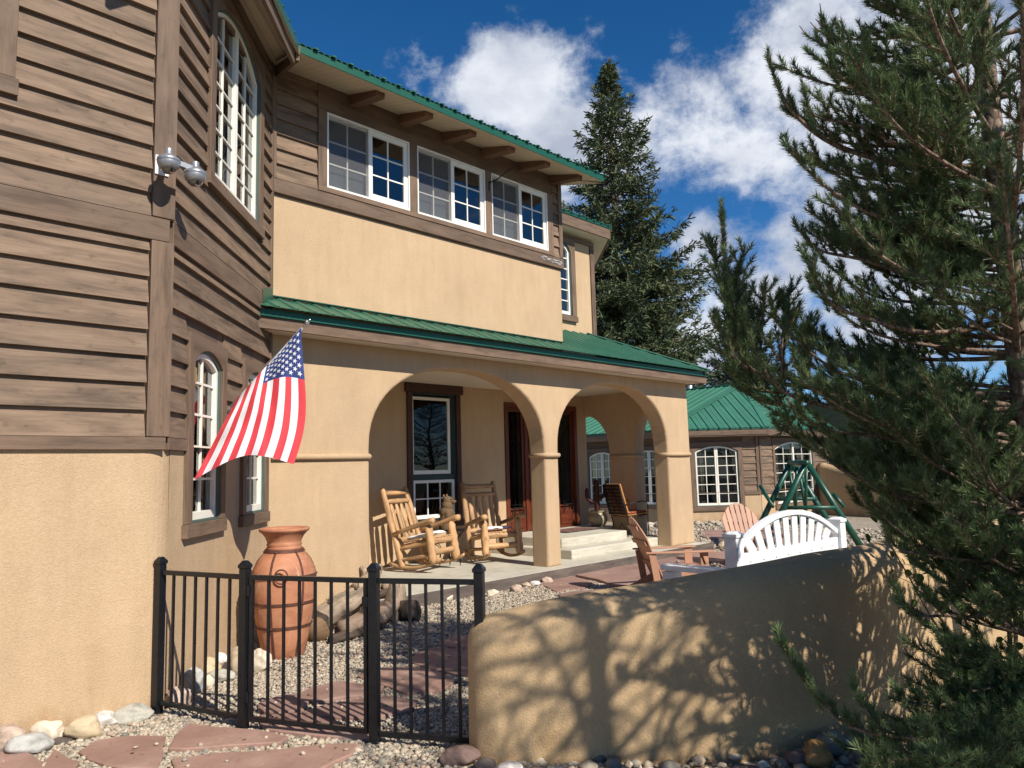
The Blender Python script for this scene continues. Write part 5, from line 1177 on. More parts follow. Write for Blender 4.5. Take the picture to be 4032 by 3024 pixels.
# ------------------------------------------------------------------ driftwood
def log(name, pts, rad, mat, label, cat, seed, noise_=.16, n=18, extra=None, vox=None, ends=None):
    P = [np.asarray(p, float) for p in pts]; Q = []; R = []
    for i in range(len(P)-1):
        k = max(3, int(np.linalg.norm(P[i+1]-P[i])/.035))
        for j in range(k): t = j/k; Q.append(P[i]+(P[i+1]-P[i])*t); R.append(rad[i]+(rad[i+1]-rad[i])*t)
    Q.append(P[-1]); R.append(rad[-1]); m = MB(); rs = random.Random(seed); mm = len(Q); vs = []; 
    T = [unit(Q[min(i+1, mm-1)]-Q[max(i-1, 0)]) for i in range(mm)]; Nn = unit(np.cross(T[0], (0, 0, 1.) if abs(T[0][2]) < .9 else (1., 0, 0)))
    fs = []; uvs = []; L = 0
    for i in range(mm):
        if i: L += np.linalg.norm(Q[i]-Q[i-1])
        Nn = unit(Nn-T[i]*(Nn@T[i])); B = np.cross(T[i], Nn)
        for k in range(n):
            a = 2*math.pi*k/n; r = R[i]*(1+noise_*noise.noise((math.cos(a)*1.4+seed, math.sin(a)*1.4, L*3))+noise_*.9*noise.noise((math.cos(a)*4+seed, math.sin(a)*4, L*2.0)))
            vs.append(Q[i]+Nn*math.cos(a)*r+B*math.sin(a)*r)
        if i < mm-1:
            for k in range(n):
                k2 = (k+1) % n; fs.append((i*n+k, i*n+k2, (i+1)*n+k2, (i+1)*n+k)); c = 6.28*R[i]/n; s_ = np.linalg.norm(Q[i+1]-Q[i]); uvs.append([(L, c*k), (L, c*(k+1)), (L+s_, c*(k+1)), (L+s_, c*k)])
    m.add(vs, fs, uvs, 0, .4)
    m.add(vs[:n], [tuple(range(n))[::-1]], [[(.5+.1*math.cos(6.28*k/n), .1*math.sin(6.28*k/n)) for k in range(n)]], 1 if ends else 0, .2); m.add(vs[-n:], [tuple(range(n))], [[(.5+.1*math.cos(6.28*k/n), .1*math.sin(6.28*k/n)) for k in range(n)]], 1 if ends else 0, .2)
    if extra: extra(m)
    o = m.build(name, [mat, ends] if ends else mat, None, smooth=True, merge=.0004); tag(o, label, cat); return o
def spikes(cs, rs):
    def f(m):
        for c in cs:
            for k in range(7):
                a = rs.uniform(0, 6.28); h = rs.uniform(.04, .12); q = V3(*c)+V3(rs.uniform(-.04, .04), rs.uniform(-.04, .04), 0); m.tube([q, q+V3(math.cos(a)*h*.4, math.sin(a)*h*.4, h)], [rs.uniform(.008, .02), .002], 6, noise_=.3, seed=k)
    return f
rs_ = random.Random(2)
log('driftwood_log', [(4.30, 6.93, .17), (4.75, 7.08, .27), (5.20, 7.28, .44), (5.42, 7.40, .55)], [.12, .11, .09, .05], DRIFT, 'pale split driftwood log leaning up beside the terracotta urn', 'log', 3, .35, extra=spikes([(4.5, 7.0, .32), (4.9, 7.1, .40)], rs_))
log('driftwood_log', [(4.16, 6.73, .12), (4.35, 7.02, .16)], [.135, .13], BARK, 'short dark charred log with its round cut end facing the path', 'log', 5, .14, ends=CARV)
log('driftwood_log', [(4.40, 6.62, .10), (4.95, 6.80, .12), (5.35, 6.98, .20)], [.10, .105, .07], LOGG, 'smooth grey driftwood log lying on the gravel in front of the leaning one', 'log', 7, .22)
log('driftwood_log', [(4.20, 6.52, .05), (4.60, 6.60, .05), (4.95, 6.72, .06)], [.05, .065, .04], BARK, 'rotten dark strip of wood lying flat at the foot of the grey log', 'log', 9, .4)
log('wood_chunk', [(5.22, 6.98, .05), (5.32, 6.99, .16), (5.36, 7.0, .30), (5.40, 7.05, .42)], [.10, .12, .10, .07], DRIFT, 'ragged chunk of old wood propped against the porch curb behind the gate post', 'log', 12, .55)
log('bark_bundle', [(5.38, 6.80, .03), (5.42, 6.82, .13), (5.44, 6.84, .22)], [.11, .115, .09], BARK, 'rough stack of brown bark slabs standing at the left end of the porch curb', 'log', 15, .5)
log('driftwood_stump', [(5.40, 7.60, .15), (5.50, 7.62, .30), (5.44, 7.66, .42), (5.38, 7.70, .55)], [.06, .075, .055, .02], DRIFT, 'twisted driftwood stub standing on the porch edge beside the first arch', 'driftwood', 21, .5)
log('driftwood_log', [(5.46, 7.55, .21), (5.75, 7.50, .23)], [.045, .06], BARK, 'small dark log end lying on the porch slab behind the gate post', 'log', 25, .3)
log('driftwood_log', [(5.60, 7.56, .29), (5.92, 7.62, .26)], [.05, .055], LOGG, 'small brown log resting across the dark one on the porch slab', 'log', 27, .3)

# ------------------------------------------------------------------ log rocking chairs
def rounded_log(m, a, b, r, seed=0, tip=.4, n=10, noise_=.07, flat=None):
    a = np.asarray(a, float); b = np.asarray(b, float); L = np.linalg.norm(b-a); d = (b-a)/L; e = min(.06, L*.2)
    rs = random.Random(seed+int(L*1000)); k = max(3, int(L/.07)); ts = [0, e*.35/L, e/L]+[e/L+(1-2*e/L)*j/k for j in range(1, k)]+[1-e/L, 1-e*.35/L, 1]
    rr = [r*tip, r*(.5+.5*tip)+.0, r]+[r*(1+rs.uniform(-.10, .12)) for _ in range(1, k)]+[r, r*(.5+.5*tip), r*tip]
    bend = V3(rs.uniform(-1, 1), rs.uniform(-1, 1), rs.uniform(-1, 1))*.006
    m.tube([a+d*L*t+bend*math.sin(math.pi*t) for t in ts], rr, n+2, noise_=noise_*1.4, seed=seed, flat=flat)
def rocking_chair(loc, rz, label, pitch, cush_label, cush_mat, seed, cush_pos=(.02, 0)):
    c = thing('rocking_chair', loc, rz, label, 'rocking chair', 'log rocking chairs on the porch'); ca, sa = math.cos(pitch), math.sin(pitch)
    def T(x, y, z): return V3(x*ca+z*sa, y, -x*sa+z*ca+.035)       # lean back about the rocker
    W = .31; LM = LOGW if seed < 5 else LOGW
    def part(name, fn, mat=LOGW): m = MB(); fn(m); m.build(name, mat, c, smooth=True, local=True)
    for sg in (-1, 1):
        y = W*sg
        def rk(m):
            pts = []; 
            for k in range(15):
                t = -.47+.94*k/14; pts.append(T(t, y, .02+ t*t*.42))
            vs = []; h = .045; w2_ = .022
            for p in pts: vs += [p+V3(0, -w2_, 0), p+V3(0, w2_, 0), p+V3(0, w2_, h), p+V3(0, -w2_, h)]
            fs = [(4*i+j, 4*i+(j+1) % 4, 4*i+4+(j+1) % 4, 4*i+4+j) for i in range(14) for j in range(4)]+[(0, 3, 2, 1), (56, 57, 58, 59)]
            uv = [[(i*.07, j*.05), (i*.07, (j+1)*.05), ((i+1)*.07, (j+1)*.05), ((i+1)*.07, j*.05)] for i in range(14) for j in range(4)]+[[(0, 0)]*4]*2
            m.add(vs, fs, uv)
        part('rocker', rk)
        part('front_post', lambda m: rounded_log(m, T(.33, y, .07), T(.29, y, .66), .060, seed+sg, .3))
        part('back_post', lambda m: rounded_log(m, T(-.24, y*.97, .05), T(-.52, y*.93, 1.28), .044, seed+3+sg, .75), LOGW)
        part('arm', lambda m: m.tube([T(-.36, y*1.03, .56), T(-.15, y*1.08, .60), T(.12, y*1.1, .655), T(.36, y*1.12, .70), T(.43, y*1.12, .70)], [.030, .034, .038, .046, .05], 10, noise_=.06, seed=seed))
    def bx(z): return -.24-.28*(z-.05)/1.23
    for z, r in ((1.20, .052), (1.06, .046)): part('back_rail', lambda m: rounded_log(m, T(bx(z)+.01, -W*.93, z), T(bx(z)+.01, W*.93, z), r, seed+int(z*10), .45, flat=(1, .8)))
    part('back_rail', lambda m: rounded_log(m, T(bx(.46)+.01, -W*.96, .46), T(bx(.46)+.01, W*.96, .46), .045, seed+9, .5))
    for k in range(4):
        y = -.19+.127*k
        def sl_(m):
            m.tube([T(bx(z)+.012, y*(1+.0*z), z) for z in (.47, .54, .60, .80, .95, 1.0, 1.045)], [.010, .028, .040, .043, .040, .030, .008], 8, noise_=.05, seed=seed+k, flat=(1.05, .5))
        part('back_slat', sl_)
    for (x0, z0, r) in ((.30, .40, .046), (.32, .24, .042)): part('front_rail', lambda m: rounded_log(m, T(x0, -W, z0), T(x0, W, z0), r, seed+int(z0*50), .5))
    for sg in (-1, 1):
        part('seat_rail', lambda m: rounded_log(m, T(-.26, W*sg*.92, .33), T(.30, W*sg*.92, .40), .034, seed+20+sg, .7))
        part('stretcher', lambda m: rounded_log(m, T(-.25, W*sg*.98, .17), T(.31, W*sg*.98, .20), .026, seed+30+sg, .8))
    for k in range(8):
        y = -.26+.52*k/7; part('seat_slat', lambda m: m.bar(T(-.25, y, .385), T(.335, y, .455), .036, .022))
    part('stretcher', lambda m: rounded_log(m, T(-.05, -W*.98, .18), T(-.05, W*.98, .18), .024, seed+41, .8))
    # cushion: rests on the seat, a thing of its own
    cu = MB(); M4 = ORI[c.name]; x0, x1 = cush_pos[0]-.22, cush_pos[0]+.22; n = 14; vs = []
    for i in range(n+1):
        for j in range(n+1):
            a = -1+2*i/n; b = -1+2*j/n; q = max(abs(a), abs(b)); ed = (1-q**4)**.5 if q < 1 else 0; puff = .045*ed*(1-.25*math.exp(-(a*a+b*b)*6))+.012*noise.noise((a*2+seed, b*2, 0))
            x = (x0+x1)/2+a*.22; y = b*.23; z = .425+(x+.22)*.12; vs.append((T(x, y, z), puff))
    top = [tuple(M4 @ Vector(p+V3(0, 0, .028+d))) for p, d in vs]; bot = [tuple(M4 @ Vector(p+V3(0, 0, .026-d*.35))) for p, d in vs]; K = n+1
    fs = [(i*K+j, (i+1)*K+j, (i+1)*K+j+1, i*K+j+1) for i in range(n) for j in range(n)]; cu.add(top, fs); cu.add(bot, [f[::-1] for f in fs])
    o = cu.build('seat_cushion', cush_mat, None, smooth=True, merge=.004); tag(o, cush_label, 'cushion')
    return c
rocking_chair((7.56, 9.08, .16), math.atan2(-.97, .26), 'log rocking chair nearest the left pier of the big arch, seen from its side', -.10, 'white seat cushion slipping off the left log rocking chair', WHITEC, 1)
rocking_chair((8.88, 8.98, .16), math.atan2(-.93, -.30), 'log rocking chair in front of the door steps, facing the fence', -.03, 'pale pink seat cushion on the rocking chair nearer the door', PINKC, 7)

# ------------------------------------------------------------------ wire table and carved bear
def table():
    c = thing('wire_table', (8.16, 9.37, .16), math.atan2(-.69, .72), 'small black wrought iron plant table between the two rocking chairs', 'table')
    t = MB(); t.box((0, 0, .545), (.66, .34, .016)); 
    for x in np.linspace(-.3, .3, 9): t.bar((x, -.16, .556), (x, .16, .556), .01, .006)
    t.build('table_top', IRON, c, local=True)
    for sx_ in (-1, 1):
        for sy_ in (-1, 1):
            l = MB(); pts = [(sx_*.31, sy_*.15, .54), (sx_*.21, sy_*.145, .42), (sx_*.15, sy_*.14, .33)]; l.tube(pts, .006, 6)
            arc = [(sx_*(.15-.08*math.cos(a)), sy_*.14, .23+.10*math.sin(a)) for a in np.linspace(0, math.pi, 9)]; l.tube([(sx_*.08, sy_*.145, .0)]+[(sx_*.075, sy_*.14, .15)]+arc[0:]+[(sx_*.235, sy_*.145, .12), (sx_*.25, sy_*.15, 0)], .007, 6); l.build('leg', IRON, c, local=True)
    for sx_ in (-1, 1):
        s = MB()
        for q in (.0, 1.0):
            cx = sx_*(.19+.045*q); s.tube([(cx+.045*math.cos(a)*(1-a/14), -.15, .47+.045*math.sin(a)*(1-a/14)) for a in np.linspace(0, 9, 22)], .004, 5)
        ellipsoid(s, (sx_*.2, -.152, .455), (.022, .004, .014), 8, 5)
        s.build('scrollwork', IRON, c, local=True)
table()
def bear():
    m = MB(); base = V3(8.19, 9.35, .715); f = unit((-.10, -1, 0)); f = unit(V3(.45, -.9, 0)); s = V3(-f[1], f[0], 0); A = (f, s, (0, 0, 1))
    P = lambda x, y, z: base+(f*x+s*y+V3(0, 0, z))*1.12
    m.tube([P(0, 0, .0), P(0, 0, .05), P(0, 0, .14), P(0, 0, .20)], [.125, .130, .125, .11], 18, noise_=.03)
    ellipsoid(m, P(0, 0, .24), (.115, .120, .12), ax=A); ellipsoid(m, P(.015, 0, .34), (.095, .10, .10), ax=A)
    ellipsoid(m, P(.02, 0, .415), (.082, .078, .072), ax=A); ellipsoid(m, P(.10, 0, .395), (.052, .040, .036), ax=A); ellipsoid(m, P(.142, 0, .402), (.016, .02, .015), ax=A)
    for sg in (-1, 1): ellipsoid(m, P(-.015, sg*.058, .480), (.018, .028, .030), ax=A); ellipsoid(m, P(.05, sg*.085, .20), (.05, .035, .09), ax=A); ellipsoid(m, P(.085, sg*.035, .435), (.012, .014, .014), ax=A)
    o = m.build('bear_carving', CARV, None, smooth=True); remesh(o, .007, 3)
    tx = bpy.data.textures.new('carving', 'CLOUDS'); tx.noise_scale = .03; md = o.modifiers.new('Displace', 'DISPLACE'); md.texture = tx; md.strength = .012; md.mid_level = .5
    tag(o, 'brown chainsaw-carved wooden bear bust sitting on the wire table', 'carving')
    ey = MB()
    for sg in (-1, 1): ellipsoid(ey, P(.094, sg*.034, .432), (.008, .008, .008), 8, 6)
    e = ey.build('eye', IRON, None, smooth=True); e.parent = o
bear()

# ------------------------------------------------------------------ doormat, cactus pot, iron chair
m = MB(); m.box((11.36, 9.35, .469), (1.05, .62, .012)); 
o = m.build('mat', simple('mat_rubber', (.035, .03, .03), .95, 0, .4, 60, .5, 150), None)
mt, t, b = newmat('mat_pile'); p = world_pos(t); n = noise_n(t, p, 26, 4, .7); r = ramp(t, n.outputs['Fac'], [(.35, (.05, .04, .045)), (.5, (.16, .06, .045)), (.62, (.22, .14, .10))]); t.links.new(r.outputs[0], b.inputs['Base Color']); setb(b, Roughness=1.0); bump(t, b, n.outputs['Fac'], .6, .01)
o.name = 'doormat'; tag(o, 'dark speckled doormat with a reddish middle on the landing before the door', 'doormat'); ORI['doormat'] = Matrix()
m = MB(); m.box((11.36, 9.35, .478), (.92, .50, .008)); q = m.build('pile', mt, None); q.parent = o
def cactus():
    c = V3(12.44, 9.55, .463); p = MB(); p.lathe([(0, .01), (.12, 0), (.165, .04), (.20, .13), (.195, .20), (.165, .255), (.155, .27), (.175, .295), (.185, .31), (.17, .315), (.15, .28), (.14, .24), (0, .24)], c, 32)
    o = p.build('plant_pot', simple('glazed_pot', (.30, .25, .15), .45, 0, .25, 8), None, smooth=True, merge=.0005); tag(o, 'round olive-tan glazed pot on the landing right of the door', 'pot')
    m = MB(); d = unit(V3(.7, -.72, 0)); b = c+V3(0, 0, .24); cm = wood('painted_metal_cactus', (.075, .022, .018), .5, .5, .6, 1.7, .3)
    def arm(pts, r):
        m.tube(pts, r, 16, noise_=0, flat=None)
    arm([b, b+V3(0, 0, .2), b+V3(0, 0, .55), b+V3(0, 0, .64), b+V3(0, 0, .685), b+V3(0, 0, .70)], [.055, .056, .058, .054, .038, .006])
    for sg, h, L, z in ((-1, .26, .20, .0), (1, .34, .17, .0)):
        pts = [b+V3(0, 0, h), b+d*sg*L*.5+V3(0, 0, h-.01), b+d*sg*L*.85+V3(0, 0, h+.03), b+d*sg*L+V3(0, 0, h+.10), b+d*sg*L+V3(0, 0, h+.22), b+d*sg*L+V3(0, 0, h+.26), b+d*sg*L+V3(0, 0, h+.275)]; arm(pts, [.040, .042, .044, .044, .043, .028, .005])
    for v in range(len(m.v)): pass
    o = m.build('cactus_sculpture', cm, None, smooth=True); remesh(o, .010, 1); tag(o, 'dark red-brown metal saguaro cactus sculpture standing in the round pot', 'sculpture')
    tx = bpy.data.textures.new('ribs', 'WOOD'); tx.noise_scale = .03
cactus()
def stripes(name, cols, scale, axis='X'):
    m, t, b = newmat(name); uvn = N_(t, 'ShaderNodeUVMap'); uvn.uv_map = 'UVMap'; sp = N_(t, 'ShaderNodeSeparateXYZ'); t.links.new(uvn.outputs[0], sp.inputs[0]); fr = N_(t, 'ShaderNodeMath', operation='MULTIPLY'); fr.inputs[1].default_value = scale; t.links.new(sp.outputs[axis], fr.inputs[0]); fc = N_(t, 'ShaderNodeMath', operation='FRACT'); t.links.new(fr.outputs[0], fc.inputs[0])
    r = ramp(t, fc.outputs[0], [(i/len(cols), c) for i, c in enumerate(cols)]); r.color_ramp.interpolation = 'CONSTANT'; n = noise_n(t, uvn.outputs[0], 80, 3, .6); rn = ramp(t, n.outputs['Fac'], [(.3, (.85, .85, .85)), (.6, (1, 1, 1))]); t.links.new(mixc(t, .7, r.outputs[0], rn.outputs[0], 'MULTIPLY'), b.inputs['Base Color']); setb(b, Roughness=.9); bump(t, b, n.outputs['Fac'], .3, .005); return m
def iron_chair():
    c = thing('iron_chair', (12.40, 8.78, .312), math.radians(-20), 'black wrought iron armchair by the side arch beside the landing', 'chair')
    W = .27
    for sg in (-1, 1):
        f = MB(); y = W*sg
        f.tube([(-.20, y, 0), (-.16, y, .2), (-.20, y, .38), (-.36, y, .98)], .010, 7); f.build('back_frame', IRON, c, local=True, smooth=True)
        f = MB(); f.tube([(.30, y, -.0), (.285, y, .2), (.29, y, .42), (.30, y, .58), (.26, y, .645), (.18, y, .665), (-.02, y, .64), (-.26, y, .60)], .010, 7); f.build('arm', IRON, c, local=True, smooth=True)
        f = MB(); f.tube([(-.18, y, .37), (.29, y, .40)], .009, 6); f.build('seat_rail', IRON, c, local=True)
        f = MB(); f.tube([(-.10, y*.9, .0), (.02, y*.9, .22), (.16, y*.9, .0)], .008, 6); f.build('brace', IRON, c, local=True)
    s = MB()
    for x in np.linspace(-.15, .28, 7): s.tube([(x, -W, .38+x*.07), (x, W, .38+x*.07)], .005, 5)
    for k in range(5): a0 = -.2+.1*k; s.tube([(.29+.0*k, a0+.03*math.cos(q), .34+.03*math.sin(q)) for q in np.linspace(0, 6.28, 10)], .004, 4)
    s.build('seat_grid', IRON, c, local=True)
    b = MB()
    for z in np.linspace(.43, .97, 9): b.bar((-.222-.16*(z-.38)/.6, -W, z), (-.222-.16*(z-.38)/.6, W, z), .006, .036)
    for y in np.linspace(-W, W, 7): b.bar((-.238, y, .41), (-.382, y, .985), .004, .034, up=(0, 1, 0))
    b.build('back_grid', IRON, c, local=True)  # backrest grid, its dark straps widened to stand in for shade on the rear
    SM = stripes('serape_stripes', [(.42, .10, .03), (.50, .24, .05), (.05, .02, .015), (.36, .05, .03), (.50, .28, .08), (.10, .03, .02)], 7.0, 'Y')
    M4 = ORI[c.name]; q = MB(); ax = (V3(1, 0, .07), V3(0, 1, 0), V3(-.07, 0, 1)); q.box((.06, 0, .435), (.46, .50, .07), ax, rnd=.5)
    q.v = [tuple(M4 @ Vector(v)) for v in q.v]; o = q.build('chair_cushion', SM, None, bevel=.02); tag(o, 'orange and red striped seat cushion on the wrought iron armchair', 'cushion')
    q = MB(); d = unit(V3(-.165, 0, .56)); q.box(V3(-.235, 0, .72), (.60, .50, .055), (d, V3(0, 1, 0), np.cross(d, V3(0, 1, 0))), rnd=.5); q.v = [tuple(M4 @ Vector(v)) for v in q.v]; o = q.build('chair_cushion', SM, None, bevel=.02); tag(o, 'striped back cushion leaning on the backrest of the wrought iron armchair', 'cushion')
iron_chair()

# ------------------------------------------------------------------ plank garden chairs (adirondack style)
def plank_chair(loc, rz, label, mat=RECW):
    c = thing('garden_chair', loc, rz, label, 'garden chair', 'pinkish brown plank garden chairs')
    def part(name, fn, bev=.004): m = MB(); fn(m); m.build(name, mat, c, bevel=bev, local=True)
    bd = unit(V3(-.42, 0, 1)); bn = V3(bd[2], 0, -bd[0])
    n = 7
    for k in range(n):
        t = (k-(n-1)/2)/((n-1)/2); L = .84-.20*t*t; w = .075
        def sl_(m):
            y0 = t*.225; y1 = t*.272; a = V3(-.20, y0, .22); b = a+bd*L+V3(0, y1-y0, 0); e1 = V3(0, w*.42, 0); e2 = V3(0, w*.5, 0); th = bn*.018
            Lf = lambda q: -.20*(q*q-t*t); top = [b+e2+bd*Lf(t+.155), b+bd*.004, b-e2+bd*Lf(t-.155)]
            m.prism([a-e1, a+e1]+top, th)
        part('back_slat', sl_)
    for h, w in ((.20, .50), (.50, .56), (.70, .40)):
        p = V3(-.20, 0, .22)+bd*h-bn*.022; part('back_brace', lambda m: m.box(p, (.022, w, .06), (bn, V3(0, 1, 0), bd)))
    for k in range(6): x = -.14+.095*k; z = .25+.33*(x+.2)/1.0*.36+.0; part('seat_slat', lambda m: m.box((x, 0, .235+.19*(x+.2)), (.082, .50, .018), ((1, 0, .2), (0, 1, 0), (-.2, 0, 1))))
    for sg in (-1, 1):
        y = sg*.26
        part('side_rail', lambda m: m.prism([V3(.40, y-.011, .26), V3(.40, y-.011, .36), V3(-.15, y-.011, .25), V3(-.55, y-.011, .06), V3(-.55, y-.011, 0), V3(-.45, y-.011, 0), V3(-.1, y-.011, .13)], (0, .022, 0)))
        part('leg', lambda m: m.prism([V3(.30, y+sg*.014, 0), V3(.40, y+sg*.014, 0), V3(.40, y+sg*.014, .54), V3(.29, y+sg*.014, .54)], (0, sg*.022, 0)))
        part('leg', lambda m: m.bar((-.26, y+sg*.03, .02), (-.34, y+sg*.03, .54), .022, .09, up=(1, 0, .1)))
        part('arm', lambda m: m.prism([V3(-.42, sg*.24, .545), V3(-.42, sg*.31, .545), V3(.05, sg*.37, .545), V3(.44, sg*.38, .545), V3(.47, sg*.33, .545), V3(.44, sg*.25, .545), V3(0, sg*.24, .545)], (0, 0, .020)), .005)
        part('arm_bracket', lambda m: m.prism([V3(.30, y+sg*.04, .54), V3(.39, y+sg*.04, .54), V3(.385, y+sg*.04, .42), V3(.35, y+sg*.04, .40)], (0, sg*.02, 0)))
    part('front_apron', lambda m: m.box((.405, 0, .30), (.02, .50, .11)))
    return c
c1 = gz(1468, 1244); plank_chair((8.66, 5.48, 0), math.atan2(-.62, .78), 'pinkish brown plank garden chair in front of the porch step, seen from its back left')
# ------------------------------------------------------------------ second and third chair share the design
plank_chair((11.45, 5.72, 0), math.atan2(-.80, -.60), 'pinkish brown plank garden chair facing the camera between the pier and the white bench')
q = gz(1896, 1170, .0); plank_chair((13.1, 3.55, 0), math.atan2(.1, -1), 'pinkish brown plank garden chair half hidden behind the leaves right of the swing frame')

# ------------------------------------------------------------------ white bench with arched slatted back
def bench():
    A = V3(5.72, 3.02, 0); B = V3(7.60, 2.90, 0); d = unit(B-A); fr = V3(-d[1], d[0], 0)
    c = thing('garden_bench', (A+B)/2, math.atan2(d[1], d[0]), 'white vinyl garden bench with arched slatted back behind the adobe wall', 'bench'); L = np.linalg.norm(B-A); h = L/2
    def part(name, fn, bev=.005): m = MB(); fn(m); m.build(name, WHITE, c, bevel=bev, local=True)
    for sg in (-1, 1):
        x = sg*h
        part('back_post', lambda m: m.box((x, 0, .53), (.112, .112, 1.06))); part('post_cap', lambda m: (m.box((x, 0, 1.072), (.134, .134, .03)), m.box((x, 0, 1.095), (.125, .125, .02), taper=.5)))
        part('front_post', lambda m: m.box((x, .62, .37), (.12, .12, .74))); part('arm', lambda m: m.box((x, .36, .775), (.15, .66, .045))); part('side_rail', lambda m: m.box((x, .31, .40), (.05, .50, .12)))
    part('lower_rail', lambda m: m.box((0, .0, .85), (L-.125, .05, .13))); part('seat_rail', lambda m: m.box((0, .60, .38), (L-.12, .05, .12)))
    def arc(t): return .965+.235*(1-abs(t)**2.1)
    def top(m):
        pts = [V3(t*(h-.06), 0, arc(t)) for t in np.linspace(-1, 1, 33)]; vs = []
        for i, p in enumerate(pts):
            T = unit(pts[min(i+1, 32)]-pts[max(i-1, 0)]); n = V3(-T[2], 0, T[0]); 
            for a, b_ in ((-.03, -.022), (.03, -.022), (.03, .022), (-.03, .022)): vs.append(p+V3(0, a, 0)+n*b_)
        fs = [(4*i+j, 4*i+(j+1) % 4, 4*i+4+(j+1) % 4, 4*i+4+j) for i in range(32) for j in range(4)]+[(0, 3, 2, 1), (128, 129, 130, 131)]; m.add(vs, fs)
    part('top_rail', top, .006)
    n = 10
    for k in range(n):
        t = -1+2*(k+.75)/(n+.5); a = V3(t*(h-.10)*.88, 0, .90); t2 = t; b = V3(t*(h-.06), 0, arc(t)-.005)
        part('back_slat', lambda m: m.bar(a, b, .018, .085, up=(0, 1, 0)) if False else m.box((a+b)/2, (.098, .018, np.linalg.norm(b-a)), (np.cross(V3(0, 1, 0), unit(b-a)), V3(0, 1, 0), unit(b-a))))
    for k in range(5): y = .10+.115*k; part('seat_slat', lambda m: m.box((0, y, .455), (L-.10, .095, .02)))
    r = MB()
    for k in range(8): x = -h+.2+k*(L-.4)/7; ellipsoid(r, (x, -.028, .85), (.012, .008, .012), 8, 5)
    r.build('rivet', WHITE, c, local=True)
bench()

# ------------------------------------------------------------------ green log A-frame swing stand
def swing():
    o0 = gd(1740, 1010, 15.2); o0[2] = 0; dp = unit(o0); e = V3(dp[1], -dp[0], 0)
    c = thing('swing_frame', o0, 0, 'dark green log A-frame swing stand in front of the garden room', 'swing')
    def part(name, a, b, r, tip=.85): m = MB(); m.tube([a, a+(b-a)*.5+V3(.005, .005, 0), b], [r*.95, r, r*1.05], 12, noise_=.05); m.build(name, GREEN_L, c, smooth=True)
    O = lambda s, d, z: o0+e*s+dp*d+V3(0, 0, z)
    for d, sh in ((0, 0), (1.4, -.30)):
        part('leg', O(sh+.03, d, 1.66), O(sh-.86, d, -.02), .058); part('leg', O(sh+.02, d+.05, 1.66), O(sh+.90, d+.05, -.02), .058)
        part('crossbar', O(sh-.46, d+.02, .90 if d else .80), O(sh+.48, d+.02, .90 if d else .80), .036)
    part('top_beam', O(.03, -.15, 1.63), O(-.30, 1.5, 1.63), .052)
    for s in (-.06, .12): part('hanger', O(s-.1, .4, 1.55), O(s-.18, .5, .62), .030); part('hanger', O(s-.25, 1.1, 1.55), O(s-.15, 1.1, .52), .030)
    part('seat_bar', O(-.42, .35, .50), O(.34, .55, .52), .05); part('seat_bar', O(-.40, 1.1, .46), O(.2, 1.1, .50), .05); part('seat_bar', O(-.42, .3, .50), O(-.45, 1.15, .58), .045)
    part('brace', O(-.62, .03, .82), O(-.85, .5, 1.2), .034); part('brace', O(.62, .03, .80), O(.45, .1, 1.05), .034)
swing()

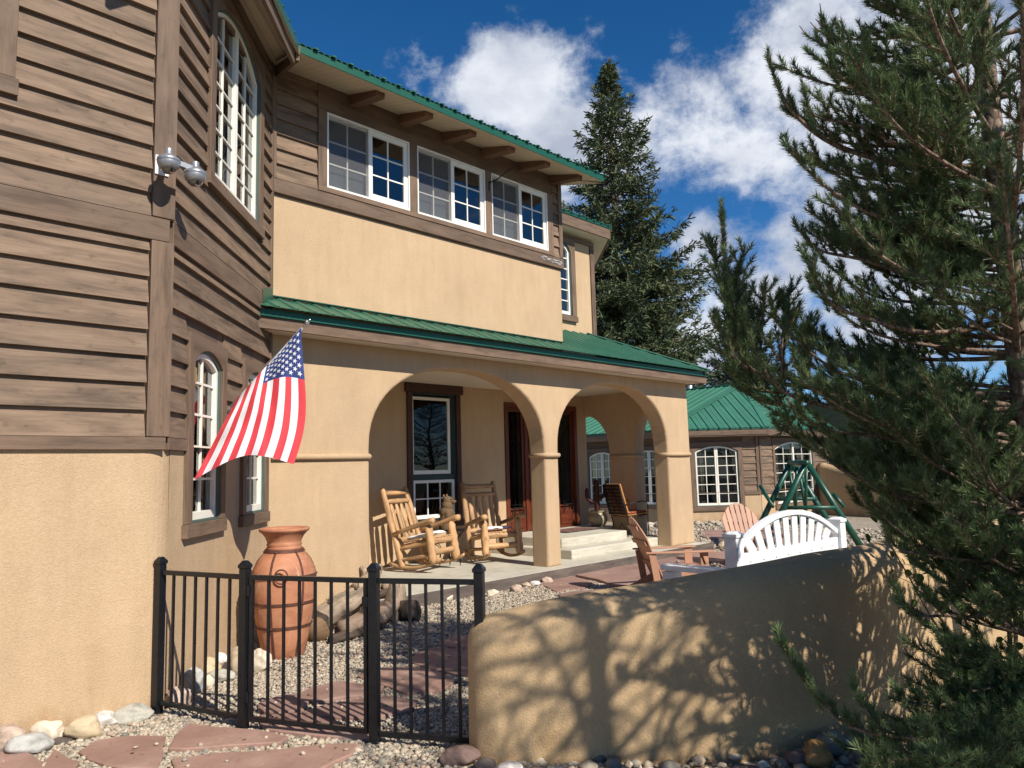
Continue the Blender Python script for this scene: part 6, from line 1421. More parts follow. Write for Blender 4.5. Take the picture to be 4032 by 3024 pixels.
# ------------------------------------------------------------------ flag on its pole
def flag():
    c = thing('house_flag', (3.24, 6.78, 2.30), 0, 'American flag hanging from a short slanted pole on the tower', 'flag')
    tip = V3(3.72, 6.26, 3.03); base = V3(3.165, 6.70, 2.215); p = MB(); p.tube([base, tip], .0125, 10); p.build('flagpole', simple('pole_paint', (.30, .30, .31), .4), c, smooth=True)
    b = MB(); b.tube([V3(3.145, 6.72, 2.185), V3(3.205, 6.655, 2.275)], .02, 8); b.box((3.155, 6.735, 2.21), (.05, .02, .10), ((.7, .7, 0), (.7, -.7, 0), (0, 0, 1))); b.build('bracket', SILV, c)
    f = MB(); dr = unit(tip-base); t = tip+dr*.01; ellipsoid(f, t+dr*.02, (.012, .012, .018)); ellipsoid(f, t+dr*.055, (.022, .018, .030)); 
    up = V3(0, 0, 1); sd = unit(V3(.5, .5, 0))
    for sg in (-1, 1): f.add([t+dr*.03+sd*sg*.005, t+dr*.06+sd*sg*.012, t+dr*.095+sd*sg*.030, t+dr*.03+sd*sg*.036, t+dr*.005+sd*sg*.022], [(0, 1, 2, 3, 4)]); f.add([t+dr*.03+sd*sg*.005+V3(.004, .004, .004), t+dr*.06+sd*sg*.012+V3(.006, -.004, 0), t+dr*.095+sd*sg*.030, t+dr*.03+sd*sg*.036, t+dr*.005+sd*sg*.022], [(0, 1, 2, 3, 4)])
    ellipsoid(f, t+dr*.092, (.011, .010, .012)); f.build('eagle_finial', SILV, c, smooth=True)
    # cloth: a along the pole from the tip (0) to the bottom (1), b down the fly
    fo = unit(V3(-.4, -1, 0))*.018+V3(0, 0, .014); Pa = tip-dr*.02+fo; Pb = tip-dr*.90+fo; Cc = V3(3.478, 5.98, 1.75); Dd = V3(2.60, 5.98, 1.64)
    mid_bot = V3(.0, 0, .13)
    def S(a, b, off=0.0):
        b = b**(1+1.5*a)
        top = Pa+(Pb-Pa)*a; bot = Cc+(Dd-Cc)*a+mid_bot*math.sin(math.pi*min(1, max(0, (a-.0))))**1.2*(1 if a < .95 else 1)
        q = top*(1-b)+bot*b
        side = unit(V3(-.4, -1, 0))
        # right edge bellies out a little, folds deepen away from the pole
        q = q+V3(.085, .0, 0)*math.sin(math.pi*b**1.5)*(1-a)**2
        q = q+side*(.060*math.sin(a*9.5+1.5*b+.3)*(.2+b*.9)*(.3+math.sin(math.pi*a)) + .030*math.sin(a*21+3*b+.6)*(.15+b) + .022*math.sin(b*11-a*7)*(.3+a) + .012*math.sin(b*23+a*17)*a)
        q = q+V3(0, 0, -.05)*math.sin(math.pi*a)*(1-b)*b*4*.6
        return q+side*off
    RED = simple('flag_red', (.62, .045, .06), .75, 0, .04, 20); WHT = simple('flag_white', (.80, .80, .82), .75, 0, .03, 20); BLU = simple('flag_blue', (.022, .045, .19), .75, 0, .06, 20)
    for mt_ in (RED, WHT, BLU):
        t_ = mt_.node_tree; b_ = [n for n in t_.nodes if n.type == 'BSDF_PRINCIPLED'][0]; o_ = [n for n in t_.nodes if n.type == 'OUTPUT_MATERIAL'][0]; src = b_.inputs['Base Color'].links[0].from_socket
        tl = N_(t_, 'ShaderNodeBsdfTranslucent'); t_.links.new(src, tl.inputs[0]); ms = N_(t_, 'ShaderNodeMixShader'); ms.inputs[0].default_value = .22; t_.links.new(b_.outputs[0], ms.inputs[1]); t_.links.new(tl.outputs[0], ms.inputs[2]); t_.links.new(ms.outputs[0], o_.inputs['Surface'])
    na, nb = 13*6, 70; mb = MB(); vs = [S(i/na, j/nb) for i in range(na+1) for j in range(nb+1)]; K = nb+1
    for i in range(na):
        st = i//6; fr_ = []; fb = []
        for j in range(nb):
            can = st < 7 and (j+.5)/nb < .395
            (fb if can else fr_).append((i*K+j, (i+1)*K+j, (i+1)*K+j+1, i*K+j+1))
        base_ = 0
        for lst, mi in ((fb, 2), (fr_, 0 if st % 2 == 0 else 1)):
            if lst:
                for f_ in lst: mb.f.append(list(f_)); mb.uv.append([(0, 0)]*4); mb.mi.append(mi); mb.rn.append(.5)
    mb.v = [tuple(v) for v in vs]; mb.build('cloth', [RED, WHT, BLU], c, smooth=True, fixn=False)
    s = MB()
    for r in range(9):
        cols_ = 6 if r % 2 == 0 else 5
        for k in range(cols_):
            a0 = (7/13)*(r+1)/10; b0 = .395*((2*k+1) if r % 2 == 0 else (2*k+2))/12
            for off in (.0025, -.0025):
                ctr = S(a0, b0, off); pts = []
                for q in range(10):
                    rr = (.031 if q % 2 == 0 else .0125); an = math.pi*q/5+math.pi/2; da = rr*math.sin(an)/.82; db = rr*math.cos(an)/1.30; pts.append(S(a0-da*.85, b0+db, off))
                s.add([ctr]+pts, [(0, 1+q, 1+(q+1) % 10) for q in range(10)])
    s.build('stars', WHT, c, fixn=False)
flag()

# ------------------------------------------------------------------ security cameras
def cams():
    c = thing('security_cameras', (2.2, 5.6, 3.95), 0, 'pair of grey domed security cameras on one bracket at the corner of the tower', 'security camera')
    a = V3(2.165, 5.655, 4.00); m = MB(); m.box(a+V3(-.0, .0, 0), (.10, .012, .15)); m.build('mount_plate', WHITE, c, bevel=.003)
    e1 = V3(2.135, 5.455, 3.955); e2 = V3(2.338, 5.47, 3.915)
    b = MB(); b.tube([a+V3(.0, -.01, -.01), a+V3(-.01, -.08, .0), e1+V3(0, .03, .045)], [.030, .026, .022], 10); b.bar(e1+V3(.0, .02, .035), e2+V3(0, 0, .045), .022, .038); b.build('bracket', ALU, c)
    for e in (e1, e2):
        h = MB(); R = .068; h.lathe([(0, .105), (.026, .105), (.028, .10), (.028, .062), (.034, .055), (.062, .040), (.079, .028), (.082, .015), (.082, .004), (.079, .002), (.079, -.002), (.079, -.010), (.072, -.032), (.058, -.050), (.056, -.051), (0, -.03)], e, 32); o = h.build('housing', ALU, c, smooth=False)
        for p in o.data.polygons: p.use_smooth = True
        d = MB(); pr = [(.055*math.cos(a_), -.045-.042*math.sin(a_)) for a_ in np.linspace(0, math.pi/2, 9)]; d.lathe(pr, e, 24); dm = d.build('dome', DOME, o, smooth=True)
        l = MB(); ellipsoid(l, e+V3(0, -.005, -.045), (.022, .022, .022), 12, 8); l.build('lens', IRON, o, smooth=True)
cams()
# ------------------------------------------------------------------ trees
NEED = attrmat('pine_needles', [(0, (.066, .108, .046)), (.4, (.112, .172, .070)), (.8, (.17, .235, .10)), (1, (.27, .31, .14))], .5, 3, .12, 0, spec=.3, trans=.30)
SPRN = attrmat('spruce_needles', [(0, (.040, .055, .024)), (.5, (.085, .105, .045)), (1, (.14, .155, .07))], .7, 1.5, .2, 0, trans=.08)
SPRB = attrmat('blue_spruce_needles', [(0, (.030, .045, .038)), (.5, (.055, .078, .065)), (1, (.09, .115, .10))], .7, 1.5, .2, 0, trans=.08)
LEAF = attrmat('aspen_leaf', [(0, (.05, .10, .025)), (.7, (.09, .17, .04)), (1, (.20, .22, .05))], .45, 20, .15, 0, trans=.35)
def barkmat():
    m, t, b = newmat('pine_bark'); p = world_pos(t); v = N_(t, 'ShaderNodeTexVoronoi', feature='DISTANCE_TO_EDGE'); v.inputs['Scale'].default_value = 24; t.links.new(mapping(t, p, (1, 1, .45)), v.inputs['Vector']); n = noise_n(t, p, 14, 6, .7)
    r = ramp(t, n.outputs['Fac'], [(.3, (.10, .062, .045)), (.55, (.24, .165, .12)), (.75, (.36, .28, .22))]); e = ramp(t, v.outputs['Distance'], [(0, (.35, .35, .35)), (.12, (1, 1, 1))]); t.links.new(mixc(t, 1, r.outputs[0], e.outputs[0], 'MULTIPLY'), b.inputs['Base Color']); setb(b, Roughness=.9)
    n0 = bump(t, b, v.outputs['Distance'], .6, .02); bump(t, b, n.outputs['Fac'], .5, .01, n0); return m
PBARK = barkmat(); TWIG = simple('twig_bark', (.17, .115, .075), .85, 0, .3, 30, .3, 90)
rg = np.random.default_rng(21); rp = random.Random(21)
BND = [(-200, 1850), (0, 1830), (50, 1765), (110, 1655), (250, 1655), (330, 1690), (480, 1715), (560, 1728), (650, 1640), (800, 1570), (900, 1650), (1000, 1745), (1100, 1850), (1200, 1915), (1330, 1960), (1420, 2040), (1470, 1990), (1540, 1830), (1659, 1800), (1900, 1800)]
def proj(P):
    d = np.asarray(P)-CAM; w_ = d@FW
    if w_ < .05: return (-9999, 0, w_)
    return ((FOC*(d@RT)/w_+2016)/1.82278, (-FOC*(d@UP)/w_+1512)/1.82278, w_)
def catmull(P, step):
    P = [np.asarray(p, float) for p in P]; Q = []
    for i in range(len(P)-1):
        p0 = P[max(i-1, 0)]; p1 = P[i]; p2 = P[i+1]; p3 = P[min(i+2, len(P)-1)]; n = max(2, int(np.linalg.norm(p2-p1)/step))
        for k in range(n): t = k/n; Q.append(.5*((2*p1)+(-p0+p2)*t+(2*p0-5*p1+4*p2-p3)*t*t+(-p0+3*p1-3*p2+p3)*t**3))
    Q.append(P[-1]); return Q
def needles(shoots, parent, mat, nl=.044, dens=760, wid=.0046, name='crown'):
    """shoots: (p0, p1, scale) -> one mesh of single needles"""
    A = []; 
    for p0, p1, sc in shoots:
        L = np.linalg.norm(p1-p0); n = int(L*dens)+8; A.append((p0, p1, sc, n, rp.random()))
    N = sum(a[3] for a in A); P0 = np.repeat([a[0] for a in A], [a[3] for a in A], 0); P1 = np.repeat([a[1] for a in A], [a[3] for a in A], 0); SC = np.repeat([a[2] for a in A], [a[3] for a in A]); RB = np.repeat([a[4] for a in A], [a[3] for a in A])
    t = rg.random(N)**.9; d = P1-P0; d /= np.linalg.norm(d, axis=1)[:, None]; ref = np.where(np.abs(d[:, 2:3]) < .9, [[0, 0, 1.]], [[1., 0, 0]]); a1 = np.cross(d, ref); a1 /= np.linalg.norm(a1, axis=1)[:, None]; a2 = np.cross(d, a1)
    ph = rg.uniform(0, 2*np.pi, N); op = np.where(t > .93, rg.uniform(.1, .6, N), rg.uniform(.45, 1.05, N)); rad = a1*np.cos(ph)[:, None]+a2*np.sin(ph)[:, None]
    nd = d*np.cos(op)[:, None]+rad*np.sin(op)[:, None]+np.array([0, 0, .10]); nd /= np.linalg.norm(nd, axis=1)[:, None]
    b = P0+(P1-P0)*t[:, None]; L = nl*SC*rg.uniform(.75, 1.15, N); w_ = np.cross(nd, rg.normal(size=(N, 3))); w_ /= np.linalg.norm(w_, axis=1)[:, None]; w_ *= wid/2*SC[:, None]
    tip = b+nd*L[:, None]+np.array([0, 0, .002])
    V = np.stack([b-w_, b+w_, tip], 1).reshape(-1, 3); F = np.arange(N*3).reshape(-1, 3); R = np.clip(RB*.7+rg.random(N)*.3, 0, 1); return big_mesh(name, V, F, R, mat, False, parent)

def pine():
    T0 = V3(4.555, .765, 0); root = thing('pine_tree', T0, 0, 'long-needled pine tree growing close at the right edge in front of the garden wall', 'tree')
    tr = MB(); pts = [T0+V3(.05, -.05, -.05), T0+V3(.03, -.03, 1.2), T0+V3(.0, -.01, 2.2), T0+V3(-.01, .0, 3.0), T0+V3(-.01, .01, 3.7), T0+V3(.0, .0, 4.4), T0+V3(.02, .0, 5.0)]
    q = catmull(pts, .07); n = len(q); tr.tube(q, [.088-.06*(i/n)+.006*rp.random() for i in range(n)], 16, noise_=.05, seed=4)
    trunk = tr.build('trunk', PBARK, root, smooth=True)
    wood_ = MB(); shoots = []
    def tz(z): return T0+V3(0, 0, z)
    FREE = [False]
    def bound_ok(p, slack=0):
        if FREE[0]: return True
        u, v, w_ = proj(p); b = np.interp(v, [a for a, _ in BND], [c for _, c in BND]); return u > b+slack
    def twig(p, d, L, depth):
        """branchlet with needles and side shoots"""
        up = V3(0, 0, 1); e = unit(unit(d)+up*.35); q0 = p; q1 = p+unit(d)*L*.5; q2 = q1+e*L*.5
        wood_.tube([q0, q1, q2], [.0045+.012*L, .0035+.006*L, .0025], 5, rnd=.3)
        if not bound_ok(q2, -12): return
        if L > .22: shoots.append((q0+(q1-q0)*.45, q1, rp.uniform(.85, 1.0)))
        else: shoots.append((q0, q1, .95))
        shoots.append((q1, q2+e*.01, rp.uniform(.95, 1.12)))
        if depth > 0 and L > .16:
            k = 2 if L < .26 else 4
            for j in range(k):
                t = .35+.6*j/k; c = q0+(q1-q0)*min(1, t*2) if t < .5 else q1+(q2-q1)*(t*2-1); sd = unit(np.cross(d, up))*(1 if j % 2 else -1); twig(c, unit(unit(d)*.75+sd*.75+up*rp.uniform(.1, .5)), L*rp.uniform(.38, .6), depth-1)
    def branch(path, r0, bare=.32, dens=.095, sl=.26, free=False):
        FREE[0] = free; dens *= .58; Q = catmull(path, .05); n = len(Q); wood_.tube(Q, [r0*.72*(1-.82*i/n)+.002 for i in range(n)], 8, noise_=.06, rnd=.7, seed=int(r0*1000))
        L = 0; nxt = 0; tot = sum(np.linalg.norm(Q[i+1]-Q[i]) for i in range(n-1)); side = 1
        for i in range(1, n):
            L += np.linalg.norm(Q[i]-Q[i-1]); f = L/tot
            if f < min(bare, .20 if not free else bare): continue
            d = unit(Q[min(i+1, n-1)]-Q[i-1])
            if L > nxt:
                nxt = L+dens*rp.uniform(.7, 1.25); side = -side; sd = unit(np.cross(d, (0, 0, 1)))*side; ll = sl*(1.15-f*.75)*rp.uniform(.7, 1.3)
                twig(Q[i], unit(d*.8+sd*.8+V3(0, 0, rp.uniform(.0, .8))), ll, 1)
                if rp.random() < .6: twig(Q[i], unit(d*.6+V3(0, 0, .9)+sd*.2), ll*.8, 0)
        e = unit(Q[-1]-Q[-3]); shoots.append((Q[-1]-e*.14, Q[-1]+e*.03, 1.1)); shoots.append((Q[-1]-e*.30, Q[-1]-e*.12, 1.0))
    def pth(z, *uvd): return [tz(z)]+[gd(u, v, d) for u, v, d in uvd]
    branch(pth(3.12, (2030, 372, 4.6), (1900, 345, 4.6), (1780, 300, 4.55), (1700, 225, 4.5), (1662, 135, 4.5)), .030, .35)
    branch(pth(3.12, (1980, 330, 4.5), (1850, 270, 4.45), (1760, 250, 4.4), (1735, 190, 4.4)), .020, .35)
    branch(pth(3.60, (2000, 185, 4.6), (1890, 165, 4.6), (1800, 100, 4.6), (1775, 45, 4.6)), .022, .3)
    branch(pth(3.9, (2020, 60, 4.7), (1920, 20, 4.7), (1860, -30, 4.7)), .02, .3)
    branch(pth(2.75, (2010, 500, 4.5), (1880, 460, 4.4), (1780, 400, 4.35), (1700, 320, 4.3)), .024, .3)
    branch(pth(2.55, (2000, 600, 4.6), (1860, 560, 4.6), (1770, 540, 4.6), (1722, 492, 4.6)), .022, .3)
    branch(pth(2.35, (2020, 720, 4.4), (1880, 690, 4.2), (1790, 650, 4.1), (1742, 560, 4.05)), .024, .25)
    branch(pth(1.95, (1980, 850, 4.6), (1800, 840, 4.6), (1680, 825, 4.55), (1600, 770, 4.5), (1572, 640, 4.5), (1560, 465, 4.5)), .026, .42, .070, .24, True)
    for tips in (((1600, 770), (1560, 620), (1533, 520)), ((1590, 760), (1590, 640), (1606, 545)), ((1640, 800), (1645, 720), (1652, 625)), ((1690, 820), (1690, 730), (1708, 625)), ((1620, 800), (1575, 760), (1550, 700)), ((1700, 850), (1625, 840), (1575, 800)), ((1730, 880), (1650, 870), (1600, 840)), ((1760, 850), (1740, 780), (1750, 700)), ((1700, 860), (1720, 900), (1690, 930))):
        branch([gd(*tips[0], 4.5)]+[gd(u, v, 4.5+rp.uniform(-.15, .15)) for u, v in tips[1:]], .010, .05, .07, .20, True)
    branch(pth(1.90, (1960, 900, 4.4), (1800, 880, 4.3), (1700, 850, 4.25), (1640, 780, 4.2), (1610, 690, 4.2)), .022, .35, .085, .19, True)
    branch(pth(1.85, (1980, 820, 4.9), (1840, 780, 5.0), (1740, 740, 5.0), (1690, 650, 5.0)), .022, .35, .095, .2, True)
    branch(pth(1.8, (2000, 880, 4.3), (1880, 870, 4.2), (1790, 850, 4.1), (1728, 800, 4.1)), .02, .3)
    branch(pth(1.75, (2000, 920, 4.6), (1900, 900, 4.7), (1800, 880, 4.7), (1735, 860, 4.7)), .02, .3)
    branch(pth(1.6, (2000, 960, 4.4), (1880, 940, 4.3), (1790, 930, 4.2), (1730, 900, 4.2)), .022, .3)
    branch(pth(1.55, (2040, 1010, 4.7), (1900, 1010, 4.8), (1820, 990, 4.9), (1760, 950, 4.9)), .022, .3)
    branch(pth(1.35, (2080, 1090, 4.4), (1980, 1080, 4.3), (1900, 1060, 4.2), (1850, 1020, 4.2)), .02, .3)
    branch(pth(1.15, (2100, 1210, 4.3), (2020, 1200, 4.2), (1950, 1190, 4.2), (1925, 1170, 4.2)), .016, .3)
    branch(pth(.95, (2120, 1330, 4.3), (2040, 1330, 4.2), (1980, 1330, 4.15), (1950, 1310, 4.15)), .016, .3)
    branch(pth(.55, (2100, 1560, 3.95), (1960, 1590, 3.7), (1840, 1570, 3.6), (1760, 1500, 3.55), (1690, 1395, 3.55)), .018, .4, .08, .13, True)
    branch(pth(.45, (2120, 1600, 3.9), (2000, 1600, 3.6), (1900, 1570, 3.5), (1850, 1500, 3.5)), .016, .3, .08, .16, True)
    branch(pth(.7, (2150, 1480, 4.1), (2080, 1490, 4.0), (2040, 1450, 4.0)), .014, .2)
    # more limbs reaching out on this side of the crown
    for k in range(58):
        v = rp.uniform(-60, 1240); b = np.interp(v, [a for a, _ in BND], [c for _, c in BND]); u = rp.uniform(b+15, min(b+330, 2240)) if k % 3 else rp.uniform(b, 2290); dd = rp.uniform(3.75, 5.6); tip = gd(u, v, dd)
        hz = math.hypot(tip[0]-T0[0], tip[1]-T0[1]); z0 = tip[2]-hz*rp.uniform(.25, .5)-.03
        if z0 < .4 or hz > 1.75 or hz < .3: continue
        a = tz(z0); d = tip-a; branch([a, a+d*.4+V3(0, 0, -.07*hz), a+d*.75+V3(0, 0, -.07*hz), tip], .006+.010*hz, .30, .10, .24)
    for k in range(26):
        u = rp.uniform(1745, 1990); v = rp.uniform(380, 980); dd = rp.uniform(3.9, 5.3); tip = gd(u, v, dd); hz = math.hypot(tip[0]-T0[0], tip[1]-T0[1]); z0 = tip[2]-hz*.36; a = tz(z0); d = tip-a
        branch([a, a+d*.4+V3(0, 0, -.07*hz), a+d*.75+V3(0, 0, -.07*hz), tip], .006+.008*hz, .42, .10, .24)
    # low limbs sweeping over the stones at the lower right
    for k in range(20):
        u = rp.uniform(1800, 2300); v = rp.uniform(1470+.12*(2212-u), 1690); dd = rp.uniform(3.0, 4.2); tip = gd(u, v, dd)
        if tip[2] < .10 or tip[2] > .8 or math.hypot(tip[0]-3.9, tip[1]-2.3) < .35: continue
        a = tz(rp.uniform(.25, .55)); d = tip-a; branch([a, a+d*.4+V3(0, 0, .03), a+d*.75-V3(0, 0, .02), tip], .012, .28, .09, .17, True)
    for k in range(26):
        u = rp.uniform(1960, 2300); v = rp.uniform(1120, 1500); dd = rp.uniform(3.6, 4.9); tip = gd(u, v, dd); hz = math.hypot(tip[0]-T0[0], tip[1]-T0[1])
        if hz < .2: continue
        a = tz(max(.35, tip[2]-hz*.35)); d = tip-a; branch([a, a+d*.4-V3(0, 0, .03), a+d*.75-V3(0, 0, .03), tip], .011, .3, .11, .17)
    # whorls filling the crown
    z = .45
    while z < 4.85:
        k = 5 if z > 1.0 else 3; a0 = rp.uniform(0, 6.28); Lm = np.interp(z, [.4, 1.0, 1.8, 2.6, 3.4, 4.2, 4.7, 5.0], [.9, 1.05, 1.3, 1.4, 1.35, 1.1, .7, .3])
        for j in range(k):
            a = a0+6.28*j/k+rp.uniform(-.3, .3); L = Lm*rp.uniform(.7, 1.1); d = V3(math.cos(a), math.sin(a), 0)
            for _ in range(9):
                tip = tz(z)+d*L+V3(0, 0, L*.42)
                if bound_ok(tip, 30) and (L > .5 or True) and not (proj(tip)[2] < 2.3 and proj(tip)[0] < 2300): break
                L *= .84
            if L < .28: continue
            branch([tz(z), tz(z)+d*L*.4+V3(0, 0, L*.06), tz(z)+d*L*.75+V3(0, 0, L*.18), tz(z)+d*L+V3(0, 0, L*.42)], .008+.008*L, .22, .125, .25)
        z += rp.uniform(.25, .33)
    shoots.append((tz(4.9), tz(5.15), 1.0))
    wood_.build('branches', PBARK, root, smooth=True, fixn=False)
    ok = shoots
    needles(ok, root, NEED); print('pine shoots', len(ok))
pine()

def offpine(loc, H, R, seed, label):
    """unseen pine placed outside the view to throw shade on the garden wall"""
    rs = random.Random(seed); root = thing('pine_tree', loc, 0, label, 'tree'); t = MB(); t.tube([V3(*loc)+V3(0, 0, z) for z in np.linspace(-.1, H, 9)], [.12*(1-.85*k/8) for k in range(9)], 10, noise_=.06); t.build('trunk', PBARK, root, smooth=True)
    sh = []; w_ = MB(); z = H*.24
    while z < H*.97:
        L0 = R*min(1, (H-z)/(H*.55)); a0 = rs.uniform(0, 6.28)
        for j in range(5):
            a = a0+j*1.257+rs.uniform(-.3, .3); L = L0*rs.uniform(.7, 1.1); d = V3(math.cos(a), math.sin(a), .28); b = V3(loc[0], loc[1], z); w_.tube([b, b+d*L], [.022, .004], 6)
            n = int(L/.10)
            for k in range(2, n+1):
                f = k/n
                for sg in (-1, 1):
                    if rs.random() < .58: continue
                    s = V3(-d[1], d[0], 0)*sg; l2 = L*.38*(1.2-f)+.08; p = b+d*L*f; sh.append((p, p+unit(d*.7+s+V3(0, 0, rs.uniform(0, .6)))*l2, 1.25))
            sh.append((b+d*L*.7, b+d*L*1.03, 1.25))
        z += rs.uniform(.24, .34)
    w_.build('branches', PBARK, root, smooth=True, fixn=False); needles(sh, root, NEED, .05, 230, .0045)
OFFT = True
if OFFT:
    offpine((3.05, -1.8, 0), 6.1, 1.6, 3, 'pine tree standing outside the view that shades the near end of the wall')
    offpine((5.8, .42, 0), 2.7, .62, 9, 'unseen short pine added outside the right edge of the view to shade the garden wall')  # unseen pine added so that shade reaches further along the wall
    q0 = [o for o in bpy.data.objects if o.name.startswith('pine_tree') and o.parent is None][-2]
    for k, (x, y, a) in enumerate(((-6, -13, 1), (1, -15, 2), (7, -14, 3.5), (13, -16, 5), (20, -15, 2.6), (-13, -9, 4), (27, -12, 1.2))):  # unseen trees added to darken what the window panes reflect
        c = copy_tree(q0, (x, y, 0), a, 'unseen pine outside the view added for window reflections, %s from the west in its row' % ('second', 'third', 'fourth', 'fifth', 'sixth', 'first', 'seventh')[k]); c['group'] = 'unseen pines added for window reflections'; c.scale = (1.5, 1.5, 1.35)

def spruce(top_uv, dist, zbase, prof, label, seed, mat, tw=.27, dens=22, ntw=5):
    tp = gd(top_uv[0], top_uv[1], dist); H = tp[2]; rs = np.random.default_rng(seed); root = thing('spruce_tree', (tp[0], tp[1], 0), 0, label, 'tree')
    t = MB(); t.tube([V3(tp[0], tp[1], z) for z in np.linspace(-.2, H, 12)], [.30*(1-.97*k/11)+.01 for k in range(12)], 12, noise_=.05); t.build('trunk', PBARK, root, smooth=True)
    zz = [p[0] for p in prof]; rr = [p[1] for p in prof]; w_ = MB(); VS = []; cnt = 0; z = zbase
    cen = []; dirs = []; scs = []; rnd = []
    while z < H-.15:
        R = np.interp(H-z, zz, rr); k = max(4, int(4+R*1.6)); a0 = rs.uniform(0, 6.28)
        for j in range(k):
            a = a0+6.28*j/k+rs.normal(0, .25); L = R*rs.uniform(.45, 1.3); d = V3(math.cos(a), math.sin(a), 0); drop = rs.uniform(.05, .32); lift = rs.uniform(.02, .25); br = rs.random()
            f_ = lambda t_: V3(tp[0], tp[1], z)+d*L*t_+V3(0, 0, -drop*L*math.sin(t_*2.2)+lift*L*t_**3)
            w_.tube([f_(q) for q in (0, .35, .7, 1)], [.02+.012*L, .015+.006*L, .012, .006], 5)
            n = int(L*dens*.5)+3
            for q in range(n):
                f = (q+rs.random())/n; 
                if f < .22 and L > 1: continue
                p = f_(f); side = (-1 if q % 2 else 1); s = V3(-d[1], d[0], 0)*side; m = 1+int((1-f)*L*1.3)
                for m_ in range(m):
                    off = m_*.24+rs.uniform(0, .12); c = p+unit(s+d*.8)*off+V3(0, 0, -.10*off-rs.uniform(0, .10)); cen.append(c); dirs.append(unit(s*rs.uniform(.3, 1)+d*.9+V3(0, 0, rs.uniform(-.6, .35)))); scs.append(rs.uniform(.7, 1.2)); rnd.append(.55*br+.45*rs.random())
            for q in range(3): cen.append(f_(.9+.07*q)); dirs.append(unit(d+V3(0, 0, rs.uniform(-.2, .6)))); scs.append(1.0); rnd.append(br)
        z += .13+.10*min(1, R)+rs.uniform(0, .08)
    for q in range(14): cen.append(tp+V3(0, 0, -.9*q/14)); dirs.append(unit((rs.normal(0, .3), rs.normal(0, .3), 1.))); scs.append(.6); rnd.append(.5)
    w_.build('branches', PBARK, root, fixn=False)
    C_ = np.repeat(np.array(cen), ntw, 0); D_ = np.repeat(np.array(dirs), ntw, 0); S_ = np.repeat(np.array(scs), ntw); Rn = np.repeat(np.array(rnd), ntw); N = len(C_)
    D_ = D_+rs.normal(0, .55, (N, 3)); D_ /= np.linalg.norm(D_, axis=1)[:, None]; C_ = C_+rs.normal(0, .05, (N, 3)); L = tw*S_*rs.uniform(.6, 1.1, N); W = np.cross(D_, rs.normal(size=(N, 3))); W /= np.linalg.norm(W, axis=1)[:, None]; W *= (.028*S_)[:, None]
    V = np.stack([C_-W*.6, C_+W*.6, C_+D_*(L*.6)[:, None]+W, C_+D_*L[:, None], C_+D_*(L*.6)[:, None]-W], 1).reshape(-1, 3); b = np.arange(N)*5
    F = np.concatenate([np.stack([b, b+1, b+2], 1), np.stack([b, b+2, b+4], 1), np.stack([b+4, b+2, b+3], 1)]); R3 = np.clip(np.concatenate([Rn]*3), 0, 1)
    big_mesh('crown', V, F, R3, mat, False, root); print('spruce tw', N)
spruce((1313, 132), 30, 3.0, [(0, .05), (.9, .36), (1.6, .66), (2.6, 1.25), (3.6, 1.4), (4.6, 1.4), (5.6, 1.85), (7, 2.3), (8.4, 3.1), (10, 3.4), (12, 3.4), (16, 3.2)], 'tall dark olive spruce tree rising behind the far end of the house', 5, SPRN)
spruce((1592, 600), 40, 1.0, [(0, .05), (2, .9), (5, 1.9), (9, 2.6), (14, 3)], 'smaller blue-grey spruce behind the left tip of the pine', 8, SPRB, .34, 22)
spruce((1500, 828), 46, 1.0, [(0, .1), (1.2, .6), (4, 1.7), (9, 2.4)], 'distant spruce whose top just clears the garden room roof', 9, SPRB, .36, 20)

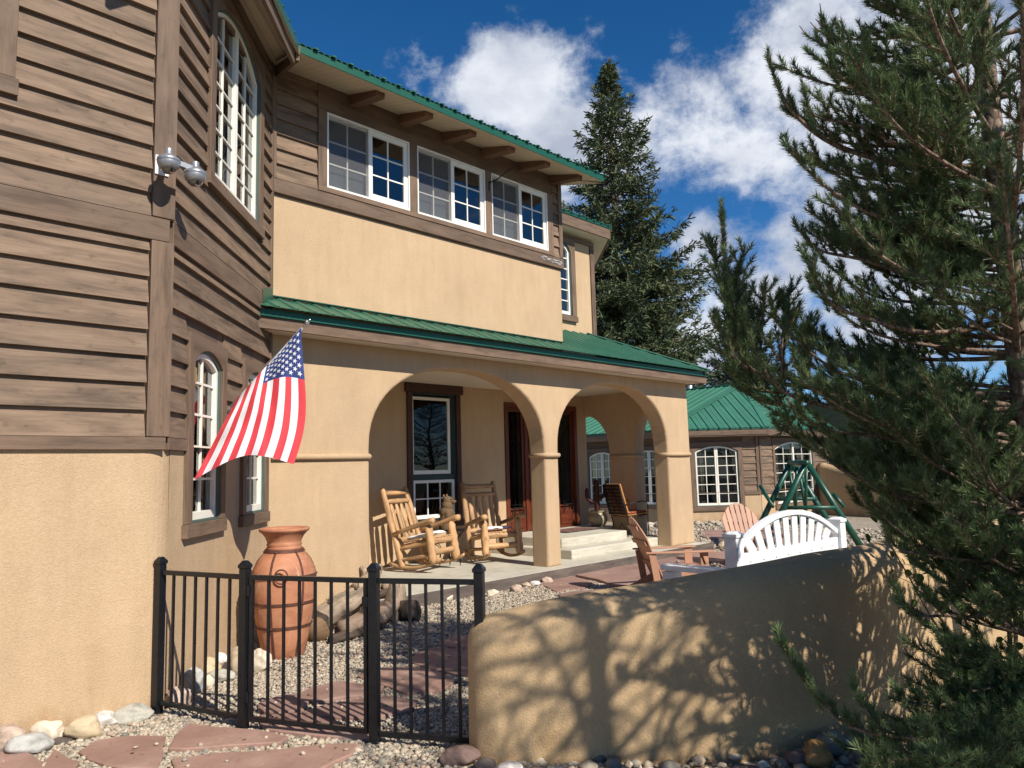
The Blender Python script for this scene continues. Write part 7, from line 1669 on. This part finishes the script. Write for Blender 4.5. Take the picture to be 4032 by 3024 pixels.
def aspen():
    root = thing('aspen_sapling', (5.05, 1.05, 0), 0, 'young aspen with round green leaves mixed into the pine before the sunny wall', 'sapling'); st = MB(); rs = np.random.default_rng(6); C_ = []; 
    def stem(pix, r):
        P = [V3(5.05, 1.05, 0)]+[gd(u, v, d) for u, v, d in pix]; Q = catmull(P, .05); n = len(Q); st.tube(Q, [r*(1-.8*i/n)+.0015 for i in range(n)], 6)
        for i in range(int(n*.35), n):
            for _ in range(3):
                if rs.random() < .6:
                    o = rs.normal(0, 1, 3); o /= np.linalg.norm(o); e = Q[i]+o*rs.uniform(.04, .16); st.tube([Q[i], e], [.0018, .001], 4); C_.append(e)
    stem([(2120, 1500, 4.7), (2010, 1330, 4.7), (1960, 1240, 4.65), (1915, 1165, 4.65)], .008)
    stem([(2140, 1450, 4.8), (2080, 1330, 4.8), (2050, 1250, 4.75), (2020, 1190, 4.75)], .008)
    stem([(2130, 1520, 4.5), (2090, 1440, 4.45), (2040, 1420, 4.4)], .006)
    stem([(2180, 1400, 4.8), (2170, 1260, 4.8), (2150, 1150, 4.8), (2100, 1080, 4.8)], .008)
    stem([(2180, 1300, 5.2), (2190, 900, 5.3), (2150, 600, 5.3), (2080, 420, 5.3)], .012)
    stem([(2180, 1200, 5.2), (2060, 900, 5.2), (1990, 720, 5.2), (1940, 560, 5.2)], .012)
    st.build('stems', TWIG, root, fixn=False)
    VV = []; FF = []; k = 10; N = len(C_)
    for i, c in enumerate(C_):
        n = unit(rs.normal(0, 1, 3)); a = unit(np.cross(n, (0, 0, 1.))); b = np.cross(n, a); r = rs.uniform(.012, .023); vs = [c+a*math.cos(q)*r*(1-.18*math.sin(q))+b*(math.sin(q)*r*1.15-r*1.1)+n*(.25*abs(math.cos(q))*r) for q in np.linspace(math.pi/2, math.pi/2+6.283, k, endpoint=False)]; b0 = len(VV); VV += vs
        FF += [(b0, b0+j, b0+j+1) for j in range(1, k-1)]
    R = np.repeat(rs.random(N), k-2); big_mesh('crown', np.array(VV), np.array(FF), R, LEAF, False, root)
aspen()

def undergrowth():
    """low plants under the pine"""
    rs = np.random.default_rng(12); VV = []; N = 0; pts = []
    for i in range(900):
        u, v = rs.uniform(1900, 2260), rs.uniform(1625, 1760); p = gz(u, v); 
        if p[1] > 1.45: continue
        pts.append(p)
    V = []; F = []
    for p in pts:
        for _ in range(5):
            h = rs.uniform(.04, .16); d = unit(rs.normal(0, 1, 3)+np.array([0, 0, 1.6])); s = unit(np.cross(d, rs.normal(0, 1, 3)))*rs.uniform(.004, .014); q = p+np.array([rs.normal(0, .03), rs.normal(0, .03), 0]); b = len(V); V += [q-s*.4, q+s*.4, q+d*h*.6+s, q+d*h, q+d*h*.6-s]; F += [(b, b+1, b+2), (b, b+2, b+4), (b+4, b+2, b+3)]
    o = big_mesh('ground_cover', np.array(V), np.array(F), np.repeat(rs.random(len(V)//5), 3), NEED); tag(o, 'low green plants and grass under the pine at the lower right corner', 'ground cover', kind='stuff')
undergrowth()
